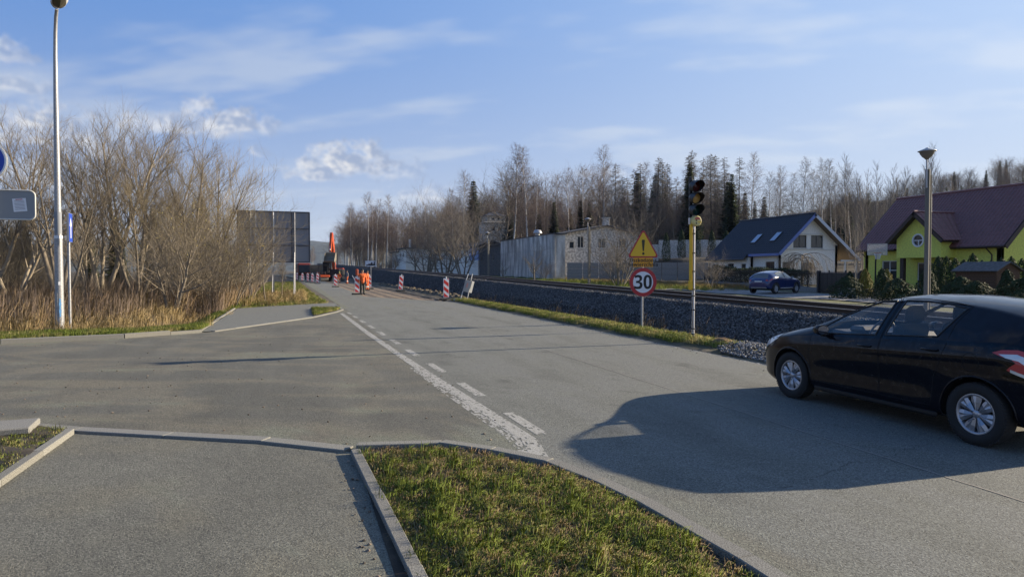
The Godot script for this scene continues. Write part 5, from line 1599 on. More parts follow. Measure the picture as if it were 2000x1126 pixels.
	for k in 4:
		var a := Vector3(2.5, 0, 2.5).rotated(Vector3.UP, k * PI / 2); var b := Vector3(2.5, 0, 2.5).rotated(Vector3.UP, (k + 1) * PI / 2)
		var c := W(41.6, 13.6, 144.0); var top := W(41.6, 14.75, 144.0)
		var nn := (b - a).cross(top - c - a).normalized()
		if nn.y < 0: nn = -nn
		pyr.tri(c + a, c + b, top, nn)
		pyr.tri(c + a, c + b, c, Vector3.DOWN)
	put("roof", pyr, sheet_m, t)

	# old house on the bank
	var oldm := textured("old_render", 0.80, 0.75, 0.67, 0.95, T.blotch, 0.3, 0.0, true)
	var h := thing("old_house", "old grey-brown rendered house with low-pitched roof and chimney behind the second lamp post", "house")
	var hx := facing(Vector3(0, 0, 1), W(43.4, 0, 91.0))
	build_wall(h, PackedVector2Array([Vector2(-6.2, 0.3), Vector2(5.6, 0.3), Vector2(5.6, 7.2), Vector2(0.2, 8.25), Vector2(-6.2, 7.2)]), [[-5.6, -4.8, 4.9, 5.9], [-4.3, -3.3, 5.0, 6.7], [-1.0, 0.2, 5.0, 6.4], [2.4, 3.6, 5.0, 6.4]], oldm, hx, frame)
	var hb := MB.new(); hb.box(W(43.1, 3.7, 96.6), Vector3(11.6, 7.0, 10.4)); put("house_body", hb, oldm, h)
	put("roof", slab3(W(36.8, 7.15, 90.4), W(36.8, 7.15, 102.0), W(43.6, 8.42, 90.4), W(43.6, 8.42, 102.0), 0.16), mats["grey_felt"], h)
	put("roof", slab3(W(49.5, 7.15, 90.4), W(49.5, 7.15, 102.0), W(43.6, 8.42, 90.4), W(43.6, 8.42, 102.0), 0.16), mats["grey_felt"], h)
	var hc := MB.new(); hc.box(W(44.6, 8.7, 93.0), Vector3(0.8, 1.8, 0.8), Basis.IDENTITY, 0.03); hc.box(W(44.6, 9.6, 93.0), Vector3(1.0, 0.14, 1.0)); put("chimney", hc, oldm, h)

func fences() -> void:
	var iron := mt("black_iron", 0.012, 0.012, 0.013, 0.5)
	var grey := textured("plinth_concrete", 0.50, 0.48, 0.45, 0.9, T.fine, 0.8)
	var path := [Vector2(40.6, 61.0), Vector2(38.9, 54.0), Vector2(36.9, 46.0), Vector2(35.5, 38.2), Vector2(34.7, 34.4)]
	var f := thing("iron_fence", "black iron bar fence on a low concrete plinth in front of the dark hedge", "fence")
	var bars := MB.new()
	for i in path.size() - 1:
		var a: Vector2 = path[i]; var b: Vector2 = path[i + 1]
		var L := a.distance_to(b)
		var n := int(round(L / 2.3))
		var B := Basis(Vector3.UP, atan2(b.y - a.y, b.x - a.x))
		for k in n:
			var p := a.lerp(b, float(k) / n)
			var po := MB.new()
			po.box(W(p.x, land(p.x, p.y) + 0.8, p.y), Vector3(0.08, 1.6, 0.08), B, 0.01); put("fence_post", po, iron, f)
			var mid := a.lerp(b, (k + 0.5) / n)
			var pl := MB.new()
			pl.box(W(mid.x, land(mid.x, mid.y) + 0.12, mid.y), Vector3(L / n - 0.02, 0.5, 0.16), B, 0.02); put("plinth", pl, grey, f)
			var y := land(mid.x, mid.y)
			var rl := MB.new()
			for hh in [0.5, 1.38]: rl.box(W(mid.x, y + hh, mid.y), Vector3(L / n, 0.045, 0.03), B)
			put("rail", rl, iron, f)
			for q in 18:
				var s := a.lerp(b, (k + (q + 0.5) / 18.0) / n)
				bars.box(W(s.x, y + 0.95, s.y), Vector3(0.02, 1.16, 0.02), B)
	var bo := put("bars", bars, iron, f)
	bo.set_meta("kind", "stuff")
	# solid sliding gate behind the blue car
	var g := thing("black_gate", "dark sheet-metal gate in the fence line right of the blue car", "gate")
	var ga := Vector2(35.6, 39.0); var gb := Vector2(34.6, 34.2)
	var B2 := Basis(Vector3.UP, atan2(gb.y - ga.y, gb.x - ga.x))
	for k in 9:
		var p := ga.lerp(gb, (k + 0.5) / 9.0)
		var mb := MB.new()
		mb.box(W(p.x - 0.25, 0.86, p.y), Vector3(0.52, 1.35, 0.03), B2, 0.008); put("panel", mb, iron, g)
	for p in [ga, gb]:
		var mb := MB.new(); mb.box(W(p.x - 0.25, 0.8, p.y), Vector3(0.22, 1.75, 0.22), B2, 0.02); put("gate_post", mb, iron, g)
	# low concrete wall right of the gate
	var lw := MB.new(); lw.box(W(32.9, 0.26, 33.0), Vector3(0.3, 0.6, 2.6), Basis(Vector3.UP, 0.2), 0.03)
	tag(put("low_wall", lw, grey), "low dark concrete wall stub between gate and golden bushes", "wall")
	# white hoarding on the bank
	var wm := textured("white_sheet", 0.70, 0.70, 0.68, 0.7, T.soft, 0.3)
	var hd := thing("white_hoarding", "long white panel fence on the bank in front of the dark spruces", "fence")
	for k in 9:
		var v := 51.5 + k * 1.9
		var mb := MB.new(); mb.box(W(v, land(v, 91.0) + 1.35, 91.0), Vector3(1.86, 2.8, 0.06), Basis.IDENTITY, 0.02); put("panel", mb, wm, hd)
	# retaining wall below the old house
	var rt := thing("retaining_wall", "grey concrete panel wall below the old house, behind the bare trees", "wall")
	for k in 11:
		var v := 34.0 + k * 2.0
		for j in 3:
			var mb := MB.new(); mb.box(W(v, 0.75 + j * 0.78, 80.0 - k * 0.5), Vector3(1.97, 0.765, 0.12), Basis(Vector3.UP, -0.24), 0.02); put("concrete_panel", mb, grey, rt)
	# garden shed
	var pine := textured("shed_boards", 0.20, 0.105, 0.055, 0.85, T.bark, 1.2)
	var s := thing("garden_shed", "small brown wooden shed with dark felt roof and a little window before the thuja row", "shed")
	var at := W(36.2, 0.0, 27.4)
	var shx := facing(Vector3(-1, 0, 0), at + Vector3(-0.85, 0, 0))
	for j in 11:
		var mb := MB.new()
		mb.box(at + Vector3(-0.86, 0.14 + j * 0.15, 0), Vector3(0.03, 0.142, 2.3), Basis(Vector3.BACK, 0.05), 0.006); put("board", mb, pine, s)
		var m2 := MB.new()
		m2.box(at + Vector3(0, 0.14 + j * 0.15, 1.16), Vector3(1.7, 0.142, 0.03), Basis(Vector3.RIGHT, -0.05), 0.006); put("board", m2, pine, s)
	var body := MB.new(); body.box(at + Vector3(0, 0.85, 0), Vector3(1.66, 1.68, 2.26)); put("shed_body", body, pine, s)
	var gb2 := MB.new(); gb2.prism(PackedVector2Array([Vector2(-0.85, 1.70), Vector2(0.85, 1.70), Vector2(0, 2.1)]), 1.16, -1.15, Transform3D(Basis.IDENTITY, at)); put("gable", gb2, pine, s)
	put("roof", slab3(at + Vector3(-1.05, 1.66, 1.32), at + Vector3(-1.05, 1.66, -1.32), at + Vector3(0, 2.17, 1.32), at + Vector3(0, 2.17, -1.32), 0.05), mats["grey_felt"], s)
	put("roof", slab3(at + Vector3(1.05, 1.66, 1.32), at + Vector3(1.05, 1.66, -1.32), at + Vector3(0, 2.17, 1.32), at + Vector3(0, 2.17, -1.32), 0.05), mats["grey_felt"], s)
	var wn := MB.new(); wn.box(at + Vector3(0.1, 1.1, 1.185), Vector3(0.5, 0.55, 0.03)); put("window", wn, mt("house_glass", 0.025, 0.03, 0.035, 0.06), s)

# ---------------------------------------------------------------- vehicles
func curve(t: Array, x: float) -> float:   # smooth curve through [x, y] pairs (monotone cubic)
	var n := t.size()
	if x <= t[0][0]: return t[0][1]
	if x >= t[n - 1][0]: return t[n - 1][1]
	var i := 0
	while x > t[i + 1][0]: i += 1
	var h: float = t[i + 1][0] - t[i][0]
	var d: float = (t[i + 1][1] - t[i][1]) / h
	var m0 := d; var m1 := d
	if i > 0:
		var dp: float = (t[i][1] - t[i - 1][1]) / (t[i][0] - t[i - 1][0])
		m0 = 0.0 if dp * d <= 0.0 else 2.0 * dp * d / (dp + d)
	if i < n - 2:
		var dn: float = (t[i + 2][1] - t[i + 1][1]) / (t[i + 2][0] - t[i + 1][0])
		m1 = 0.0 if dn * d <= 0.0 else 2.0 * dn * d / (dn + d)
	var s: float = (x - t[i][0]) / h
	var s2 := s * s; var s3 := s2 * s
	return t[i][1] * (2 * s3 - 3 * s2 + 1) + m0 * h * (s3 - 2 * s2 + s) + t[i + 1][1] * (3 * s2 - 2 * s3) + m1 * h * (s3 - s2)

# A car's skin: for the distance x from the front bumper, section points run from the sill up the side, over the shoulder and glass to the roof's middle.
class CarSkin:
	var P: Dictionary
	var host
	const NS := 26    # side
	const NG := 18    # glass band
	const NR := 16    # top
	func top(x: float) -> float: return host.curve(P.top, x)
	func section(x: float) -> PackedVector2Array:   # (half width, height)
		var w: float = host.curve(P.wide, x)
		var yt := top(x)
		var ys: float = minf(host.curve(P.belt, x), yt - 0.02)
		var yb: float = host.curve(P.sill, x)
		var zr: float = minf(host.curve(P.roofw, x), w - 0.03)
		var yr: float = maxf(ys + 0.01, yt - host.curve(P.drop, x))
		var c := [Vector2(w - 0.10, yb), Vector2(w - 0.025, yb + 0.07), Vector2(w - 0.012, lerpf(yb, ys, 0.30)), Vector2(w, lerpf(yb, ys, 0.55)), Vector2(w - 0.004, lerpf(yb, ys, 0.78)), Vector2(w - 0.035, ys)]
		var o := PackedVector2Array()
		for i in NS:
			var t := float(i) / NS * 5.0
			var k := mini(int(t), 4); var f := t - k
			var p0: Vector2 = c[maxi(k - 1, 0)]; var p3: Vector2 = c[mini(k + 2, 5)]
			o.append((c[k] as Vector2).cubic_interpolate(c[k + 1], p0, p3, f))
		# a crease along the doors: a shallow step in the side
		for i in NS:
			var q := (o[i].y - yb) / maxf(0.05, ys - yb)
			o[i].x += P.crease * (smoothstep(0.74, 0.80, q) - 0.6 * smoothstep(0.82, 0.98, q)) * smoothstep(0.5, 1.1, x) * (1.0 - smoothstep(P.len - 0.5, P.len - 0.1, x))
			o[i].x -= P.crease * 1.3 * exp(-pow((q - 0.42) / 0.16, 2.0)) * smoothstep(0.9, 1.4, x) * (1.0 - smoothstep(P.rear - 0.7, P.rear - 0.2, x))
		var a := Vector2(w - 0.035, ys); var b := Vector2(zr, yr)
		for i in NG:
			var t := float(i) / NG
			o.append(a.lerp(b, t) + Vector2(P.bulge * sin(PI * t), 0.0))
		for i in NR + 1:
			var t := float(i) / NR
			var e := 1.0 - pow(1.0 - t, 2.0)
			o.append(Vector2(zr * cos(t * PI * 0.5) if false else zr * (1.0 - t), lerpf(yr, yt, 1.0 - pow(1.0 - t, P.get("round", 2.6))) + 0.0 * e))
		return o
	func side(x: float, y: float) -> float:   # half width at a height
		var s := section(x)
		for i in NS + NG:
			if s[i + 1].y >= y and s[i].y <= y:
				return lerpf(s[i].x, s[i + 1].x, (y - s[i].y) / maxf(1e-5, s[i + 1].y - s[i].y))
		return s[NS + NG].x

func inside(poly: PackedVector2Array, p: Vector2) -> bool: return Geometry2D.is_point_in_polygon(p, poly)

func v2(list: Array) -> PackedVector2Array:
	var o := PackedVector2Array()
	for p in list: o.append(Vector2(p[0], p[1]))
	return o

func side_strip(S: CarSkin, poly: PackedVector2Array, z: float, r: float, close := true, lift := 0.0) -> MB:   # a thin bead along an outline drawn on the side
	var pts := PackedVector3Array(); var rad := PackedFloat32Array()
	var n := poly.size()
	for i in (n if close else n - 1):
		var a := poly[i]; var b := poly[(i + 1) % n]
		var m := maxi(1, int(a.distance_to(b) / 0.05))
		for k in m:
			var p := a.lerp(b, float(k) / m)
			pts.append(Vector3(p.x, p.y, z * (S.side(p.x, p.y) + lift))); rad.append(r)
	if close: pts.append(pts[0]); rad.append(r)
	else:
		var p := poly[n - 1]
		pts.append(Vector3(p.x, p.y, z * (S.side(p.x, p.y) + lift))); rad.append(r)
	var mb := MB.new()
	mb.tube(pts, rad, 5, false)
	return mb

func side_patch(S: CarSkin, poly: PackedVector2Array, sd: float, lift: float, cell: float) -> MB:   # a piece of the side within an outline
	var mb := MB.new()
	var lo := poly[0]; var hi := poly[0]
	for p in poly: lo = lo.min(p); hi = hi.max(p)
	for i in int((hi.x - lo.x) / cell) + 1:
		for j in int((hi.y - lo.y) / cell) + 1:
			var a := lo + Vector2(i, j) * cell
			var c := PackedVector2Array([a, a + Vector2(cell, 0), a + Vector2(cell, cell), a + Vector2(0, cell)])
			for q in Geometry2D.intersect_polygons(c, poly):
				var tr := Geometry2D.triangulate_polygon(q)
				var s := mb.v.size()
				for p in q:
					var z := S.side(p.x, p.y)
					var nn := Vector3(-(S.side(p.x + 0.01, p.y) - z) * 100.0, -(S.side(p.x, p.y + 0.01) - z) * 100.0, 1.0).normalized()
					mb.vert(Vector3(p.x, p.y, sd * z) + Vector3(nn.x, nn.y, nn.z * sd) * lift, Vector3(nn.x, nn.y, nn.z * sd))
				for k in range(0, tr.size(), 3): mb.face(s + tr[k], s + tr[k + 1], s + tr[k + 2])
	return mb

# own axes of a car: x from the front bumper backwards, y up, z to its left (+) and right (-)
func make_car(o: Node3D, P: Dictionary, step: float, paint: Material, glass: Material) -> void:
	var S := CarSkin.new()
	S.P = P; S.host = self
	var L: float = P.len
	var xs := PackedFloat32Array()
	var x := 0.0
	while x < L:
		xs.append(x)
		x += step * (0.3 if x < 0.06 or x > L - 0.08 else 1.0)
	xs.append(L)
	var secs := []
	for q in xs: secs.append(S.section(q))
	var nj: int = secs[0].size()
	var doors: Array = P.doors
	var parts := {"body": MB.new(), "windscreen": MB.new(), "rear_window": MB.new()}
	for sd in [1.0, -1.0]:
		var win := {}
		var pos := []; var nor := []
		for i in xs.size():
			for j in nj: pos.append(Vector3(xs[i], secs[i][j].y, sd * secs[i][j].x))
		var R: float = P.arch
		for i in xs.size():        # pull the vertices beside a wheel arch onto its circle
			for j in CarSkin.NS:
				for wx in [P.front, P.rear]:
					var d := Vector2(xs[i] - wx, secs[i][j].y - P.wheel)
					var ln := d.length()
					if ln > R - step * 0.55 and ln < R + step * 0.55:
						d = d / ln * R
						pos[i * nj + j] = Vector3(wx + d.x, P.wheel + d.y, pos[i * nj + j].z)
		for i in xs.size():
			for j in nj:
				var a: Vector3 = Vector3(xs[maxi(i - 1, 0)], secs[maxi(i - 1, 0)][j].y, sd * secs[maxi(i - 1, 0)][j].x); var b: Vector3 = Vector3(xs[mini(i + 1, xs.size() - 1)], secs[mini(i + 1, xs.size() - 1)][j].y, sd * secs[mini(i + 1, xs.size() - 1)][j].x)
				var c: Vector3 = pos[i * nj + maxi(j - 1, 0)]; var e: Vector3 = pos[i * nj + mini(j + 1, nj - 1)]
				var nn := (b - a).cross(e - c).normalized()
				if nn.y * 0.3 + nn.z * sd + (0.0 if j < nj - 2 else nn.y * 3.0) < 0.0: nn = -nn
				nor.append(nn)
		for i in xs.size() - 1:
			for j in nj - 1:
				var mid: Vector3 = (pos[i * nj + j] + pos[(i + 1) * nj + j + 1]) * 0.5
				var m2 := Vector2(mid.x, mid.y)
				var key := "body"
				if j < CarSkin.NS:
					if m2.distance_to(Vector2(P.front, P.wheel)) < R - 0.004 or m2.distance_to(Vector2(P.rear, P.wheel)) < R - 0.004: continue
				if j >= CarSkin.NS - 2 and j < CarSkin.NS + CarSkin.NG:
					for w in P.windows.size():
						if inside(P.windows[w], m2): key = "side_window%d" % w
				if j >= CarSkin.NS + CarSkin.NG:
					if mid.x > P.screen[0] and mid.x < P.screen[1] and absf(mid.z) < secs[i][CarSkin.NS + CarSkin.NG].x - 0.045: key = "windscreen"
					elif mid.x > P.hatch[0] and mid.x < P.hatch[1] and absf(mid.z) < secs[i][CarSkin.NS + CarSkin.NG].x - 0.06: key = "rear_window"
				if key == "body" and j < CarSkin.NS + CarSkin.NG:
					for dn in doors.size():
						if inside(doors[dn], m2): key = "door%d" % dn
				if key == "body" and P.has("clad") and (mid.y < P.clad or mid.distance_to(Vector3(P.front, P.wheel, mid.z)) < R + 0.05 or mid.distance_to(Vector3(P.rear, P.wheel, mid.z)) < R + 0.05) and j < CarSkin.NS: key = "cladding"
				var store: Dictionary = parts if key in ["body", "windscreen", "rear_window", "cladding"] else win
				if not store.has(key): store[key] = MB.new()
				var mb: MB = store[key]
				var q := []
				for c in [[0, 0], [1, 0], [1, 1], [0, 1]]:
					var id: int = (i + c[0]) * nj + j + c[1]
					q.append(mb.vert(pos[id], nor[id]))
				mb.face(q[0], q[1], q[2]); mb.face(q[0], q[2], q[3])
		for dn in doors.size():
			var dk := "door%d" % dn
			if not win.has(dk): continue
			var d := put("door", win[dk], paint, o)
			var gap := side_strip(S, doors[dn], sd, 0.0045, true, -0.0015)
			put("seam", gap, mt("gap_black", 0.004, 0.004, 0.004, 0.9), d)
			if win.has("side_window%d" % dn):
				put("window", win["side_window%d" % dn], glass, d)
				put("window_trim", side_strip(S, P.windows[dn], sd, P.get("trim", 0.011), true, 0.001), mt("black_trim", 0.008, 0.008, 0.009, 0.45), d)
			var hp: Array = P.handles[dn]
			var hb := MB.new()
			var pts := PackedVector3Array(); var rad := PackedFloat32Array()
			for k in 9:
				var t := k / 8.0
				var hx: float = hp[0] + (t - 0.5) * 0.19
				pts.append(Vector3(hx, hp[1], sd * (S.side(hx, hp[1]) + 0.004 + 0.026 * sin(PI * t)))); rad.append(0.011 + 0.004 * sin(PI * t))
			hb.tube(pts, rad, 7)
			put("handle", hb, paint, d)
		if win.has("side_window2"): put("quarter_window", win["side_window2"], glass, o)
		for lamp in ["headlight", "tail_light"]:
			var lp := put(lamp, side_patch(S, P[lamp], sd, 0.004, step * 1.6), P.lamp_mats[lamp], o)
			if P.has("lamp_strips") and lamp == "tail_light":
				for st in P.lamp_strips: put("lamp_band", side_patch(S, st[0], sd, 0.007, step * 1.6), st[1], lp)
		for arch in [P.front, P.rear]:   # lip and dark well of each arch
			var pts := PackedVector3Array(); var rad := PackedFloat32Array()
			var well := MB.new()
			for k in 29:
				var a := lerpf(-0.30, PI + 0.30, k / 28.0)
				var q := Vector2(arch + cos(a) * R, P.wheel + sin(a) * R)
				if q.y < host_sill(P, q.x): continue
				pts.append(Vector3(q.x, q.y, sd * (S.side(q.x, q.y) - 0.004))); rad.append(0.012)
			if pts.size() > 2:
				var lip := MB.new(); lip.tube(pts, rad, 6, false); put("arch_lip", lip, paint if not P.has("clad") else mt("cladding", 0.02, 0.02, 0.022, 0.7), o)
				for k in pts.size() - 1:
					var a := pts[k]; var b := pts[k + 1]
					var ia := Vector3(a.x, a.y, sd * 0.45); var ib := Vector3(b.x, b.y, sd * 0.45)
					var c := Vector3(arch, P.wheel, a.z)
					well.quad(a, b, ib, ia, (c - a).normalized())
				for k in pts.size() - 1: well.tri(Vector3(pts[k].x, pts[k].y, sd * 0.45), Vector3(pts[k + 1].x, pts[k + 1].y, sd * 0.45), Vector3(arch, P.wheel - 0.1, sd * 0.45), Vector3(0, 0, sd))
				put("wheel_well", well, mt("well_black", 0.006, 0.006, 0.006, 0.95), o)
		# mirror
		var mx: float = P.mirror[0]; var my: float = P.mirror[1]
		var mz: float = S.side(mx, my - 0.06)
		var mir := MB.new()
		var prof := []
		for k in 9:
			var t := k / 8.0
			prof.append(Vector2(0.085 * pow(sin(PI * (0.06 + 0.5 * t)), 0.7), t * 0.13))
		var mm := MB.new()
		mm.lathe([Vector2(0.0, -0.085), Vector2(0.045, -0.075), Vector2(0.075, -0.045), Vector2(0.088, 0.0), Vector2(0.086, 0.03), Vector2(0.078, 0.034)], 18, Transform3D(Basis(Vector3(0, 0, -1) * 1.0, Vector3(1, 0, 0) * 1.1, Vector3(0, 1, 0) * 0.72), Vector3(mx, my, sd * (mz + 0.11))))
		mm.box(Vector3(mx, my - 0.065, sd * (mz + 0.03)), Vector3(0.07, 0.03, 0.12), Basis.IDENTITY, 0.01)
		var mr := put("mirror", mm, paint, o)
		var mg := MB.new()
		mg.lathe([Vector2(0.0, 0.036), Vector2(0.074, 0.036)], 16, Transform3D(Basis(Vector3(0, 0, -1) * 1.0, Vector3(1, 0, 0) * 1.1, Vector3(0, 1, 0) * 0.72), Vector3(mx, my, sd * (mz + 0.11))))
		put("mirror_glass", mg, mt("mirror_glass", 0.8, 0.8, 0.82, 0.04, 1.0), mr)
	# front and rear ends closed
	for e in 2:
		var i := 0 if e == 0 else xs.size() - 1
		var c := Vector3(xs[i], (secs[i][0].y + secs[i][nj - 1].y) * 0.5, 0)
		var nn := Vector3(-1 if e == 0 else 1, 0, 0)
		for sd in [1.0, -1.0]:
			for j in nj - 1: parts.body.tri(c, Vector3(xs[i], secs[i][j].y, sd * secs[i][j].x), Vector3(xs[i], secs[i][j + 1].y, sd * secs[i][j + 1].x), nn)
			parts.body.tri(c, Vector3(xs[i], secs[i][0].y, 0), Vector3(xs[i], secs[i][0].y, sd * secs[i][0].x), nn)
	put("body", parts.body, paint, o)
	put("windscreen", parts.windscreen, glass, o)
	put("rear_window", parts.rear_window, glass, o)
	if parts.has("cladding"): put("cladding", parts.cladding, mt("cladding", 0.02, 0.02, 0.022, 0.7), o)
	# floor and cabin
	var dark := mt("cabin_dark", 0.022, 0.023, 0.026, 0.85)
	var fl := MB.new()
	fl.box(Vector3(L * 0.5, P.floor_, 0), Vector3(L - 0.5, 0.10, 1.05)); put("underbody", fl, mt("well_black", 0.006, 0.006, 0.006, 0.95), o)
	var cab := MB.new()
	cab.box(Vector3(P.screen[0] + 0.30, P.dash - 0.12, 0), Vector3(0.62, 0.30, 1.36), Basis(Vector3.BACK, -0.06), 0.10)
	cab.box(Vector3(P.screen[0] + 0.42, P.dash + 0.06, 0.36), Vector3(0.24, 0.09, 0.40), Basis.IDENTITY, 0.04)
	put("dashboard", cab, mt("dashboard", 0.045, 0.048, 0.052, 0.6), o)
	var seats: Array = P.seats
	for st in seats:
		var mb := MB.new()
		var sx: float = st[0]; var sz: float = st[1]
		mb.box(Vector3(sx - 0.18, P.seat - 0.05, sz), Vector3(0.50, 0.16, st[2]), Basis(Vector3.BACK, -0.10), 0.05)
		mb.box(Vector3(sx + 0.15, P.seat + 0.27, sz), Vector3(0.13, 0.60, st[2] * 0.96), Basis(Vector3.BACK, -0.28), 0.05)
		for hz in ([0.0] if st[2] < 0.8 else [-0.36, 0.36]):
			mb.box(Vector3(sx + 0.255, P.seat + 0.66, sz + hz), Vector3(0.11, 0.20, 0.27), Basis(Vector3.BACK, -0.15), 0.05)
		put("seat", mb, dark, o)
	var sw := MB.new()
	var pts2 := PackedVector3Array(); var rad2 := PackedFloat32Array()
	var wc := Vector3(P.screen[0] + 0.62, P.dash + 0.02, 0.36)
	var WB := Basis(Vector3.BACK, -0.38)
	for k in 25: pts2.append(wc + WB * Vector3(0, cos(TAU * k / 24) * 0.18, sin(TAU * k / 24) * 0.18)); rad2.append(0.014)
	sw.tube(pts2, rad2, 6, false)
	sw.box(wc + WB * Vector3(-0.02, -0.01, 0), Vector3(0.05, 0.11, 0.14), WB, 0.02); sw.box(wc + WB * Vector3(-0.01, 0, 0), Vector3(0.02, 0.035, 0.34), WB); sw.box(wc + WB * Vector3(-0.01, -0.09, 0), Vector3(0.02, 0.16, 0.035), WB)
	put("steering_wheel", sw, mt("wheel_rim_grey", 0.10, 0.10, 0.105, 0.4), o)
	# wheels
	for wx in [P.front, P.rear]:
		for sd in [1.0, -1.0]:
			var hw: float = curve(P.wide, wx) - 0.005
			var wheel := Node3D.new()
			wheel.name = "wheel"; o.add_child(wheel, true)
			wheel.position = Vector3(wx, P.wheel, sd * (hw - 0.10))
			wheel.basis = Basis(Vector3(1, 0, 0), Vector3(0, 0, sd), Vector3(0, -sd, 0)) if true else Basis.IDENTITY
			wheel.rotation.y += 0.0
			make_wheel(wheel, P.wheel, P.rim, P.spokes, P.rim_mat, 0.31 if sd > 0 and wx == P.front else 0.0)

func host_sill(P: Dictionary, x: float) -> float: return curve(P.sill, x) - 0.02

func make_wheel(w: Node3D, R: float, rim: float, spokes: int, rm: Material, turn: float) -> void:   # axle along the wheel's own y, outside at +y
	var ty := MB.new()
	ty.lathe([Vector2(rim - 0.005, -0.085), Vector2(R - 0.03, -0.095), Vector2(R - 0.008, -0.08), Vector2(R, -0.05), Vector2(R, 0.05), Vector2(R - 0.006, 0.075), Vector2(R - 0.025, 0.092), Vector2((R + rim) * 0.5, 0.100), Vector2(rim + 0.012, 0.092), Vector2(rim - 0.006, 0.075), Vector2(rim - 0.01, 0.05)], 48)
	for k in 60:     # tread blocks at the shoulder
		var a := TAU * k / 60.0
		ty.box(Vector3(cos(a) * (R - 0.004), 0.055, sin(a) * (R - 0.004)), Vector3(0.012, 0.05, 0.022), Basis(Vector3.UP, -a))
	put("tyre", ty, mt("tyre", 0.020, 0.019, 0.018, 0.9), w)
	var rb := MB.new()
	rb.lathe([Vector2(rim, 0.078), Vector2(rim - 0.012, 0.082), Vector2(rim - 0.022, 0.076), Vector2(rim - 0.028, 0.05), Vector2(rim - 0.03, -0.02)], 48)
	rb.lathe([Vector2(0.0, 0.074), Vector2(0.030, 0.073), Vector2(0.036, 0.066), Vector2(0.05, 0.055), Vector2(0.05, 0.03)], 24)
	for k in spokes:
		var a := TAU * (k + 0.25) / spokes
		for h in [-1.0, 1.0]:
			var a1: float = a + h * (0.36 * TAU / spokes * 0.5)
			var r0 := 0.036; var r1 := rim - 0.018
			var w0 := 0.014; var w1: float = 0.84 * r1 * TAU / spokes * 0.28
			var p := []
			for q in [[r0, w0, 0.066], [lerpf(r0, r1, 0.55), w1 * 0.95, 0.072], [r1, w1 * 0.78, 0.068]]:
				var an: float = lerpf(a, a1, smoothstep(r0, r1, q[0]))
				var rd := Vector3(cos(an), 0, sin(an)); var tg := Vector3(-sin(an), 0, cos(an))
				p.append([rd * q[0] - tg * q[1] + Vector3(0, q[2] - 0.008, 0), rd * q[0] + Vector3(0, q[2] + 0.004, 0), rd * q[0] + tg * q[1] + Vector3(0, q[2] - 0.008, 0)])
			for s in 2:
				for e in 2:
					var A: Vector3 = p[s][e]; var B: Vector3 = p[s][e + 1]; var C: Vector3 = p[s + 1][e + 1]; var D: Vector3 = p[s + 1][e]
					var nn := (B - A).cross(D - A).normalized()
					if nn.y < 0: nn = -nn
					rb.quad(A, B, C, D, nn)
				for e in [0, 2]:
					var A: Vector3 = p[s][e]; var D: Vector3 = p[s + 1][e]
					rb.quad(A, D, D - Vector3(0, 0.03, 0), A - Vector3(0, 0.03, 0), (p[s][e] - p[s][1]).normalized())
	put("rim", rb, rm, w)
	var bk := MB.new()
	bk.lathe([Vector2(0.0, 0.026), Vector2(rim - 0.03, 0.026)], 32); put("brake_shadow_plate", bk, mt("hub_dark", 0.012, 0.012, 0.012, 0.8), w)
	var bolts := MB.new()
	for k in 4:
		var a := TAU * k / 4.0 + 0.4
		bolts.lathe([Vector2(0.0, 0.074), Vector2(0.009, 0.072), Vector2(0.011, 0.05)], 8, Transform3D(Basis.IDENTITY, Vector3(cos(a) * 0.055, 0, sin(a) * 0.055)))
	put("wheel_bolts", bolts, mt("bolt_steel", 0.25, 0.25, 0.26, 0.35, 0.8), w)
	w.rotate_object_local(Vector3.UP, turn)

func vehicles() -> void:
	black_car()
	blue_car()
	works_machines()

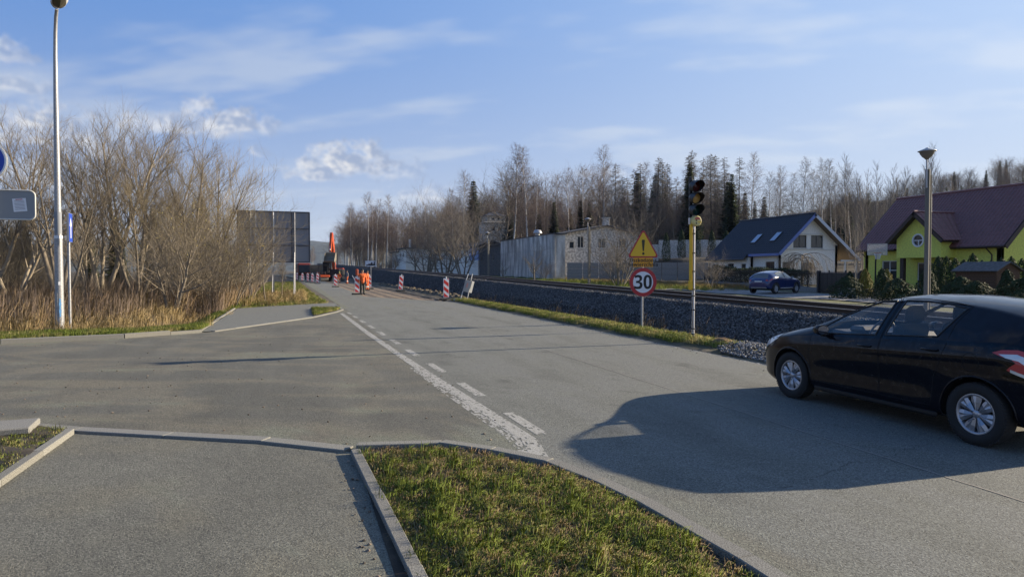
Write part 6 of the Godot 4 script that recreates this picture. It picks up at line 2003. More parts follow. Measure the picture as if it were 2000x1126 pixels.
func black_car() -> void:
	var paint := mt("black_paint", 0.004, 0.004, 0.007, 0.30, 0.0)
	paint.metallic_specular = 0.15
	paint.clearcoat_enabled = true; paint.clearcoat = 0.75; paint.clearcoat_roughness = 0.04
	paint.uv1_triplanar = true; paint.uv1_scale = Vector3.ONE * 1.3; paint.clearcoat_texture = T.blotch
	var glass := mt("car_glass", 0.30, 0.36, 0.36, 0.02)
	glass.transparency = BaseMaterial3D.TRANSPARENCY_ALPHA
	glass.albedo_color.a = 0.06
	var silver := mt("wheel_silver", 0.42, 0.42, 0.44, 0.38, 0.75)
	var red := mt("tail_red", 0.42, 0.012, 0.015, 0.12)
	red.clearcoat_enabled = true; red.clearcoat = 1.0
	var clear := mt("lamp_clear", 0.62, 0.64, 0.66, 0.10, 0.3)
	clear.clearcoat_enabled = true; clear.clearcoat = 1.0
	var P := {
		"len": 3.962, "front": 0.80, "rear": 3.338, "wheel": 0.302, "arch": 0.362, "rim": 0.198, "spokes": 7, "rim_mat": silver,
		"top": [[0.0, 0.58], [0.03, 0.66], [0.10, 0.735], [0.25, 0.795], [0.5, 0.868], [0.8, 0.935], [1.02, 0.985], [1.14, 1.02], [1.35, 1.125], [1.6, 1.24], [1.85, 1.335], [2.1, 1.392], [2.4, 1.418], [2.7, 1.418], [3.05, 1.395], [3.4, 1.35], [3.60, 1.30], [3.68, 1.265], [3.74, 1.20], [3.80, 1.11], [3.86, 1.01], [3.91, 0.92], [3.945, 0.84], [3.962, 0.72]],
		"wide": [[0.0, 0.50], [0.03, 0.585], [0.08, 0.66], [0.18, 0.735], [0.35, 0.80], [0.6, 0.848], [0.85, 0.866], [1.2, 0.862], [1.8, 0.862], [2.4, 0.866], [2.9, 0.870], [3.3, 0.872], [3.55, 0.855], [3.72, 0.82], [3.84, 0.775], [3.92, 0.71], [3.962, 0.60]],
		"belt": [[0.0, 0.50], [0.1, 0.66], [0.3, 0.735], [0.6, 0.80], [0.9, 0.845], [1.15, 0.87], [1.5, 0.89], [2.0, 0.92], [2.6, 0.955], [3.1, 0.985], [3.5, 1.00], [3.75, 0.98], [3.88, 0.88], [3.962, 0.66]],
		"sill": [[0.0, 0.30], [0.08, 0.20], [0.4, 0.17], [1.15, 0.185], [2.0, 0.19], [2.9, 0.20], [3.6, 0.24], [3.85, 0.28], [3.962, 0.36]],
		"roofw": [[0.0, 0.44], [0.3, 0.62], [0.8, 0.70], [1.1, 0.715], [1.4, 0.665], [1.8, 0.60], [2.2, 0.575], [2.8, 0.57], [3.3, 0.56], [3.6, 0.56], [3.8, 0.62], [3.962, 0.52]],
		"drop": [[0.0, 0.03], [0.5, 0.03], [1.1, 0.035], [1.4, 0.06], [1.9, 0.07], [2.6, 0.068], [3.4, 0.07], [3.7, 0.06], [3.962, 0.04]],
		"crease": 0.014, "bulge": 0.016, "screen": [1.16, 1.92], "hatch": [3.69, 3.85], "mirror": [1.42, 0.955], "dash": 0.90, "seat": 0.52, "floor_": 0.25, "trim": 0.010,
		"seats": [[1.98, 0.36, 0.50], [1.98, -0.36, 0.50], [2.86, 0.0, 1.24]],
		"windows": [v2([[1.27, 0.905], [1.36, 1.02], [1.55, 1.135], [1.80, 1.25], [2.02, 1.322], [2.20, 1.342], [2.13, 0.955], [1.9, 0.94], [1.5, 0.915]]), v2([[2.26, 0.965], [2.325, 1.348], [2.6, 1.348], [2.85, 1.330], [3.05, 1.298], [2.98, 1.15], [2.90, 1.005]])],
		"doors": [v2([[1.16, 0.30], [1.14, 0.62], [1.16, 0.86], [1.26, 0.96], [1.50, 1.13], [1.80, 1.278], [2.02, 1.348], [2.255, 1.370], [2.21, 0.93], [2.20, 0.30]]), v2([[2.215, 0.30], [2.225, 0.93], [2.275, 1.370], [2.6, 1.374], [2.9, 1.352], [3.09, 1.318], [3.03, 1.14], [3.03, 0.95], [2.98, 0.78], [2.90, 0.60], [2.86, 0.30]])],
		"handles": [[2.02, 0.825], [2.86, 0.875]],
		"headlight": v2([[0.05, 0.60], [0.12, 0.70], [0.35, 0.795], [0.56, 0.83], [0.50, 0.76], [0.30, 0.66], [0.12, 0.585]]),
		"tail_light": v2([[3.50, 0.915], [3.58, 0.945], [3.70, 0.955], [3.84, 0.92], [3.95, 0.86], [3.955, 0.66], [3.86, 0.67], [3.76, 0.715], [3.63, 0.765], [3.655, 0.80], [3.70, 0.835], [3.66, 0.87], [3.58, 0.885]]),
		"lamp_mats": {"headlight": clear, "tail_light": red},
		"lamp_strips": [[v2([[3.56, 0.905], [3.70, 0.915], [3.82, 0.87], [3.95, 0.80], [3.95, 0.70], [3.86, 0.745], [3.80, 0.80], [3.72, 0.855], [3.62, 0.875]]), clear], [v2([[3.66, 0.775], [3.78, 0.735], [3.92, 0.685], [3.92, 0.665], [3.78, 0.705], [3.66, 0.75]]), clear]],
	}
	var o := thing("black_car", "black five-door hatchback with silver wheel covers driving away at the right edge", "car", W(7.04, 0.0, 8.12), -PI / 2)
	# own x (front to back) runs towards the viewer: turn so that the front points along the road
	make_car(o, P, 0.016, paint, glass)
	var S := CarSkin.new(); S.P = P; S.host = self
	# fuel flap, sill trim, aerial, side moulding
	var fp := PackedVector2Array()
	for k in 24: fp.append(Vector2(3.30 + 0.085 * cos(TAU * k / 24), 0.80 + 0.085 * sin(TAU * k / 24)))
	put("fuel_flap_seam", side_strip(S, fp, 1.0, 0.0035), mt("gap_black", 0.004, 0.004, 0.004, 0.9), o)
	var an := MB.new()
	an.tube(PackedVector3Array([Vector3(3.36, 1.35, 0), Vector3(3.42, 1.385, 0), Vector3(3.52, 1.44, 0)]), PackedFloat32Array([0.035, 0.016, 0.004]), 8)
	put("aerial", an, mt("black_trim", 0.008, 0.008, 0.009, 0.45), o)
	for sd in [1.0, -1.0]:
		var sk := MB.new()
		sk.box(Vector3(2.05, 0.215, sd * 0.80), Vector3(1.72, 0.07, 0.06), Basis.IDENTITY, 0.02)
		put("sill_trim", sk, mt("black_trim", 0.008, 0.008, 0.009, 0.45), o)
	var pl := MB.new(); pl.box(Vector3(3.965, 0.62, 0), Vector3(0.012, 0.11, 0.5)); put("number_plate", pl, mt("plate_white", 0.7, 0.7, 0.7, 0.5), o)
	# a metal arm of the wiper on the rear window
	var wp := MB.new(); wp.rod(Vector3(3.865, 1.03, 0.0), Vector3(3.79, 1.19, 0.22), 0.008, 6); put("wiper", wp, mt("black_trim", 0.008, 0.008, 0.009, 0.45), o)

func blue_car() -> void:
	var paint := mt("blue_paint", 0.006, 0.020, 0.10, 0.28, 0.1)
	paint.clearcoat_enabled = true; paint.clearcoat = 1.0; paint.clearcoat_roughness = 0.03
	var glass := mt("car_glass_grey", 0.12, 0.14, 0.15, 0.03)
	var silver := mt("wheel_silver", 0.42, 0.42, 0.44, 0.38, 0.75)
	var red := mt("tail_red", 0.42, 0.012, 0.015, 0.12)
	var P := {
		"len": 4.23, "front": 0.86, "rear": 3.50, "wheel": 0.345, "arch": 0.40, "rim": 0.225, "spokes": 5, "rim_mat": silver, "clad": 0.36,
		"top": [[0.0, 0.62], [0.04, 0.78], [0.15, 0.90], [0.5, 0.985], [0.95, 1.06], [1.2, 1.10], [1.45, 1.23], [1.8, 1.41], [2.1, 1.51], [2.4, 1.545], [2.8, 1.535], [3.3, 1.475], [3.7, 1.395], [3.82, 1.33], [3.95, 1.15], [4.05, 1.04], [4.15, 0.98], [4.21, 0.85], [4.23, 0.70]],
		"wide": [[0.0, 0.50], [0.04, 0.62], [0.2, 0.80], [0.5, 0.87], [0.9, 0.90], [1.4, 0.885], [2.2, 0.89], [3.0, 0.90], [3.5, 0.905], [3.85, 0.87], [4.08, 0.78], [4.23, 0.62]],
		"belt": [[0.0, 0.55], [0.15, 0.76], [0.5, 0.87], [1.1, 0.97], [1.6, 1.01], [2.4, 1.04], [3.1, 1.10], [3.6, 1.14], [3.9, 1.08], [4.1, 0.93], [4.23, 0.66]],
		"sill": [[0.0, 0.36], [0.1, 0.25], [0.5, 0.22], [2.0, 0.23], [3.4, 0.25], [4.1, 0.32], [4.23, 0.44]],
		"roofw": [[0.0, 0.44], [0.3, 0.66], [1.0, 0.74], [1.3, 0.70], [1.8, 0.63], [2.3, 0.61], [3.2, 0.59], [3.7, 0.57], [3.95, 0.62], [4.23, 0.52]],
		"drop": [[0.0, 0.03], [1.1, 0.04], [1.5, 0.06], [2.4, 0.07], [3.5, 0.07], [4.23, 0.04]],
		"crease": 0.018, "bulge": 0.016, "screen": [1.24, 2.0], "hatch": [3.80, 4.02], "mirror": [1.52, 1.09], "dash": 1.0, "seat": 0.62, "floor_": 0.30,
		"seats": [[2.1, 0.36, 0.50], [2.1, -0.36, 0.50], [3.0, 0.0, 1.24]],
		"windows": [v2([[1.36, 1.04], [1.62, 1.20], [1.9, 1.36], [2.2, 1.44], [2.34, 1.45], [2.30, 1.07]]), v2([[2.42, 1.075], [2.46, 1.455], [2.8, 1.44], [3.15, 1.39], [3.40, 1.30], [3.25, 1.15]])],
		"doors": [v2([[1.22, 0.42], [1.22, 0.95], [1.34, 1.06], [1.8, 1.34], [2.2, 1.475], [2.38, 1.48], [2.36, 1.0], [2.34, 0.42]]), v2([[2.36, 0.42], [2.38, 1.0], [2.40, 1.48], [2.8, 1.47], [3.2, 1.41], [3.46, 1.31], [3.30, 1.10], [3.20, 0.86], [3.06, 0.66], [3.02, 0.42]])],
		"handles": [[2.16, 0.93], [2.98, 0.97]],
		"headlight": v2([[0.06, 0.72], [0.2, 0.86], [0.5, 0.90], [0.4, 0.80], [0.15, 0.68]]),
		"tail_light": v2([[3.86, 0.98], [4.0, 1.0], [4.2, 0.94], [4.2, 0.84], [4.05, 0.86]]),
		"lamp_mats": {"headlight": mt("lamp_clear", 0.62, 0.64, 0.66, 0.10, 0.3), "tail_light": red},
	}
	# it heads away to the right: front towards +v and a little forward
	var o := thing("blue_car", "blue crossover car parked on the paved yard in front of the black fence", "car")
	var head := Vector3(0.93, 0, -0.36).normalized()
	var bx := -head
	o.basis = Basis(bx, Vector3.UP, bx.cross(Vector3.UP))
	o.position = W(31.3, land(31.3, 38.6) + 0.04, 38.6) - bx * 2.1
	make_car(o, P, 0.045, paint, glass)
	var pl := MB.new(); pl.box(Vector3(4.20, 0.80, 0), Vector3(0.04, 0.12, 0.52)); put("number_plate", pl, mt("plate_white", 0.7, 0.7, 0.7, 0.5), o)
	var bp := MB.new(); bp.box(Vector3(4.12, 0.42, 0), Vector3(0.16, 0.14, 1.2), Basis.IDENTITY, 0.04); put("rear_bumper", bp, mt("bumper_grey", 0.30, 0.30, 0.31, 0.5), o)
	for sd in [1.0, -1.0]:
		var sk := MB.new(); sk.box(Vector3(2.15, 0.37, sd * 0.885), Vector3(1.6, 0.05, 0.03), Basis.IDENTITY, 0.01); put("sill_trim", sk, mt("chrome", 0.6, 0.6, 0.6, 0.25, 0.8), o)
	var an := MB.new(); an.rod(Vector3(3.55, 1.43, 0), Vector3(3.75, 1.58, 0), 0.01, 5, 0.004); put("aerial", an, mt("black_trim", 0.008, 0.008, 0.009, 0.45), o)

func track_unit(mb: MB, at: Vector3, L: float, hgt: float, wide: float) -> void:
	var n := 8
	var poly := PackedVector2Array()
	for k in n + 1: poly.append(Vector2(L / 2 - hgt / 2 + cos(lerpf(-PI / 2, PI / 2, float(k) / n)) * hgt / 2, hgt / 2 + sin(lerpf(-PI / 2, PI / 2, float(k) / n)) * hgt / 2))
	for k in n + 1: poly.append(Vector2(-L / 2 + hgt / 2 + cos(lerpf(PI / 2, PI * 1.5, float(k) / n)) * hgt / 2, hgt / 2 + sin(lerpf(PI / 2, PI * 1.5, float(k) / n)) * hgt / 2))
	mb.prism(poly, -wide / 2, wide / 2, Transform3D(Basis.IDENTITY, at))

func works_machines() -> void:
	var orange := mt("machine_orange", 0.50, 0.075, 0.018, 0.5)
	var dark := mt("machine_dark", 0.022, 0.022, 0.024, 0.7)
	var steel := textured("worn_steel", 0.46, 0.41, 0.32, 0.6, T.fine, 1.0)
	var ram := mt("ram_steel", 0.6, 0.6, 0.6, 0.25, 0.8)
	var glass := mt("house_glass", 0.025, 0.03, 0.035, 0.06)
	# excavator facing the viewer: own x points to the viewer
	var e := thing("excavator", "orange excavator with raised folded arm and pale bucket standing on the dug-up lane", "excavator", W(5.6 + bend(112.0), -0.05, 112.0), -PI / 2 - 0.34)
	for s in [-1.0, 1.0]:
		var mb := MB.new(); track_unit(mb, Vector3(0, 0, s * 1.0), 3.9, 0.85, 0.55); put("crawler_track", mb, dark, e)
	var b := MB.new(); b.box(Vector3(-0.7, 1.45, 0), Vector3(3.2, 1.0, 2.5), Basis.IDENTITY, 0.10); put("superstructure", b, dark, e)
	var b2 := MB.new(); b2.box(Vector3(-1.9, 1.6, 0), Vector3(0.8, 1.1, 2.4), Basis.IDENTITY, 0.18); put("counterweight", b2, orange, e)
	var cb := MB.new()
	for p in [[0.2, 0.35], [1.35, 0.35], [0.2, 1.25], [1.35, 1.25]]: cb.box(Vector3(p[0], 2.2, p[1]), Vector3(0.09, 1.7, 0.09))
	cb.box(Vector3(0.78, 3.05, 0.8), Vector3(1.35, 0.10, 1.05), Basis.IDENTITY, 0.03); cb.box(Vector3(0.78, 1.5, 0.8), Vector3(1.3, 0.4, 1.0), Basis.IDENTITY, 0.03)
	var cab := put("cab", cb, dark, e)
	var gl := MB.new(); gl.box(Vector3(1.36, 2.36, 0.8), Vector3(0.02, 1.3, 0.8)); gl.box(Vector3(0.78, 2.36, 1.26), Vector3(1.05, 1.3, 0.02)); gl.box(Vector3(0.78, 2.36, 0.34), Vector3(1.05, 1.3, 0.02)); put("window", gl, glass, cab)
	var arm := func(pts: Array, w: float) -> MB:
		var mb := MB.new()
		mb.prism(v2(pts), -w / 2, w / 2, Transform3D(Basis.IDENTITY, Vector3(0, 0, -0.25)))
		return mb
	put("boom", arm.call([[0.1, 1.9], [0.5, 1.7], [1.0, 3.4], [1.75, 6.4], [1.9, 7.5], [1.6, 7.65], [1.2, 6.6], [0.45, 4.0]], 0.44), orange, e)
	put("stick", arm.call([[1.55, 7.75], [1.95, 7.7], [2.55, 5.4], [2.6, 4.7], [2.35, 4.65], [2.0, 5.8], [1.5, 7.2]], 0.34), orange, e)
	var rm := MB.new(); rm.rod(Vector3(0.8, 1.9, 0.02), Vector3(1.3, 4.6, 0.02), 0.07, 8); rm.rod(Vector3(0.8, 1.9, -0.52), Vector3(1.3, 4.6, -0.52), 0.07, 8); rm.rod(Vector3(1.2, 6.5, -0.25), Vector3(1.7, 7.5, -0.25), 0.09, 8); rm.rod(Vector3(2.15, 6.6, -0.25), Vector3(2.65, 4.9, -0.25), 0.06, 8); put("hydraulic_ram", rm, ram, e)
	var bk := MB.new()
	var bp := [Vector2(2.15, 4.55), Vector2(2.0, 4.0), Vector2(2.1, 3.4), Vector2(2.5, 3.05), Vector2(3.0, 3.05), Vector2(3.25, 3.25)]
	for i in bp.size() - 1:
		var p: Vector2 = bp[i]; var q: Vector2 = bp[i + 1]
		var mid := (p + q) * 0.5
		bk.box(Vector3(mid.x, mid.y, -0.25), Vector3(p.distance_to(q) + 0.03, 0.06, 1.7), Basis(Vector3.BACK, atan2(q.y - p.y, q.x - p.x)))
	var sidep := v2([[2.15, 4.55], [2.0, 4.0], [2.1, 3.4], [2.5, 3.05], [3.0, 3.05], [3.2, 3.3], [2.6, 4.4]])
	bk.prism(sidep, -1.10, -1.05); bk.prism(sidep, 0.55, 0.60)
	put("bucket", bk, steel, e)
	# small orange dumper beside it
	var d := thing("site_dumper", "low orange site roller parked left of the excavator", "roller", W(3.9 + bend(112.0), -0.05, 111.0), -PI / 2 + 0.2)
	var db := MB.new(); db.box(Vector3(-0.9, 1.0, 0), Vector3(1.5, 1.0, 1.3), Basis.IDENTITY, 0.12); db.box(Vector3(1.0, 0.85, 0), Vector3(1.1, 0.35, 1.5), Basis.IDENTITY, 0.06); put("body", db, orange, d)
	for x in [-1.0, 1.0]:
		var rl := MB.new(); rl.lathe([Vector2(0.0, -0.6), Vector2(0.42, -0.6), Vector2(0.42, 0.6), Vector2(0.0, 0.6)], 24, Transform3D(Basis(Vector3.RIGHT, PI / 2), Vector3(x, 0.42, 0)), false); put("drum", rl, mt("worn_steel"), d)
	var rp := MB.new()
	for p in [[-0.3, -0.6], [-0.3, 0.6], [0.55, -0.6], [0.55, 0.6]]: rp.box(Vector3(p[0], 1.75, p[1]), Vector3(0.07, 1.6, 0.07))
	rp.box(Vector3(0.12, 2.55, 0), Vector3(1.2, 0.08, 1.35), Basis.IDENTITY, 0.03); rp.box(Vector3(0.15, 1.35, 0), Vector3(0.6, 0.5, 0.7), Basis.IDENTITY, 0.06); put("canopy", rp, dark, d)
	# dark lorry farther back
	var t := thing("tipper_lorry", "dark lorry with long tipper body standing behind the row of barrier boards", "lorry", W(2.2 + bend(128.0), 0.0, 128.0), -PI / 2 + 0.35)
	var tb := MB.new(); tb.box(Vector3(0.4, 2.0, 0), Vector3(5.2, 1.4, 2.4), Basis.IDENTITY, 0.05); tb.box(Vector3(0.2, 1.05, 0), Vector3(7.0, 0.25, 0.9)); put("tipper_body", tb, dark, t)
	for k in 6:
		var rb := MB.new(); rb.box(Vector3(-2.0 + k * 0.95, 2.0, 0), Vector3(0.10, 1.35, 2.5)); put("body_rib", rb, dark, t)
	var tc := MB.new(); tc.box(Vector3(-3.4, 1.9, 0), Vector3(1.7, 2.3, 2.3), Basis.IDENTITY, 0.12); var tcb := put("cab", tc, mt("lorry_red", 0.20, 0.03, 0.02, 0.4), t)
	var tg := MB.new(); tg.box(Vector3(-3.5, 2.4, 0), Vector3(0.9, 0.8, 2.32)); put("window", tg, glass, tcb)
	for x in [-3.2, 1.0, 2.3]:
		for s in [-1.0, 1.0]:
			var wl := MB.new(); wl.lathe([Vector2(0.0, -0.15), Vector2(0.3, -0.15), Vector2(0.5, -0.13), Vector2(0.5, 0.13), Vector2(0.3, 0.15), Vector2(0.0, 0.12)], 20, Transform3D(Basis(Vector3.RIGHT, PI / 2), Vector3(x, 0.5, s * 1.0)), false); put("wheel", wl, mt("tyre"), t)

# ---------------------------------------------------------------- signs and lamps
func lettering(parent: Node3D, called: String, text: String, height: float, m: Material, X: Transform3D, bold := true, fnt := "Droid Sans") -> void:
	var tm := TextMesh.new()
	var f := SystemFont.new()
	f.font_names = PackedStringArray([fnt]); f.font_weight = 700 if bold else 400
	tm.font = f; tm.text = text; tm.font_size = 64; tm.depth = 0.004 ; tm.pixel_size = height / 46.0
	tm.horizontal_alignment = HORIZONTAL_ALIGNMENT_CENTER
	var o := put(called, tm, m, parent)
	o.transform = X

func disc(mb: MB, r: float, z0: float, z1: float, n := 48, at := Vector2.ZERO) -> void:
	var p := PackedVector2Array()
	for k in n: p.append(at + Vector2(cos(TAU * k / n), sin(TAU * k / n)) * r)
	mb.prism(p, z0, z1)

func round_rect(w: float, h: float, r: float) -> PackedVector2Array:
	var o := PackedVector2Array()
	for c in [[1, 1, 0], [-1, 1, 1], [-1, -1, 2], [1, -1, 3]]:
		for k in 7:
			var a: float = c[2] * PI / 2 + k / 6.0 * PI / 2
			o.append(Vector2(c[0] * (w / 2 - r) + cos(a) * r, c[1] * (h / 2 - r) + sin(a) * r))
	return o

func ring2(ro: float, ri: float, z0: float, z1: float, mb: MB, n := 48) -> void:
	mb.lathe([Vector2(ri, z0), Vector2(ro, z0), Vector2(ro, z1), Vector2(ri, z1), Vector2(ri, z0)], n, Transform3D(Basis(Vector3.RIGHT, PI / 2), Vector3.ZERO), false)

func signs_and_lamps() -> void:
	var galv := textured("galvanised", 0.50, 0.51, 0.53, 0.45, T.soft, 2.0)
	galv.metallic = 0.35
	var alu := mt("sign_back", 0.26, 0.275, 0.29, 0.6, 0.2)
	var red := mt("sign_red", 0.42, 0.025, 0.030, 0.4)
	var white := mt("sign_white", 0.72, 0.74, 0.78, 0.45)
	var yellow := mt("sign_yellow", 0.78, 0.46, 0.02, 0.45)
	var amber := mt("sign_orange", 0.76, 0.33, 0.015, 0.45)
	var black := mt("sign_black", 0.010, 0.010, 0.011, 0.5)
	var blue := mt("sign_blue", 0.015, 0.06, 0.42, 0.4)

	# the post with warning, plate and limit
	var o := thing("road_sign", "road sign post with yellow warning triangle, orange text plate and red-ringed 30 limit", "road sign", W(9.08, 0.0, 16.6), -0.12)
	var po := MB.new(); po.rod(Vector3(0, -0.2, -0.04), Vector3(0, 2.6, -0.04), 0.03, 12); put("post", po, galv, o)
	var c := MB.new(); disc(c, 0.395, -0.008, 0.0); var lim := put("limit_disc", c, alu, o); lim.position = Vector3(0, 1.36, 0.03)
	var c1 := MB.new(); ring2(0.393, 0.292, 0.003, 0.0, c1); put("red_ring", c1, red, lim)
	var c2 := MB.new(); disc(c2, 0.300, 0.0005, 0.002); put("white_disc", c2, white, lim)
	lettering(lim, "numerals", "30", 0.38, black, Transform3D(Basis.IDENTITY.scaled(Vector3(0.94, 1.0, 1.0)), Vector3(0.0, -0.005, 0.004)))
	var tri_ := func(s: float, r: float) -> PackedVector2Array:
		var q := PackedVector2Array()
		for k in 3:
			var a := PI / 2 + k * TAU / 3
			var ce := Vector2(cos(a), sin(a)) * (s / sqrt(3.0) - 2.0 * r)
			for e in 7:
				var b: float = a - PI / 3 + e / 6.0 * TAU / 3
				q.append(ce + Vector2(cos(b), sin(b)) * r)
		return q
	var t := MB.new(); t.prism(tri_.call(0.92, 0.055), -0.008, 0.0); var tr := put("warning_triangle", t, red, o); tr.position = Vector3(0, 2.30, 0.03)
	var t2 := MB.new(); t2.prism(tri_.call(0.79, 0.035), 0.0005, 0.003); put("yellow_field", t2, yellow, tr)
	var ex := MB.new(); ex.prism(v2([[-0.045, 0.20], [-0.03, 0.225], [0.03, 0.225], [0.045, 0.20], [0.018, -0.085], [-0.018, -0.085]]), 0.003, 0.006); disc(ex, 0.035, 0.003, 0.006, 20, Vector2(0.0, -0.155)); put("exclamation_mark", ex, mt("sign_dark", 0.035, 0.03, 0.012, 0.5), tr)
	var p := MB.new(); p.prism(round_rect(0.575, 0.255, 0.02), -0.006, 0.0); var pl := put("text_plate", p, amber, o); pl.position = Vector3(0.0, 1.905, 0.03)
	lettering(pl, "lettering", "Uszkodzona", 0.098, black, Transform3D(Basis.IDENTITY, Vector3(0, 0.055, 0.002)))
	lettering(pl, "lettering", "nawierzchnia", 0.098, black, Transform3D(Basis.IDENTITY, Vector3(0, -0.062, 0.002)))

	# portable traffic signal
	var s := thing("traffic_signal", "portable traffic signal with three hooded black lamps on a silver and yellow pole", "traffic light", W(8.81, 0.04, 13.74))
	var sp := MB.new(); sp.rod(Vector3(0.035, -0.2, 0), Vector3(0.035, 3.75, 0), 0.034, 12); put("pole", sp, mt("pole_zinc", 0.62, 0.62, 0.64, 0.35, 0.5), s)
	var yb := MB.new(); yb.box(Vector3(-0.045, 1.96, 0.01), Vector3(0.06, 1.56, 0.06), Basis.IDENTITY, 0.008); yb.box(Vector3(-0.055, 1.30, 0.02), Vector3(0.085, 0.2, 0.075), Basis.IDENTITY, 0.01); put("yellow_column", yb, yellow, s)
	var cl := MB.new()
	for y in [0.15, 0.28, 0.72, 1.05, 1.20, 1.62, 2.05, 2.5]: cl.lathe([Vector2(0.036, -0.015), Vector2(0.043, -0.015), Vector2(0.043, 0.015), Vector2(0.036, 0.015)], 12, Transform3D(Basis.IDENTITY, Vector3(0.035, y, 0)), false)
	cl.tube(PackedVector3Array([Vector3(0.0, 0.2, 0.05), Vector3(-0.02, 0.7, 0.04), Vector3(0.0, 1.1, 0.05), Vector3(-0.01, 1.7, 0.055), Vector3(0.0, 2.6, 0.05)]), PackedFloat32Array([0.009, 0.009, 0.009, 0.009, 0.009]), 6); put("clamps_and_cable", cl, black, s)
	var fo := MB.new(); fo.box(Vector3(0.0, 0.0, 0.0), Vector3(0.34, 0.07, 0.10), Basis.IDENTITY, 0.01); fo.box(Vector3(0.0, 0.001, 0.0), Vector3(0.10, 0.068, 0.34), Basis.IDENTITY, 0.01); put("foot", fo, black, s)
	var mount := MB.new(); mount.box(Vector3(-0.03, 3.3, -0.05), Vector3(0.07, 1.05, 0.07), Basis.IDENTITY, 0.01); put("mount", mount, black, s)
	var lens := [mt("red_lens", 0.06, 0.008, 0.008, 0.15), mt("amber_lens", 0.62, 0.36, 0.10, 0.3), mt("green_lens", 0.006, 0.035, 0.03, 0.15)]
	var dirs := Vector3(-0.06, -0.10, 0.99).normalized()
	for k in 3:
		var X := facing(dirs, Vector3(0.03, 3.60 - 0.275 * k, 0.05))
		X.basis = Basis(X.basis.x, dirs.cross(X.basis.x), dirs)
		var hd := MB.new()
		hd.lathe([Vector2(0.0, -0.13), Vector2(0.08, -0.12), Vector2(0.125, -0.07), Vector2(0.138, 0.0), Vector2(0.138, 0.03), Vector2(0.118, 0.03)], 24, Transform3D(X.basis * Basis(Vector3.RIGHT, PI / 2), X.origin))
		var head := put("lamp_housing", hd, black, s)
		var vi := MB.new()
		for q in 20:     # the hood: long above, short below
			var a0 := TAU * q / 20.0; var a1 := TAU * (q + 1) / 20.0
			var l0 := 0.23 * (0.36 + 0.64 * smoothstep(-0.95, 0.75, sin(a0))); var l1 := 0.23 * (0.36 + 0.64 * smoothstep(-0.95, 0.75, sin(a1)))
			for e in 2:
				var r := 0.138 if e == 0 else 0.131
				var sg := 1.0 if e == 0 else -1.0
				vi.quad(X * Vector3(cos(a0) * r, sin(a0) * r, 0.02), X * Vector3(cos(a1) * r, sin(a1) * r, 0.02), X * Vector3(cos(a1) * r, sin(a1) * r, l1), X * Vector3(cos(a0) * r, sin(a0) * r, l0), X.basis * Vector3(cos(a0), sin(a0), 0) * sg)
		put("hood", vi, black, head)
		var le := MB.new(); le.lathe([Vector2(0.0, 0.052), Vector2(0.06, 0.045), Vector2(0.124, 0.022)], 24, Transform3D(X.basis * Basis(Vector3.RIGHT, PI / 2), X.origin))
		put("lens", le, lens[k], head)
	var rb := MB.new(); rb.lathe([Vector2(0.0, -0.09), Vector2(0.11, -0.09), Vector2(0.12, -0.07), Vector2(0.12, 0.05), Vector2(0.105, 0.065), Vector2(0.0, 0.068)], 28, Transform3D(Basis(Vector3.RIGHT, PI / 2), Vector3(0.05, 2.79, 0.06)), false)
	var bx := put("round_box", rb, mt("box_cream", 0.66, 0.55, 0.22, 0.5), s)
	var rl := MB.new(); rl.prism(v2([[-0.075, 0.03], [0.075, 0.03], [0.055, 0.075], [0.0, 0.092], [-0.055, 0.075]]), 0.128, 0.130, Transform3D(Basis.IDENTITY, Vector3(0.05, 2.79, 0.0))); put("red_label", rl, mt("label_red", 0.55, 0.12, 0.08, 0.5), bx)
	var kn := MB.new(); disc(kn, 0.017, 0.128, 0.134, 14, Vector2(0.02, 2.80)); disc(kn, 0.017, 0.128, 0.134, 14, Vector2(0.02, 2.735)); put("knobs", kn, black, bx)
	var yl := MB.new(); yl.box(Vector3(0.10, 2.765, 0.129), Vector3(0.08, 0.025, 0.003)); put("yellow_label", yl, yellow, bx)
	var br := MB.new(); br.box(Vector3(-0.085, 2.79, 0.0), Vector3(0.02, 0.15, 0.06)); put("bracket", br, mt("pole_zinc"), s)

	# tall lamp post at the left
	var l := thing("street_lamp", "tall tapering grey metal lamp post with curved top at the left of the side road", "street lamp", W(-6.19, 0.05, 21.29))
	var pp := PackedVector3Array(); var pr := PackedFloat32Array()
	for q in [[0.0, 0.0, 0.108], [0.0, 1.3, 0.103], [0.0, 2.55, 0.098], [0.0, 2.6, 0.088], [0.0, 3.0, 0.082], [0.0, 6.2, 0.058], [0.03, 7.4, 0.049], [0.10, 8.0, 0.046], [0.22, 8.4, 0.044], [0.36, 8.56, 0.042]]:
		pp.append(Vector3(q[0] * 0.45, q[1], q[0])); pr.append(q[2])
	var lp := MB.new(); lp.tube(pp, pr, 20); put("post", lp, galv, l)
	var bnd := MB.new(); bnd.lathe([Vector2(0.0885, 2.62), Vector2(0.0870, 3.22)], 20); put("grey_band", bnd, mt("band_grey", 0.23, 0.25, 0.28, 0.7), l)
	var stk := MB.new(); stk.lathe([Vector2(0.1005, 2.50), Vector2(0.1005, 2.58)], 20); put("white_sticker", stk, white, l)
	var st2 := MB.new(); st2.box(Vector3(0.035, 1.28, 0.098), Vector3(0.05, 0.09, 0.006), Basis(Vector3.UP, 0.35)); put("small_label", st2, white, l)
	var gf := MB.new()
	for k in 5: gf.box(Vector3(0.045, 0.42 + 0.10 * k, 0.100), Vector3(0.035 + 0.02 * (k % 2), 0.095, 0.004), Basis(Vector3.UP, 0.42)); 
	put("blue_spray", gf, mt("spray_blue", 0.13, 0.33, 0.62, 0.8), l)
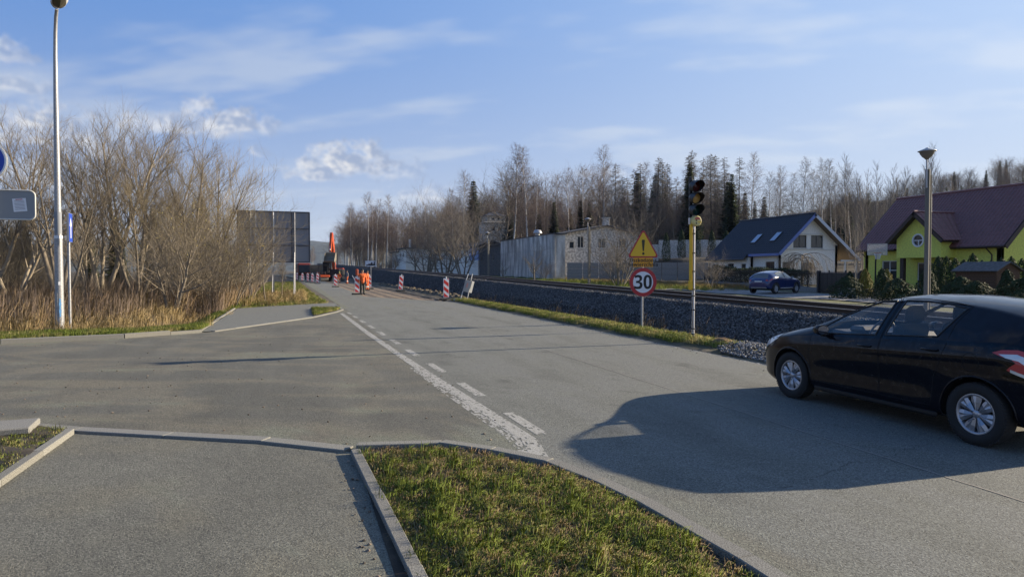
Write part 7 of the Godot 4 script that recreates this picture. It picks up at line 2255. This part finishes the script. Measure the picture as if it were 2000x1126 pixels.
	var hatch := MB.new(); hatch.box(Vector3(-0.05, 0.85, 0.095), Vector3(0.09, 0.35, 0.008), Basis(Vector3.UP, -0.5), 0.003); put("hatch", hatch, galv, l)
	var HB := Basis(Vector3.UP, 0.42) * Basis(Vector3.RIGHT, -0.12)
	var hx := Transform3D(HB, Vector3(0.16, 8.60, 0.36))
	var lh := MB.new()
	var secs := [[-0.06, 0.05, 0.05], [0.04, 0.11, 0.08], [0.2, 0.17, 0.11], [0.5, 0.19, 0.12], [0.75, 0.15, 0.09], [0.86, 0.08, 0.05]]
	for i in secs.size() - 1:
		for k in 16:
			var q := []
			for w in [[i, k], [i, k + 1], [i + 1, k + 1], [i + 1, k]]:
				var sc: Array = secs[w[0]]; var a: float = TAU * w[1] / 16.0
				q.append(hx * Vector3(cos(a) * sc[1], maxf(sin(a), -0.35) * sc[2] + 0.03, sc[0]))
			lh.quad(q[0], q[1], q[2], q[3], HB * Vector3(cos(TAU * (k + 0.5) / 16.0), sin(TAU * (k + 0.5) / 16.0), 0))
	put("luminaire", lh, mt("luminaire_grey", 0.52, 0.54, 0.56, 0.5), l)
	var bw := MB.new()
	for k in 8:
		for e in 12:
			var q := []
			for w in [[k, e], [k + 1, e], [k + 1, e + 1], [k, e + 1]]:
				var a: float = PI * w[0] / 8.0; var b: float = TAU * w[1] / 12.0
				q.append(hx * Vector3(0.155 * sin(a * 0.5) * cos(b), -0.005 - 0.15 * cos(a * 0.5), 0.42 + 0.27 * sin(a * 0.5) * sin(b)))
			bw.quad(q[0], q[1], q[2], q[3], (HB * Vector3(cos(TAU * e / 12.0) * 0.5, -0.8, sin(TAU * e / 12.0) * 0.5)).normalized())
	put("lamp_bowl", bw, mt("smoky_bowl", 0.10, 0.09, 0.065, 0.15), l)

	# blue sign seen almost edge on
	var b := thing("blue_sign", "narrow blue sign with white arrow on a grey post right of the tall lamp post", "road sign", W(-5.80, 0.05, 20.95), PI / 2 + 0.12)
	var bp := MB.new(); bp.rod(Vector3(0, -0.1, -0.05), Vector3(0, 3.1, -0.05), 0.034, 12); put("post", bp, galv, b)
	var bd := MB.new(); bd.prism(round_rect(0.52, 0.78, 0.03), -0.03, 0.0, Transform3D(Basis.IDENTITY, Vector3(0, 2.78, 0))); var bdn := put("board", bd, alu, b)
	var bf := MB.new(); bf.prism(round_rect(0.50, 0.76, 0.03), 0.0005, 0.003, Transform3D(Basis.IDENTITY, Vector3(0, 2.78, 0))); put("blue_face", bf, blue, bdn)
	var ar := MB.new(); ar.prism(v2([[-0.045, 2.5], [0.045, 2.5], [0.045, 2.82], [0.15, 2.82], [0.0, 3.05], [-0.15, 2.82], [-0.045, 2.82]]), 0.003, 0.005); put("white_arrow", ar, white, bdn)

	# nearest signs, cut by the left edge of the picture
	var n := thing("cycle_sign", "round blue sign and grey sign back sharing one post at the left edge", "road sign", W(-2.87, 0.03, 7.74), -0.02)
	var np := MB.new(); np.rod(Vector3(0, -0.1, -0.05), Vector3(0, 3.0, -0.05), 0.03, 12); put("post", np, galv, n)
	var nd := MB.new(); disc(nd, 0.205, -0.02, 0.0); var ndd := put("round_disc", nd, alu, n); ndd.position = Vector3(0, 2.71, 0)
	var nr := MB.new(); ring2(0.2, 0.183, 0.004, 0.0, nr); put("white_ring", nr, white, ndd)
	var nb := MB.new(); disc(nb, 0.184, 0.0005, 0.002); put("blue_disc", nb, blue, ndd)
	var cy := MB.new()
	for x in [-0.07, 0.07]: ring2(0.052, 0.040, 0.0052, 0.0022, cy, 24); 
	cy = MB.new()
	for x in [-0.075, 0.075]: cy.lathe([Vector2(0.042, 0.0022), Vector2(0.054, 0.0022), Vector2(0.054, 0.005), Vector2(0.042, 0.005)], 24, Transform3D(Basis(Vector3.RIGHT, -PI / 2), Vector3(x, -0.03, 0.0072)), false)
	for f in [[-0.075, -0.03, -0.03, 0.045], [-0.03, 0.045, 0.045, 0.04], [0.045, 0.04, 0.0, -0.03], [0.0, -0.03, -0.03, 0.045], [0.075, -0.03, 0.04, 0.065]]: cy.rod(Vector3(f[0], f[1], 0.004), Vector3(f[2], f[3], 0.004), 0.005, 5)
	put("white_bicycle", cy, white, ndd)
	var gb := MB.new(); gb.prism(round_rect(0.80, 0.285, 0.05), -0.012, 0.0); var gbo := put("sign_back", gb, alu, n); gbo.position = Vector3(0.0, 2.295, -0.09)
	var rim := MB.new()
	var rr := round_rect(0.80, 0.285, 0.05)
	var rp := PackedVector3Array(); var rq := PackedFloat32Array()
	for q in rr: rp.append(Vector3(q.x, q.y, 0.0)); rq.append(0.008)
	rp.append(rp[0]); rq.append(0.008); rim.tube(rp, rq, 6, false); put("folded_edge", rim, mt("edge_pale", 0.55, 0.54, 0.50, 0.5), gbo)
	var sti := MB.new(); sti.box(Vector3(0.27, 0.0, 0.002), Vector3(0.115, 0.13, 0.002), Basis(Vector3.BACK, 0.10)); var so := put("sticker", sti, white, gbo)
	var ln := MB.new()
	for k in 7: ln.box(Basis(Vector3.BACK, 0.10) * Vector3(0.0, 0.042 - 0.014 * k, 0.0) + Vector3(0.27, 0, 0.0036), Vector3(0.085, 0.004, 0.001), Basis(Vector3.BACK, 0.10))
	put("small_print", ln, mt("print_grey", 0.25, 0.25, 0.28, 0.7), so)
	var hd2 := MB.new(); hd2.box(Basis(Vector3.BACK, 0.10) * Vector3(0.0, 0.055, 0.0) + Vector3(0.27, 0, 0.0036), Vector3(0.06, 0.007, 0.001), Basis(Vector3.BACK, 0.10)); put("red_print", hd2, red, so)

	# back of the large board
	var bb := thing("billboard", "large grey back of a road billboard on posts among the shrubs left of the road", "billboard", W(-1.43, 0.0, 47.63), -0.165)
	# own x along the board, z towards the viewer
	bb.rotation.y = 0.01
	var pane := mt("board_back", 0.20, 0.215, 0.245, 0.6)
	for i in 4:
		for j in 3:
			var mb := MB.new(); mb.box(Vector3(-1.69 + i * 1.125, 2.80 + j * 1.115, 0.0), Vector3(1.11, 1.10, 0.03), Basis.IDENTITY, 0.006); put("panel", mb, pane, bb)
	var fr := MB.new()
	for j in 4: fr.box(Vector3(0, 2.245 + j * 1.115, 0.035), Vector3(4.54, 0.075, 0.05))
	for i in [-2.255, 1.115, 2.255]: fr.box(Vector3(i, 3.92, 0.036), Vector3(0.09, 3.34, 0.046))
	put("frame", fr, mt("board_frame", 0.07, 0.075, 0.09, 0.6), bb)
	for x in [-1.45, -0.05, 1.30]:
		var mb := MB.new(); mb.rod(Vector3(x, -0.3, 0.12), Vector3(x, 5.55, 0.12), 0.042, 10); put("post", mb, galv, bb)
		var m2 := MB.new(); m2.rod(Vector3(x - 0.1, -0.3, 1.15 if x > 1.0 else 0.75), Vector3(x - 0.02, 2.9, 0.16), 0.032, 8); put("brace", m2, galv, bb)

	# end-of-built-up-area sign
	var e := thing("town_end_sign", "white sign with black town silhouette struck through, on a thin post by the railway bank", "road sign", W(9.2, -0.1, 89.5), -0.2)
	var ep := MB.new(); ep.rod(Vector3(0, -0.2, -0.05), Vector3(0, 3.05, -0.05), 0.035, 8); put("post", ep, galv, e)
	var eb := MB.new(); eb.prism(round_rect(1.42, 0.72, 0.04), -0.01, 0.0, Transform3D(Basis.IDENTITY, Vector3(0, 2.68, 0))); var ebo := put("board", eb, white, e)
	var sk := MB.new(); sk.prism(v2([[-0.58, 2.42], [0.58, 2.42], [0.58, 2.86], [0.44, 2.86], [0.44, 2.62], [0.3, 2.72], [0.16, 2.62], [0.16, 2.80], [0.08, 2.92], [0.0, 2.80], [0.0, 2.60], [-0.16, 2.60], [-0.16, 2.70], [-0.30, 2.70], [-0.30, 2.56], [-0.58, 2.56]]), 0.001, 0.004); put("town_silhouette", sk, black, ebo)
	var dg := MB.new(); dg.prism(v2([[-0.62, 2.36], [-0.52, 2.36], [0.66, 2.96], [0.66, 3.0], [0.58, 3.0]]), 0.004, 0.006); put("diagonal_bar", dg, mt("bar_dark", 0.05, 0.012, 0.014, 0.5), ebo)

	# old lamp posts along the service road
	var concr := textured("old_concrete", 0.36, 0.34, 0.29, 0.95, T.fine, 1.2, 0.2)
	var zinc := mt("zinc_shade", 0.42, 0.42, 0.42, 0.5, 0.2)
	var lamp_label := ["old concrete lamp post with zinc cone lamp rising behind the black car", "old lamp post with cone lamp beside the bushy bare tree and the old house", "farthest old lamp post, in front of the dark grey shed"]
	var lamp_at := [[22.7, 19.5], [25.6, 56.9], [23.6, 84.0]]
	for i in 3:
		var a: Array = lamp_at[i]
		var g := thing("lamp_post", lamp_label[i], "street lamp", W(a[0], land(a[0], a[1]), a[1]), 0.3, "old lamp posts beyond the railway")
		var m1 := MB.new()
		m1.box(Vector3(-0.06, 2.65, 0.0), Vector3(0.115, 5.7, 0.15), Basis(Vector3.BACK, 0.004), 0.015); m1.box(Vector3(0.10, 2.55, 0.0), Vector3(0.055, 5.5, 0.15), Basis(Vector3.BACK, 0.006), 0.012)
		for y in [0.6, 2.0, 3.4, 4.8]: m1.box(Vector3(0.035, y, 0.0), Vector3(0.10, 0.16, 0.11), Basis.IDENTITY, 0.01)
		put("post", m1, concr, g)
		var m2 := MB.new(); m2.rod(Vector3(-0.16, 4.8, 0), Vector3(-0.17, 5.95, 0), 0.032, 8); m2.rod(Vector3(0.16, 3.9, 0.05), Vector3(0.12, 5.0, 0.05), 0.012, 5); put("stem", m2, zinc, g)
		var X := Transform3D(Basis.IDENTITY, Vector3(-0.17, 5.9, 0))
		var m3 := MB.new(); m3.lathe([Vector2(0.0, 0.40), Vector2(0.05, 0.395), Vector2(0.06, 0.37), Vector2(0.16, 0.335), Vector2(0.31, 0.275), Vector2(0.315, 0.258), Vector2(0.25, 0.25)], 28, X); put("lamp_cap", m3, zinc, g)
		var m4 := MB.new(); m4.lathe([Vector2(0.255, 0.252), Vector2(0.235, 0.17), Vector2(0.16, 0.06), Vector2(0.085, 0.0), Vector2(0.06, -0.04), Vector2(0.035, -0.05)], 28, X); put("lamp_bowl", m4, mt("dusty_bowl", 0.16, 0.145, 0.12, 0.35), g)

	barriers()

func barrier(label: String, v: float, u: float, lean := 0.0, y := 0.0) -> void:
	var red := mt("board_red", 0.62, 0.035, 0.025, 0.4)
	var white := mt("board_white", 0.76, 0.76, 0.76, 0.45)
	var o := thing("barrier_board", label, "barrier", W(v, y, u), 0.10, "red and white barrier boards at the works")
	var f := MB.new(); f.box(Vector3(0, 0.05, 0), Vector3(0.72, 0.10, 0.36), Basis.IDENTITY, 0.03); put("foot", f, mt("rubber_foot", 0.03, 0.03, 0.03, 0.9), o)
	var X := Transform3D(Basis(Vector3.BACK, lean), Vector3(0, 0.08, 0))
	var b := MB.new(); b.prism(round_rect(0.325, 1.08, 0.02), -0.02, 0.02, X * Transform3D(Basis.IDENTITY, Vector3(0, 0.62, 0))); var bo := put("board", b, white, o)
	var clip := v2([[-0.14, 0.10], [0.14, 0.10], [0.14, 1.14], [-0.14, 1.14]])
	for k in 4:
		var c := -0.02 + k * 0.385
		for q in Geometry2D.intersect_polygons(v2([[-0.2, c + 0.2], [0.2, c - 0.12], [0.2, c + 0.09], [-0.2, c + 0.41]]), clip):
			var m := MB.new(); m.prism(q, 0.0205, 0.0225, X); put("red_stripe", m, red, bo)
	var p := MB.new(); p.rod(X * Vector3(0, 1.15, 0), X * Vector3(0, 1.26, 0), 0.03, 8); put("top_peg", p, white, o)

func barriers() -> void:
	barrier("nearest red and white barrier board, beside the leaning empty sign frame", 8.05, 37.5)
	barrier("red and white barrier board directly beside the worker in orange jacket", 4.0, 48.1)
	barrier("red and white barrier board left of the bending worker, at the asphalt edge", 3.75, 71.0)
	barrier("tilted red and white barrier board on the rubble bank before the railway", 7.75, 53.2, -0.09, 0.05)
	barrier("red and white barrier board half hidden behind the worker in orange jacket", 6.3, 62.5)
	var row := [[0.0, 117.5], [0.8, 108.9], [1.5, 102.5], [2.0, 95.8], [2.5, 89.3]]
	var say := ["fifth and farthest", "fourth", "third", "second", "first and nearest"]
	for i in 5: barrier("%s of the five barrier boards in the row left of the orange roller" % say[i], row[i][0] + bend(row[i][1]), row[i][1])

# ---------------------------------------------------------------- people
func seg_dist(p: Vector3, a: Vector3, b: Vector3, ra: float, rb: float) -> float:
	var ab := b - a
	var t := clampf((p - a).dot(ab) / maxf(1e-6, ab.length_squared()), 0.0, 1.0)
	return p.distance_to(a + ab * t) - lerpf(ra, rb, t)

# bones: [a, b, ra, rb, colour, flatten z]; a surface net over their smooth union
func flesh(mb: MB, bones: Array, cell: float, k: float) -> void:
	var lo := Vector3.ONE * 1e9; var hi := -lo
	for b in bones:
		var m := maxf(b[2], b[3]) + cell * 2.0
		for q in [b[0], b[1]]:
			lo = lo.min(q - Vector3.ONE * m); hi = hi.max(q + Vector3.ONE * m)
	var n := Vector3i(((hi - lo) / cell).ceil()) + Vector3i.ONE
	var F := PackedFloat32Array(); F.resize(n.x * n.y * n.z); F.fill(1.0)
	var seen := PackedByteArray(); seen.resize(F.size())
	for b in bones:
		var m := maxf(b[2], b[3]) + cell * 2.0
		var a0 := Vector3i((((b[0] as Vector3).min(b[1]) - Vector3.ONE * m - lo) / cell).floor()).clamp(Vector3i.ZERO, n - Vector3i.ONE)
		var a1 := Vector3i((((b[0] as Vector3).max(b[1]) + Vector3.ONE * m - lo) / cell).ceil()).clamp(Vector3i.ZERO, n - Vector3i.ONE)
		for z in range(a0.z, a1.z + 1):
			for y in range(a0.y, a1.y + 1):
				for x in range(a0.x, a1.x + 1):
					var d := seg_dist(lo + Vector3(x, y, z) * cell, b[0], b[1], b[2], b[3])
					var id := (z * n.y + y) * n.x + x
					var e := F[id]
					var h := maxf(k - absf(d - e), 0.0) / k
					F[id] = minf(d, e) - h * h * k * 0.25
	var vid := {}
	var at := func(x: int, y: int, z: int) -> float: return F[(z * n.y + y) * n.x + x]
	for z in n.z - 1:
		for y in n.y - 1:
			for x in n.x - 1:
				var f := []
				var mask := 0
				for c in 8:
					var w := F[((z + (c >> 2)) * n.y + y + ((c >> 1) & 1)) * n.x + x + (c & 1)]
					f.append(w)
					if w < 0.0: mask |= 1 << c
				if mask == 0 or mask == 255: continue
				var s := Vector3.ZERO; var cnt := 0
				for e in [[0, 1], [2, 3], [4, 5], [6, 7], [0, 2], [1, 3], [4, 6], [5, 7], [0, 4], [1, 5], [2, 6], [3, 7]]:
					var fa: float = f[e[0]]; var fb: float = f[e[1]]
					if (fa < 0.0) == (fb < 0.0): continue
					var t := fa / (fa - fb)
					var pa := Vector3(e[0] & 1, (e[0] >> 1) & 1, e[0] >> 2); var pb := Vector3(e[1] & 1, (e[1] >> 1) & 1, e[1] >> 2)
					s += pa.lerp(pb, t); cnt += 1
				var p := lo + (Vector3(x, y, z) + s / cnt) * cell
				var g := Vector3(f[1] + f[3] + f[5] + f[7] - f[0] - f[2] - f[4] - f[6], f[2] + f[3] + f[6] + f[7] - f[0] - f[1] - f[4] - f[5], f[4] + f[5] + f[6] + f[7] - f[0] - f[1] - f[2] - f[3]).normalized()
				var best := 1e9
				for b in bones:
					var d := seg_dist(p, b[0], b[1], b[2], b[3])
					if d < best: best = d; mb.col = b[4]
				vid[(z * n.y + y) * n.x + x] = mb.vert(p, g)
	for z in range(1, n.z - 1):
		for y in range(1, n.y - 1):
			for x in range(1, n.x - 1):
				var o := (z * n.y + y) * n.x + x
				var inside_ := F[o] < 0.0
				var dx := 1; var dy := n.x; var dz := n.x * n.y
				for ax in 3:
					var st: int = [dx, dy, dz][ax]
					if (F[o + st] < 0.0) == inside_: continue
					var p1: int = [dy, dz, dx][ax]; var p2: int = [dz, dx, dy][ax]
					var q := [o, o - p1, o - p1 - p2, o - p2]
					if q.all(func(i): return vid.has(i)):
						mb.face(vid[q[0]], vid[q[1]], vid[q[2]]); mb.face(vid[q[0]], vid[q[2]], vid[q[3]])

const SKIN := Color(0.42, 0.24, 0.17)
func hand(mb: MB, wrist: Vector3, dir: Vector3, side: Vector3, curl: Vector3) -> void:
	mb.col = SKIN
	mb.tube(PackedVector3Array([wrist, wrist + dir * 0.05, wrist + dir * 0.09]), PackedFloat32Array([0.030, 0.040, 0.034]), 8)
	for k in 4:
		var o := wrist + dir * 0.085 + side * (0.03 - 0.02 * k)
		var L: float = [0.065, 0.075, 0.07, 0.055][k]
		mb.tube(PackedVector3Array([o, o + dir * L * 0.5 + curl * 0.012, o + dir * L * 0.9 + curl * 0.04]), PackedFloat32Array([0.010, 0.009, 0.007]), 6)
	mb.tube(PackedVector3Array([wrist + dir * 0.03 + side * 0.03, wrist + dir * 0.06 + side * 0.06, wrist + dir * 0.095 + side * 0.062]), PackedFloat32Array([0.013, 0.011, 0.008]), 6)

func head(mb: MB, at: Vector3, face: Vector3, cap: Color) -> void:
	var up := Vector3.UP
	var s := up.cross(face).normalized()
	var hair := Color(0.05, 0.035, 0.025)
	var b := [[at + face * 0.01 + up * 0.02, at - face * 0.02 + up * 0.035, 0.085, 0.09, SKIN], [at + face * 0.035 - up * 0.05, at + face * 0.03 - up * 0.085, 0.058, 0.045, SKIN], [at + face * 0.095 + up * 0.0, at + face * 0.112 - up * 0.03, 0.012, 0.017, SKIN],
		[at + s * 0.088 - up * 0.005, at + s * 0.09 - up * 0.04, 0.014, 0.010, SKIN], [at - s * 0.088 - up * 0.005, at - s * 0.09 - up * 0.04, 0.014, 0.010, SKIN],
		[at - up * 0.08 - face * 0.02, at - up * 0.16 - face * 0.03, 0.055, 0.06, SKIN], [at + up * 0.075 - face * 0.01, at + up * 0.06 - face * 0.03, 0.094, 0.098, cap], [at + up * 0.05 + face * 0.09, at + up * 0.04 + face * 0.15, 0.03, 0.02, cap], [at - face * 0.06 - up * 0.01, at - face * 0.05 - up * 0.05, 0.06, 0.05, hair],
		[at + face * 0.085 + s * 0.033 + up * 0.012, at + face * 0.086 + s * 0.036 + up * 0.012, 0.010, 0.010, Color(0.03, 0.02, 0.02)], [at + face * 0.085 - s * 0.033 + up * 0.012, at + face * 0.086 - s * 0.036 + up * 0.012, 0.010, 0.010, Color(0.03, 0.02, 0.02)],
		[at + face * 0.086 + s * 0.02 - up * 0.06, at + face * 0.086 - s * 0.02 - up * 0.06, 0.007, 0.007, Color(0.28, 0.10, 0.09)]]
	flesh(mb, b, 0.013, 0.02)

func people() -> void:
	var m := mt("cloth_and_skin", 1, 1, 1, 0.85); m.vertex_color_use_as_albedo = true
	var org := Color(0.58, 0.115, 0.025); var olive := Color(0.055, 0.06, 0.045); var boot := Color(0.015, 0.013, 0.012); var grey := Color(0.16, 0.16, 0.165); var band := Color(0.62, 0.62, 0.58)
	# pose 1: standing, facing the viewer (own +z), arms a little out
	var stand := func(top_: Color, legs: Color, band_leg: bool, stride: float) -> MB:
		var b := []
		for s in [-1.0, 1.0]:
			var hip := Vector3(s * 0.095, 0.93, 0); var kn := Vector3(s * 0.105, 0.50, 0.02 + s * stride * 0.5); var an := Vector3(s * 0.115, 0.09, -0.01 + s * stride)
			b.append([hip, kn, 0.105, 0.072, legs]); b.append([kn, an, 0.072, 0.060, legs])
			if band_leg: b.append([kn.lerp(an, 0.35), kn.lerp(an, 0.5), 0.076, 0.074, band])
			b.append([an + Vector3(0, -0.03, -0.03), an + Vector3(s * 0.02, -0.05, 0.14), 0.055, 0.042, boot])
			var sh := Vector3(s * 0.20, 1.43, 0); var el := Vector3(s * 0.275, 1.14, -0.02); var wr := Vector3(s * 0.265, 0.90, 0.08)
			b.append([sh, el, 0.078, 0.060, top_]); b.append([el, wr, 0.060, 0.045, top_])
		b.append([Vector3(0, 0.92, 0), Vector3(0, 1.12, 0), 0.155, 0.15, top_]); b.append([Vector3(-0.06, 1.3, 0), Vector3(0.06, 1.3, 0), 0.155, 0.155, top_]); b.append([Vector3(-0.13, 1.42, 0), Vector3(0.13, 1.42, 0), 0.09, 0.09, top_]); b.append([Vector3(0, 1.10, 0), Vector3(0, 1.12, 0), 0.150, 0.150, top_])
		b.append([Vector3(0, 1.45, 0), Vector3(0, 1.55, 0.01), 0.065, 0.058, SKIN])
		var mb := MB.new()
		flesh(mb, b, 0.026, 0.05)
		head(mb, Vector3(0, 1.65, 0.02), Vector3(0, -0.12, 0.99).normalized(), Color(0.025, 0.03, 0.035))
		for s in [-1.0, 1.0]: hand(mb, Vector3(s * 0.265, 0.90, 0.08), Vector3(0, -0.95, 0.28).normalized(), Vector3(-s * 0.3, 0.1, 0.95).normalized(), Vector3(-s, 0, 0.2).normalized())
		return mb
	var w1 := put("person", stand.call(org, olive, false, 0.03), m)
	w1.position = W(4.36, -0.02, 48.2); w1.rotation.y = 0.2
	tag(w1, "person in orange jacket, dark trousers and cap standing behind a barrier board", "person")
	var w4 := put("person", stand.call(org, org, true, 0.06), m)
	w4.position = W(5.9, -0.06, 60.5); w4.rotation.y = 1.2; w4.scale = Vector3.ONE * 0.98
	tag(w4, "person in orange workwear half hidden behind the worker with dark trousers", "person")
	var w3 := put("person", stand.call(grey, org, true, 0.10), m)
	w3.position = W(6.4, -0.08, 92.5); w3.rotation.y = -1.3
	tag(w3, "person in grey top and orange trousers standing sideways by the railway bank", "person")
	# pose 2: bending forward over a tool
	var b := []
	for s in [-1.0, 1.0]:
		var hip := Vector3(s * 0.10, 0.88, -0.12); var kn := Vector3(s * 0.15, 0.48, 0.05); var an := Vector3(s * 0.17, 0.09, -0.04)
		b.append([hip, kn, 0.108, 0.074, org]); b.append([kn, an, 0.074, 0.062, org]); b.append([kn.lerp(an, 0.3), kn.lerp(an, 0.45), 0.078, 0.076, band])
		b.append([an + Vector3(0, -0.03, -0.03), an + Vector3(s * 0.02, -0.05, 0.14), 0.055, 0.042, boot])
		var sh := Vector3(s * 0.19, 1.20, 0.26); var el := Vector3(s * 0.27, 0.95, 0.34); var wr := Vector3(s * 0.12, 0.78, 0.42)
		b.append([sh, el, 0.078, 0.060, org]); b.append([el, wr, 0.060, 0.045, org])
	b.append([Vector3(0, 0.88, -0.10), Vector3(0, 1.02, 0.08), 0.155, 0.15, org]); b.append([Vector3(-0.06, 1.12, 0.18), Vector3(0.06, 1.12, 0.18), 0.15, 0.15, org]); b.append([Vector3(-0.12, 1.22, 0.27), Vector3(0.12, 1.22, 0.27), 0.09, 0.09, org]); b.append([Vector3(0, 1.0, 0.05), Vector3(0, 1.02, 0.08), 0.150, 0.150, org])
	b.append([Vector3(0, 1.25, 0.30), Vector3(0, 1.33, 0.36), 0.065, 0.058, SKIN])
	var mb := MB.new()
	flesh(mb, b, 0.026, 0.05)
	head(mb, Vector3(0, 1.41, 0.41), Vector3(0, -0.6, 0.8), Color(0.6, 0.55, 0.1))
	for s in [-1.0, 1.0]: hand(mb, Vector3(s * 0.12, 0.78, 0.42), Vector3(-s * 0.5, -0.7, 0.4).normalized(), Vector3(0, 0.4, 0.9).normalized(), Vector3(-s, 0, 0).normalized())
	var w2 := put("person", mb, m)
	w2.position = W(5.6, -0.08, 98.5); w2.rotation.y = 0.3
	tag(w2, "person in orange workwear bending forward in front of the excavator", "person")

# ---------------------------------------------------------------- small things
func small_things() -> void:
	var galv: Material = mats["galvanised"]
	var alu: Material = mats["sign_back"]
	# leaning empty frame with turned sign panels
	var o := thing("sign_frame", "leaning sign frame with two pale legs and grey sign backs beside the nearest barrier board", "sign frame", W(8.75, 0.02, 36.2), 0.05)
	var pale := mt("pale_steel", 0.58, 0.57, 0.54, 0.5, 0.2)
	for x in [-0.2, 0.2]:
		var mb := MB.new(); mb.rod(Vector3(x, 0.02, 0.0), Vector3(x + 0.42 - x * 0.4, 1.48, -0.12), 0.024, 8); put("leg", mb, pale, o)
	var up := Vector3(0.42, 1.46, -0.12).normalized()
	var X := Basis(Vector3.BACK, -0.27)
	var pn := MB.new(); pn.box(Vector3(0.20, 0.80, 0.0), Vector3(0.36, 0.66, 0.02), X, 0.006); pn.box(Vector3(0.50, 0.74, -0.10), Vector3(0.22, 0.66, 0.02), X * Basis(Vector3.UP, 0.6), 0.006); put("sign_back", pn, alu, o)
	var rd := MB.new(); rd.prism(v2([[-0.05, -0.12], [0.04, -0.10], [0.05, 0.12], [-0.02, 0.14]]), 0.012, 0.014, Transform3D(X, Vector3(0.20, 0.84, 0.0))); put("faded_red_print", rd, mt("faded_red", 0.42, 0.20, 0.19, 0.7), o)
	var bs := MB.new(); bs.box(Vector3(-0.12, 0.03, 0.0), Vector3(0.9, 0.08, 0.2), Basis(Vector3.BACK, -0.06), 0.02); put("base_plank", bs, pale, o)
	# orange panel on a thin stake
	var p := thing("orange_panel", "small orange panel on a thin stake behind the worker in the orange jacket", "panel", W(5.35, -0.05, 64.5))
	var st := MB.new(); st.rod(Vector3(0, 0, 0), Vector3(0, 1.3, 0), 0.02, 6); put("stake", st, galv, p)
	var pb := MB.new(); pb.box(Vector3(0, 1.55, 0), Vector3(0.24, 0.62, 0.16), Basis.IDENTITY, 0.04); put("panel", pb, mt("machine_orange"), p)
	# striped stake leaning on the bank
	var q := MB.new(); q.rod(W(6.6, -0.1, 78.0), W(6.1, 1.1, 80.0), 0.03, 8); tag(put("leaning_stake", q, pale), "pale stake leaning over the dug-up ground near the bank", "stake")
	# basketball hoop in the garden
	var h := thing("basketball_hoop", "see-through basketball backboard on a dark post before the green house", "basketball hoop", W(36.0, 0.0, 34.6), 1.0)
	h.rotation.y = -0.7
	var hp := MB.new(); hp.tube(PackedVector3Array([Vector3(0, 0, -0.9), Vector3(0, 2.3, -0.8), Vector3(0, 2.9, -0.15)]), PackedFloat32Array([0.05, 0.05, 0.04]), 8); put("post", hp, mt("black_iron"), h)
	var clear := mt("backboard_clear", 0.5, 0.5, 0.48, 0.1); clear.transparency = BaseMaterial3D.TRANSPARENCY_ALPHA; clear.albedo_color.a = 0.35
	var hb := MB.new(); hb.box(Vector3(0, 3.05, 0), Vector3(1.12, 0.70, 0.03)); put("backboard", hb, clear, h)
	var hf := MB.new()
	for e in [[0, 2.70, 1.16, 0.04], [0, 3.40, 1.16, 0.04]]: hf.box(Vector3(e[0], e[1], 0.002), Vector3(e[2], e[3], 0.045))
	for e in [-0.56, 0.56]: hf.box(Vector3(e, 3.05, 0.002), Vector3(0.04, 0.66, 0.045))
	put("frame", hf, mt("old_frame"), h)
	var rg := MB.new()
	var rp := PackedVector3Array(); var rr := PackedFloat32Array()
	for k in 21: rp.append(Vector3(cos(TAU * k / 20) * 0.22, 2.8, 0.28 + sin(TAU * k / 20) * 0.22)); rr.append(0.012)
	rg.tube(rp, rr, 6, false); put("ring", rg, mt("machine_orange"), h)
	var nt := MB.new()
	for k in 12:
		var a := TAU * k / 12
		nt.rod(Vector3(cos(a) * 0.22, 2.8, 0.28 + sin(a) * 0.22), Vector3(cos(a + 0.4) * 0.12, 2.42, 0.28 + sin(a + 0.4) * 0.12), 0.006, 4); nt.rod(Vector3(cos(a) * 0.22, 2.8, 0.28 + sin(a) * 0.22), Vector3(cos(a - 0.4) * 0.12, 2.42, 0.28 + sin(a - 0.4) * 0.12), 0.006, 4)
	put("net", nt, mt("board_white", 0.76, 0.76, 0.76, 0.45), h)
	# clods and pebbles on the asphalt
	var xf := []; var tn := []
	var r := RandomNumberGenerator.new(); r.seed = 321
	for i in 520:
		var v := r.randf_range(-6.0, 2.2); var u := lerpf(along(NEAR_EDGE, v) if v > -3.2 else 8.9, along(FAR_EDGE, v), pow(r.randf(), 1.2))
		if i % 3 == 0: v = 8.0 - 0.35 * absf(r.randfn()) ; u = r.randf_range(5.0, 34.0)
		if i % 17 == 0:
			v = r.randf_range(0.35, 0.48); u = r.randf_range(3.2, 6.3)
		var s := r.randf_range(0.006, 0.022)
		xf.append(Transform3D(Basis.from_euler(Vector3(r.randf() * 6, r.randf() * 6, 0)).scaled(Vector3(s, s * 0.6, s)), W(v, 0.006, u)))
		tn.append(Color(0.10, 0.08, 0.06) * r.randf_range(0.5, 2.4))
	tag(scatter("road_pebbles", rock(15), mats["ballast_stone"], xf, tn), "small clods and pebbles scattered on the asphalt of the junction", "pebbles")
	# earth heap at the end of the right verge
	var heap := MB.new()
	heap.grid(14, 10, func(i, j):
		var a: float = i / 13.0 * 2.0 - 1.0; var c: float = j / 9.0 * 2.0 - 1.0
		return W(8.78 + a * 0.42, 0.02 + 0.19 * maxf(0.0, 1.0 - a * a - c * c) * (1.0 + 0.4 * nz.get_noise_2d(a * 3.0, c * 3.0)), 12.5 + c * 0.45))
	tag(put("earth_heap", heap, textured("dry_earth", 0.27, 0.17, 0.085, 1.0, T.blotch, 1.5, 2.0)), "small heap of brown earth at the end of the grass verge beside the signal", "heap")
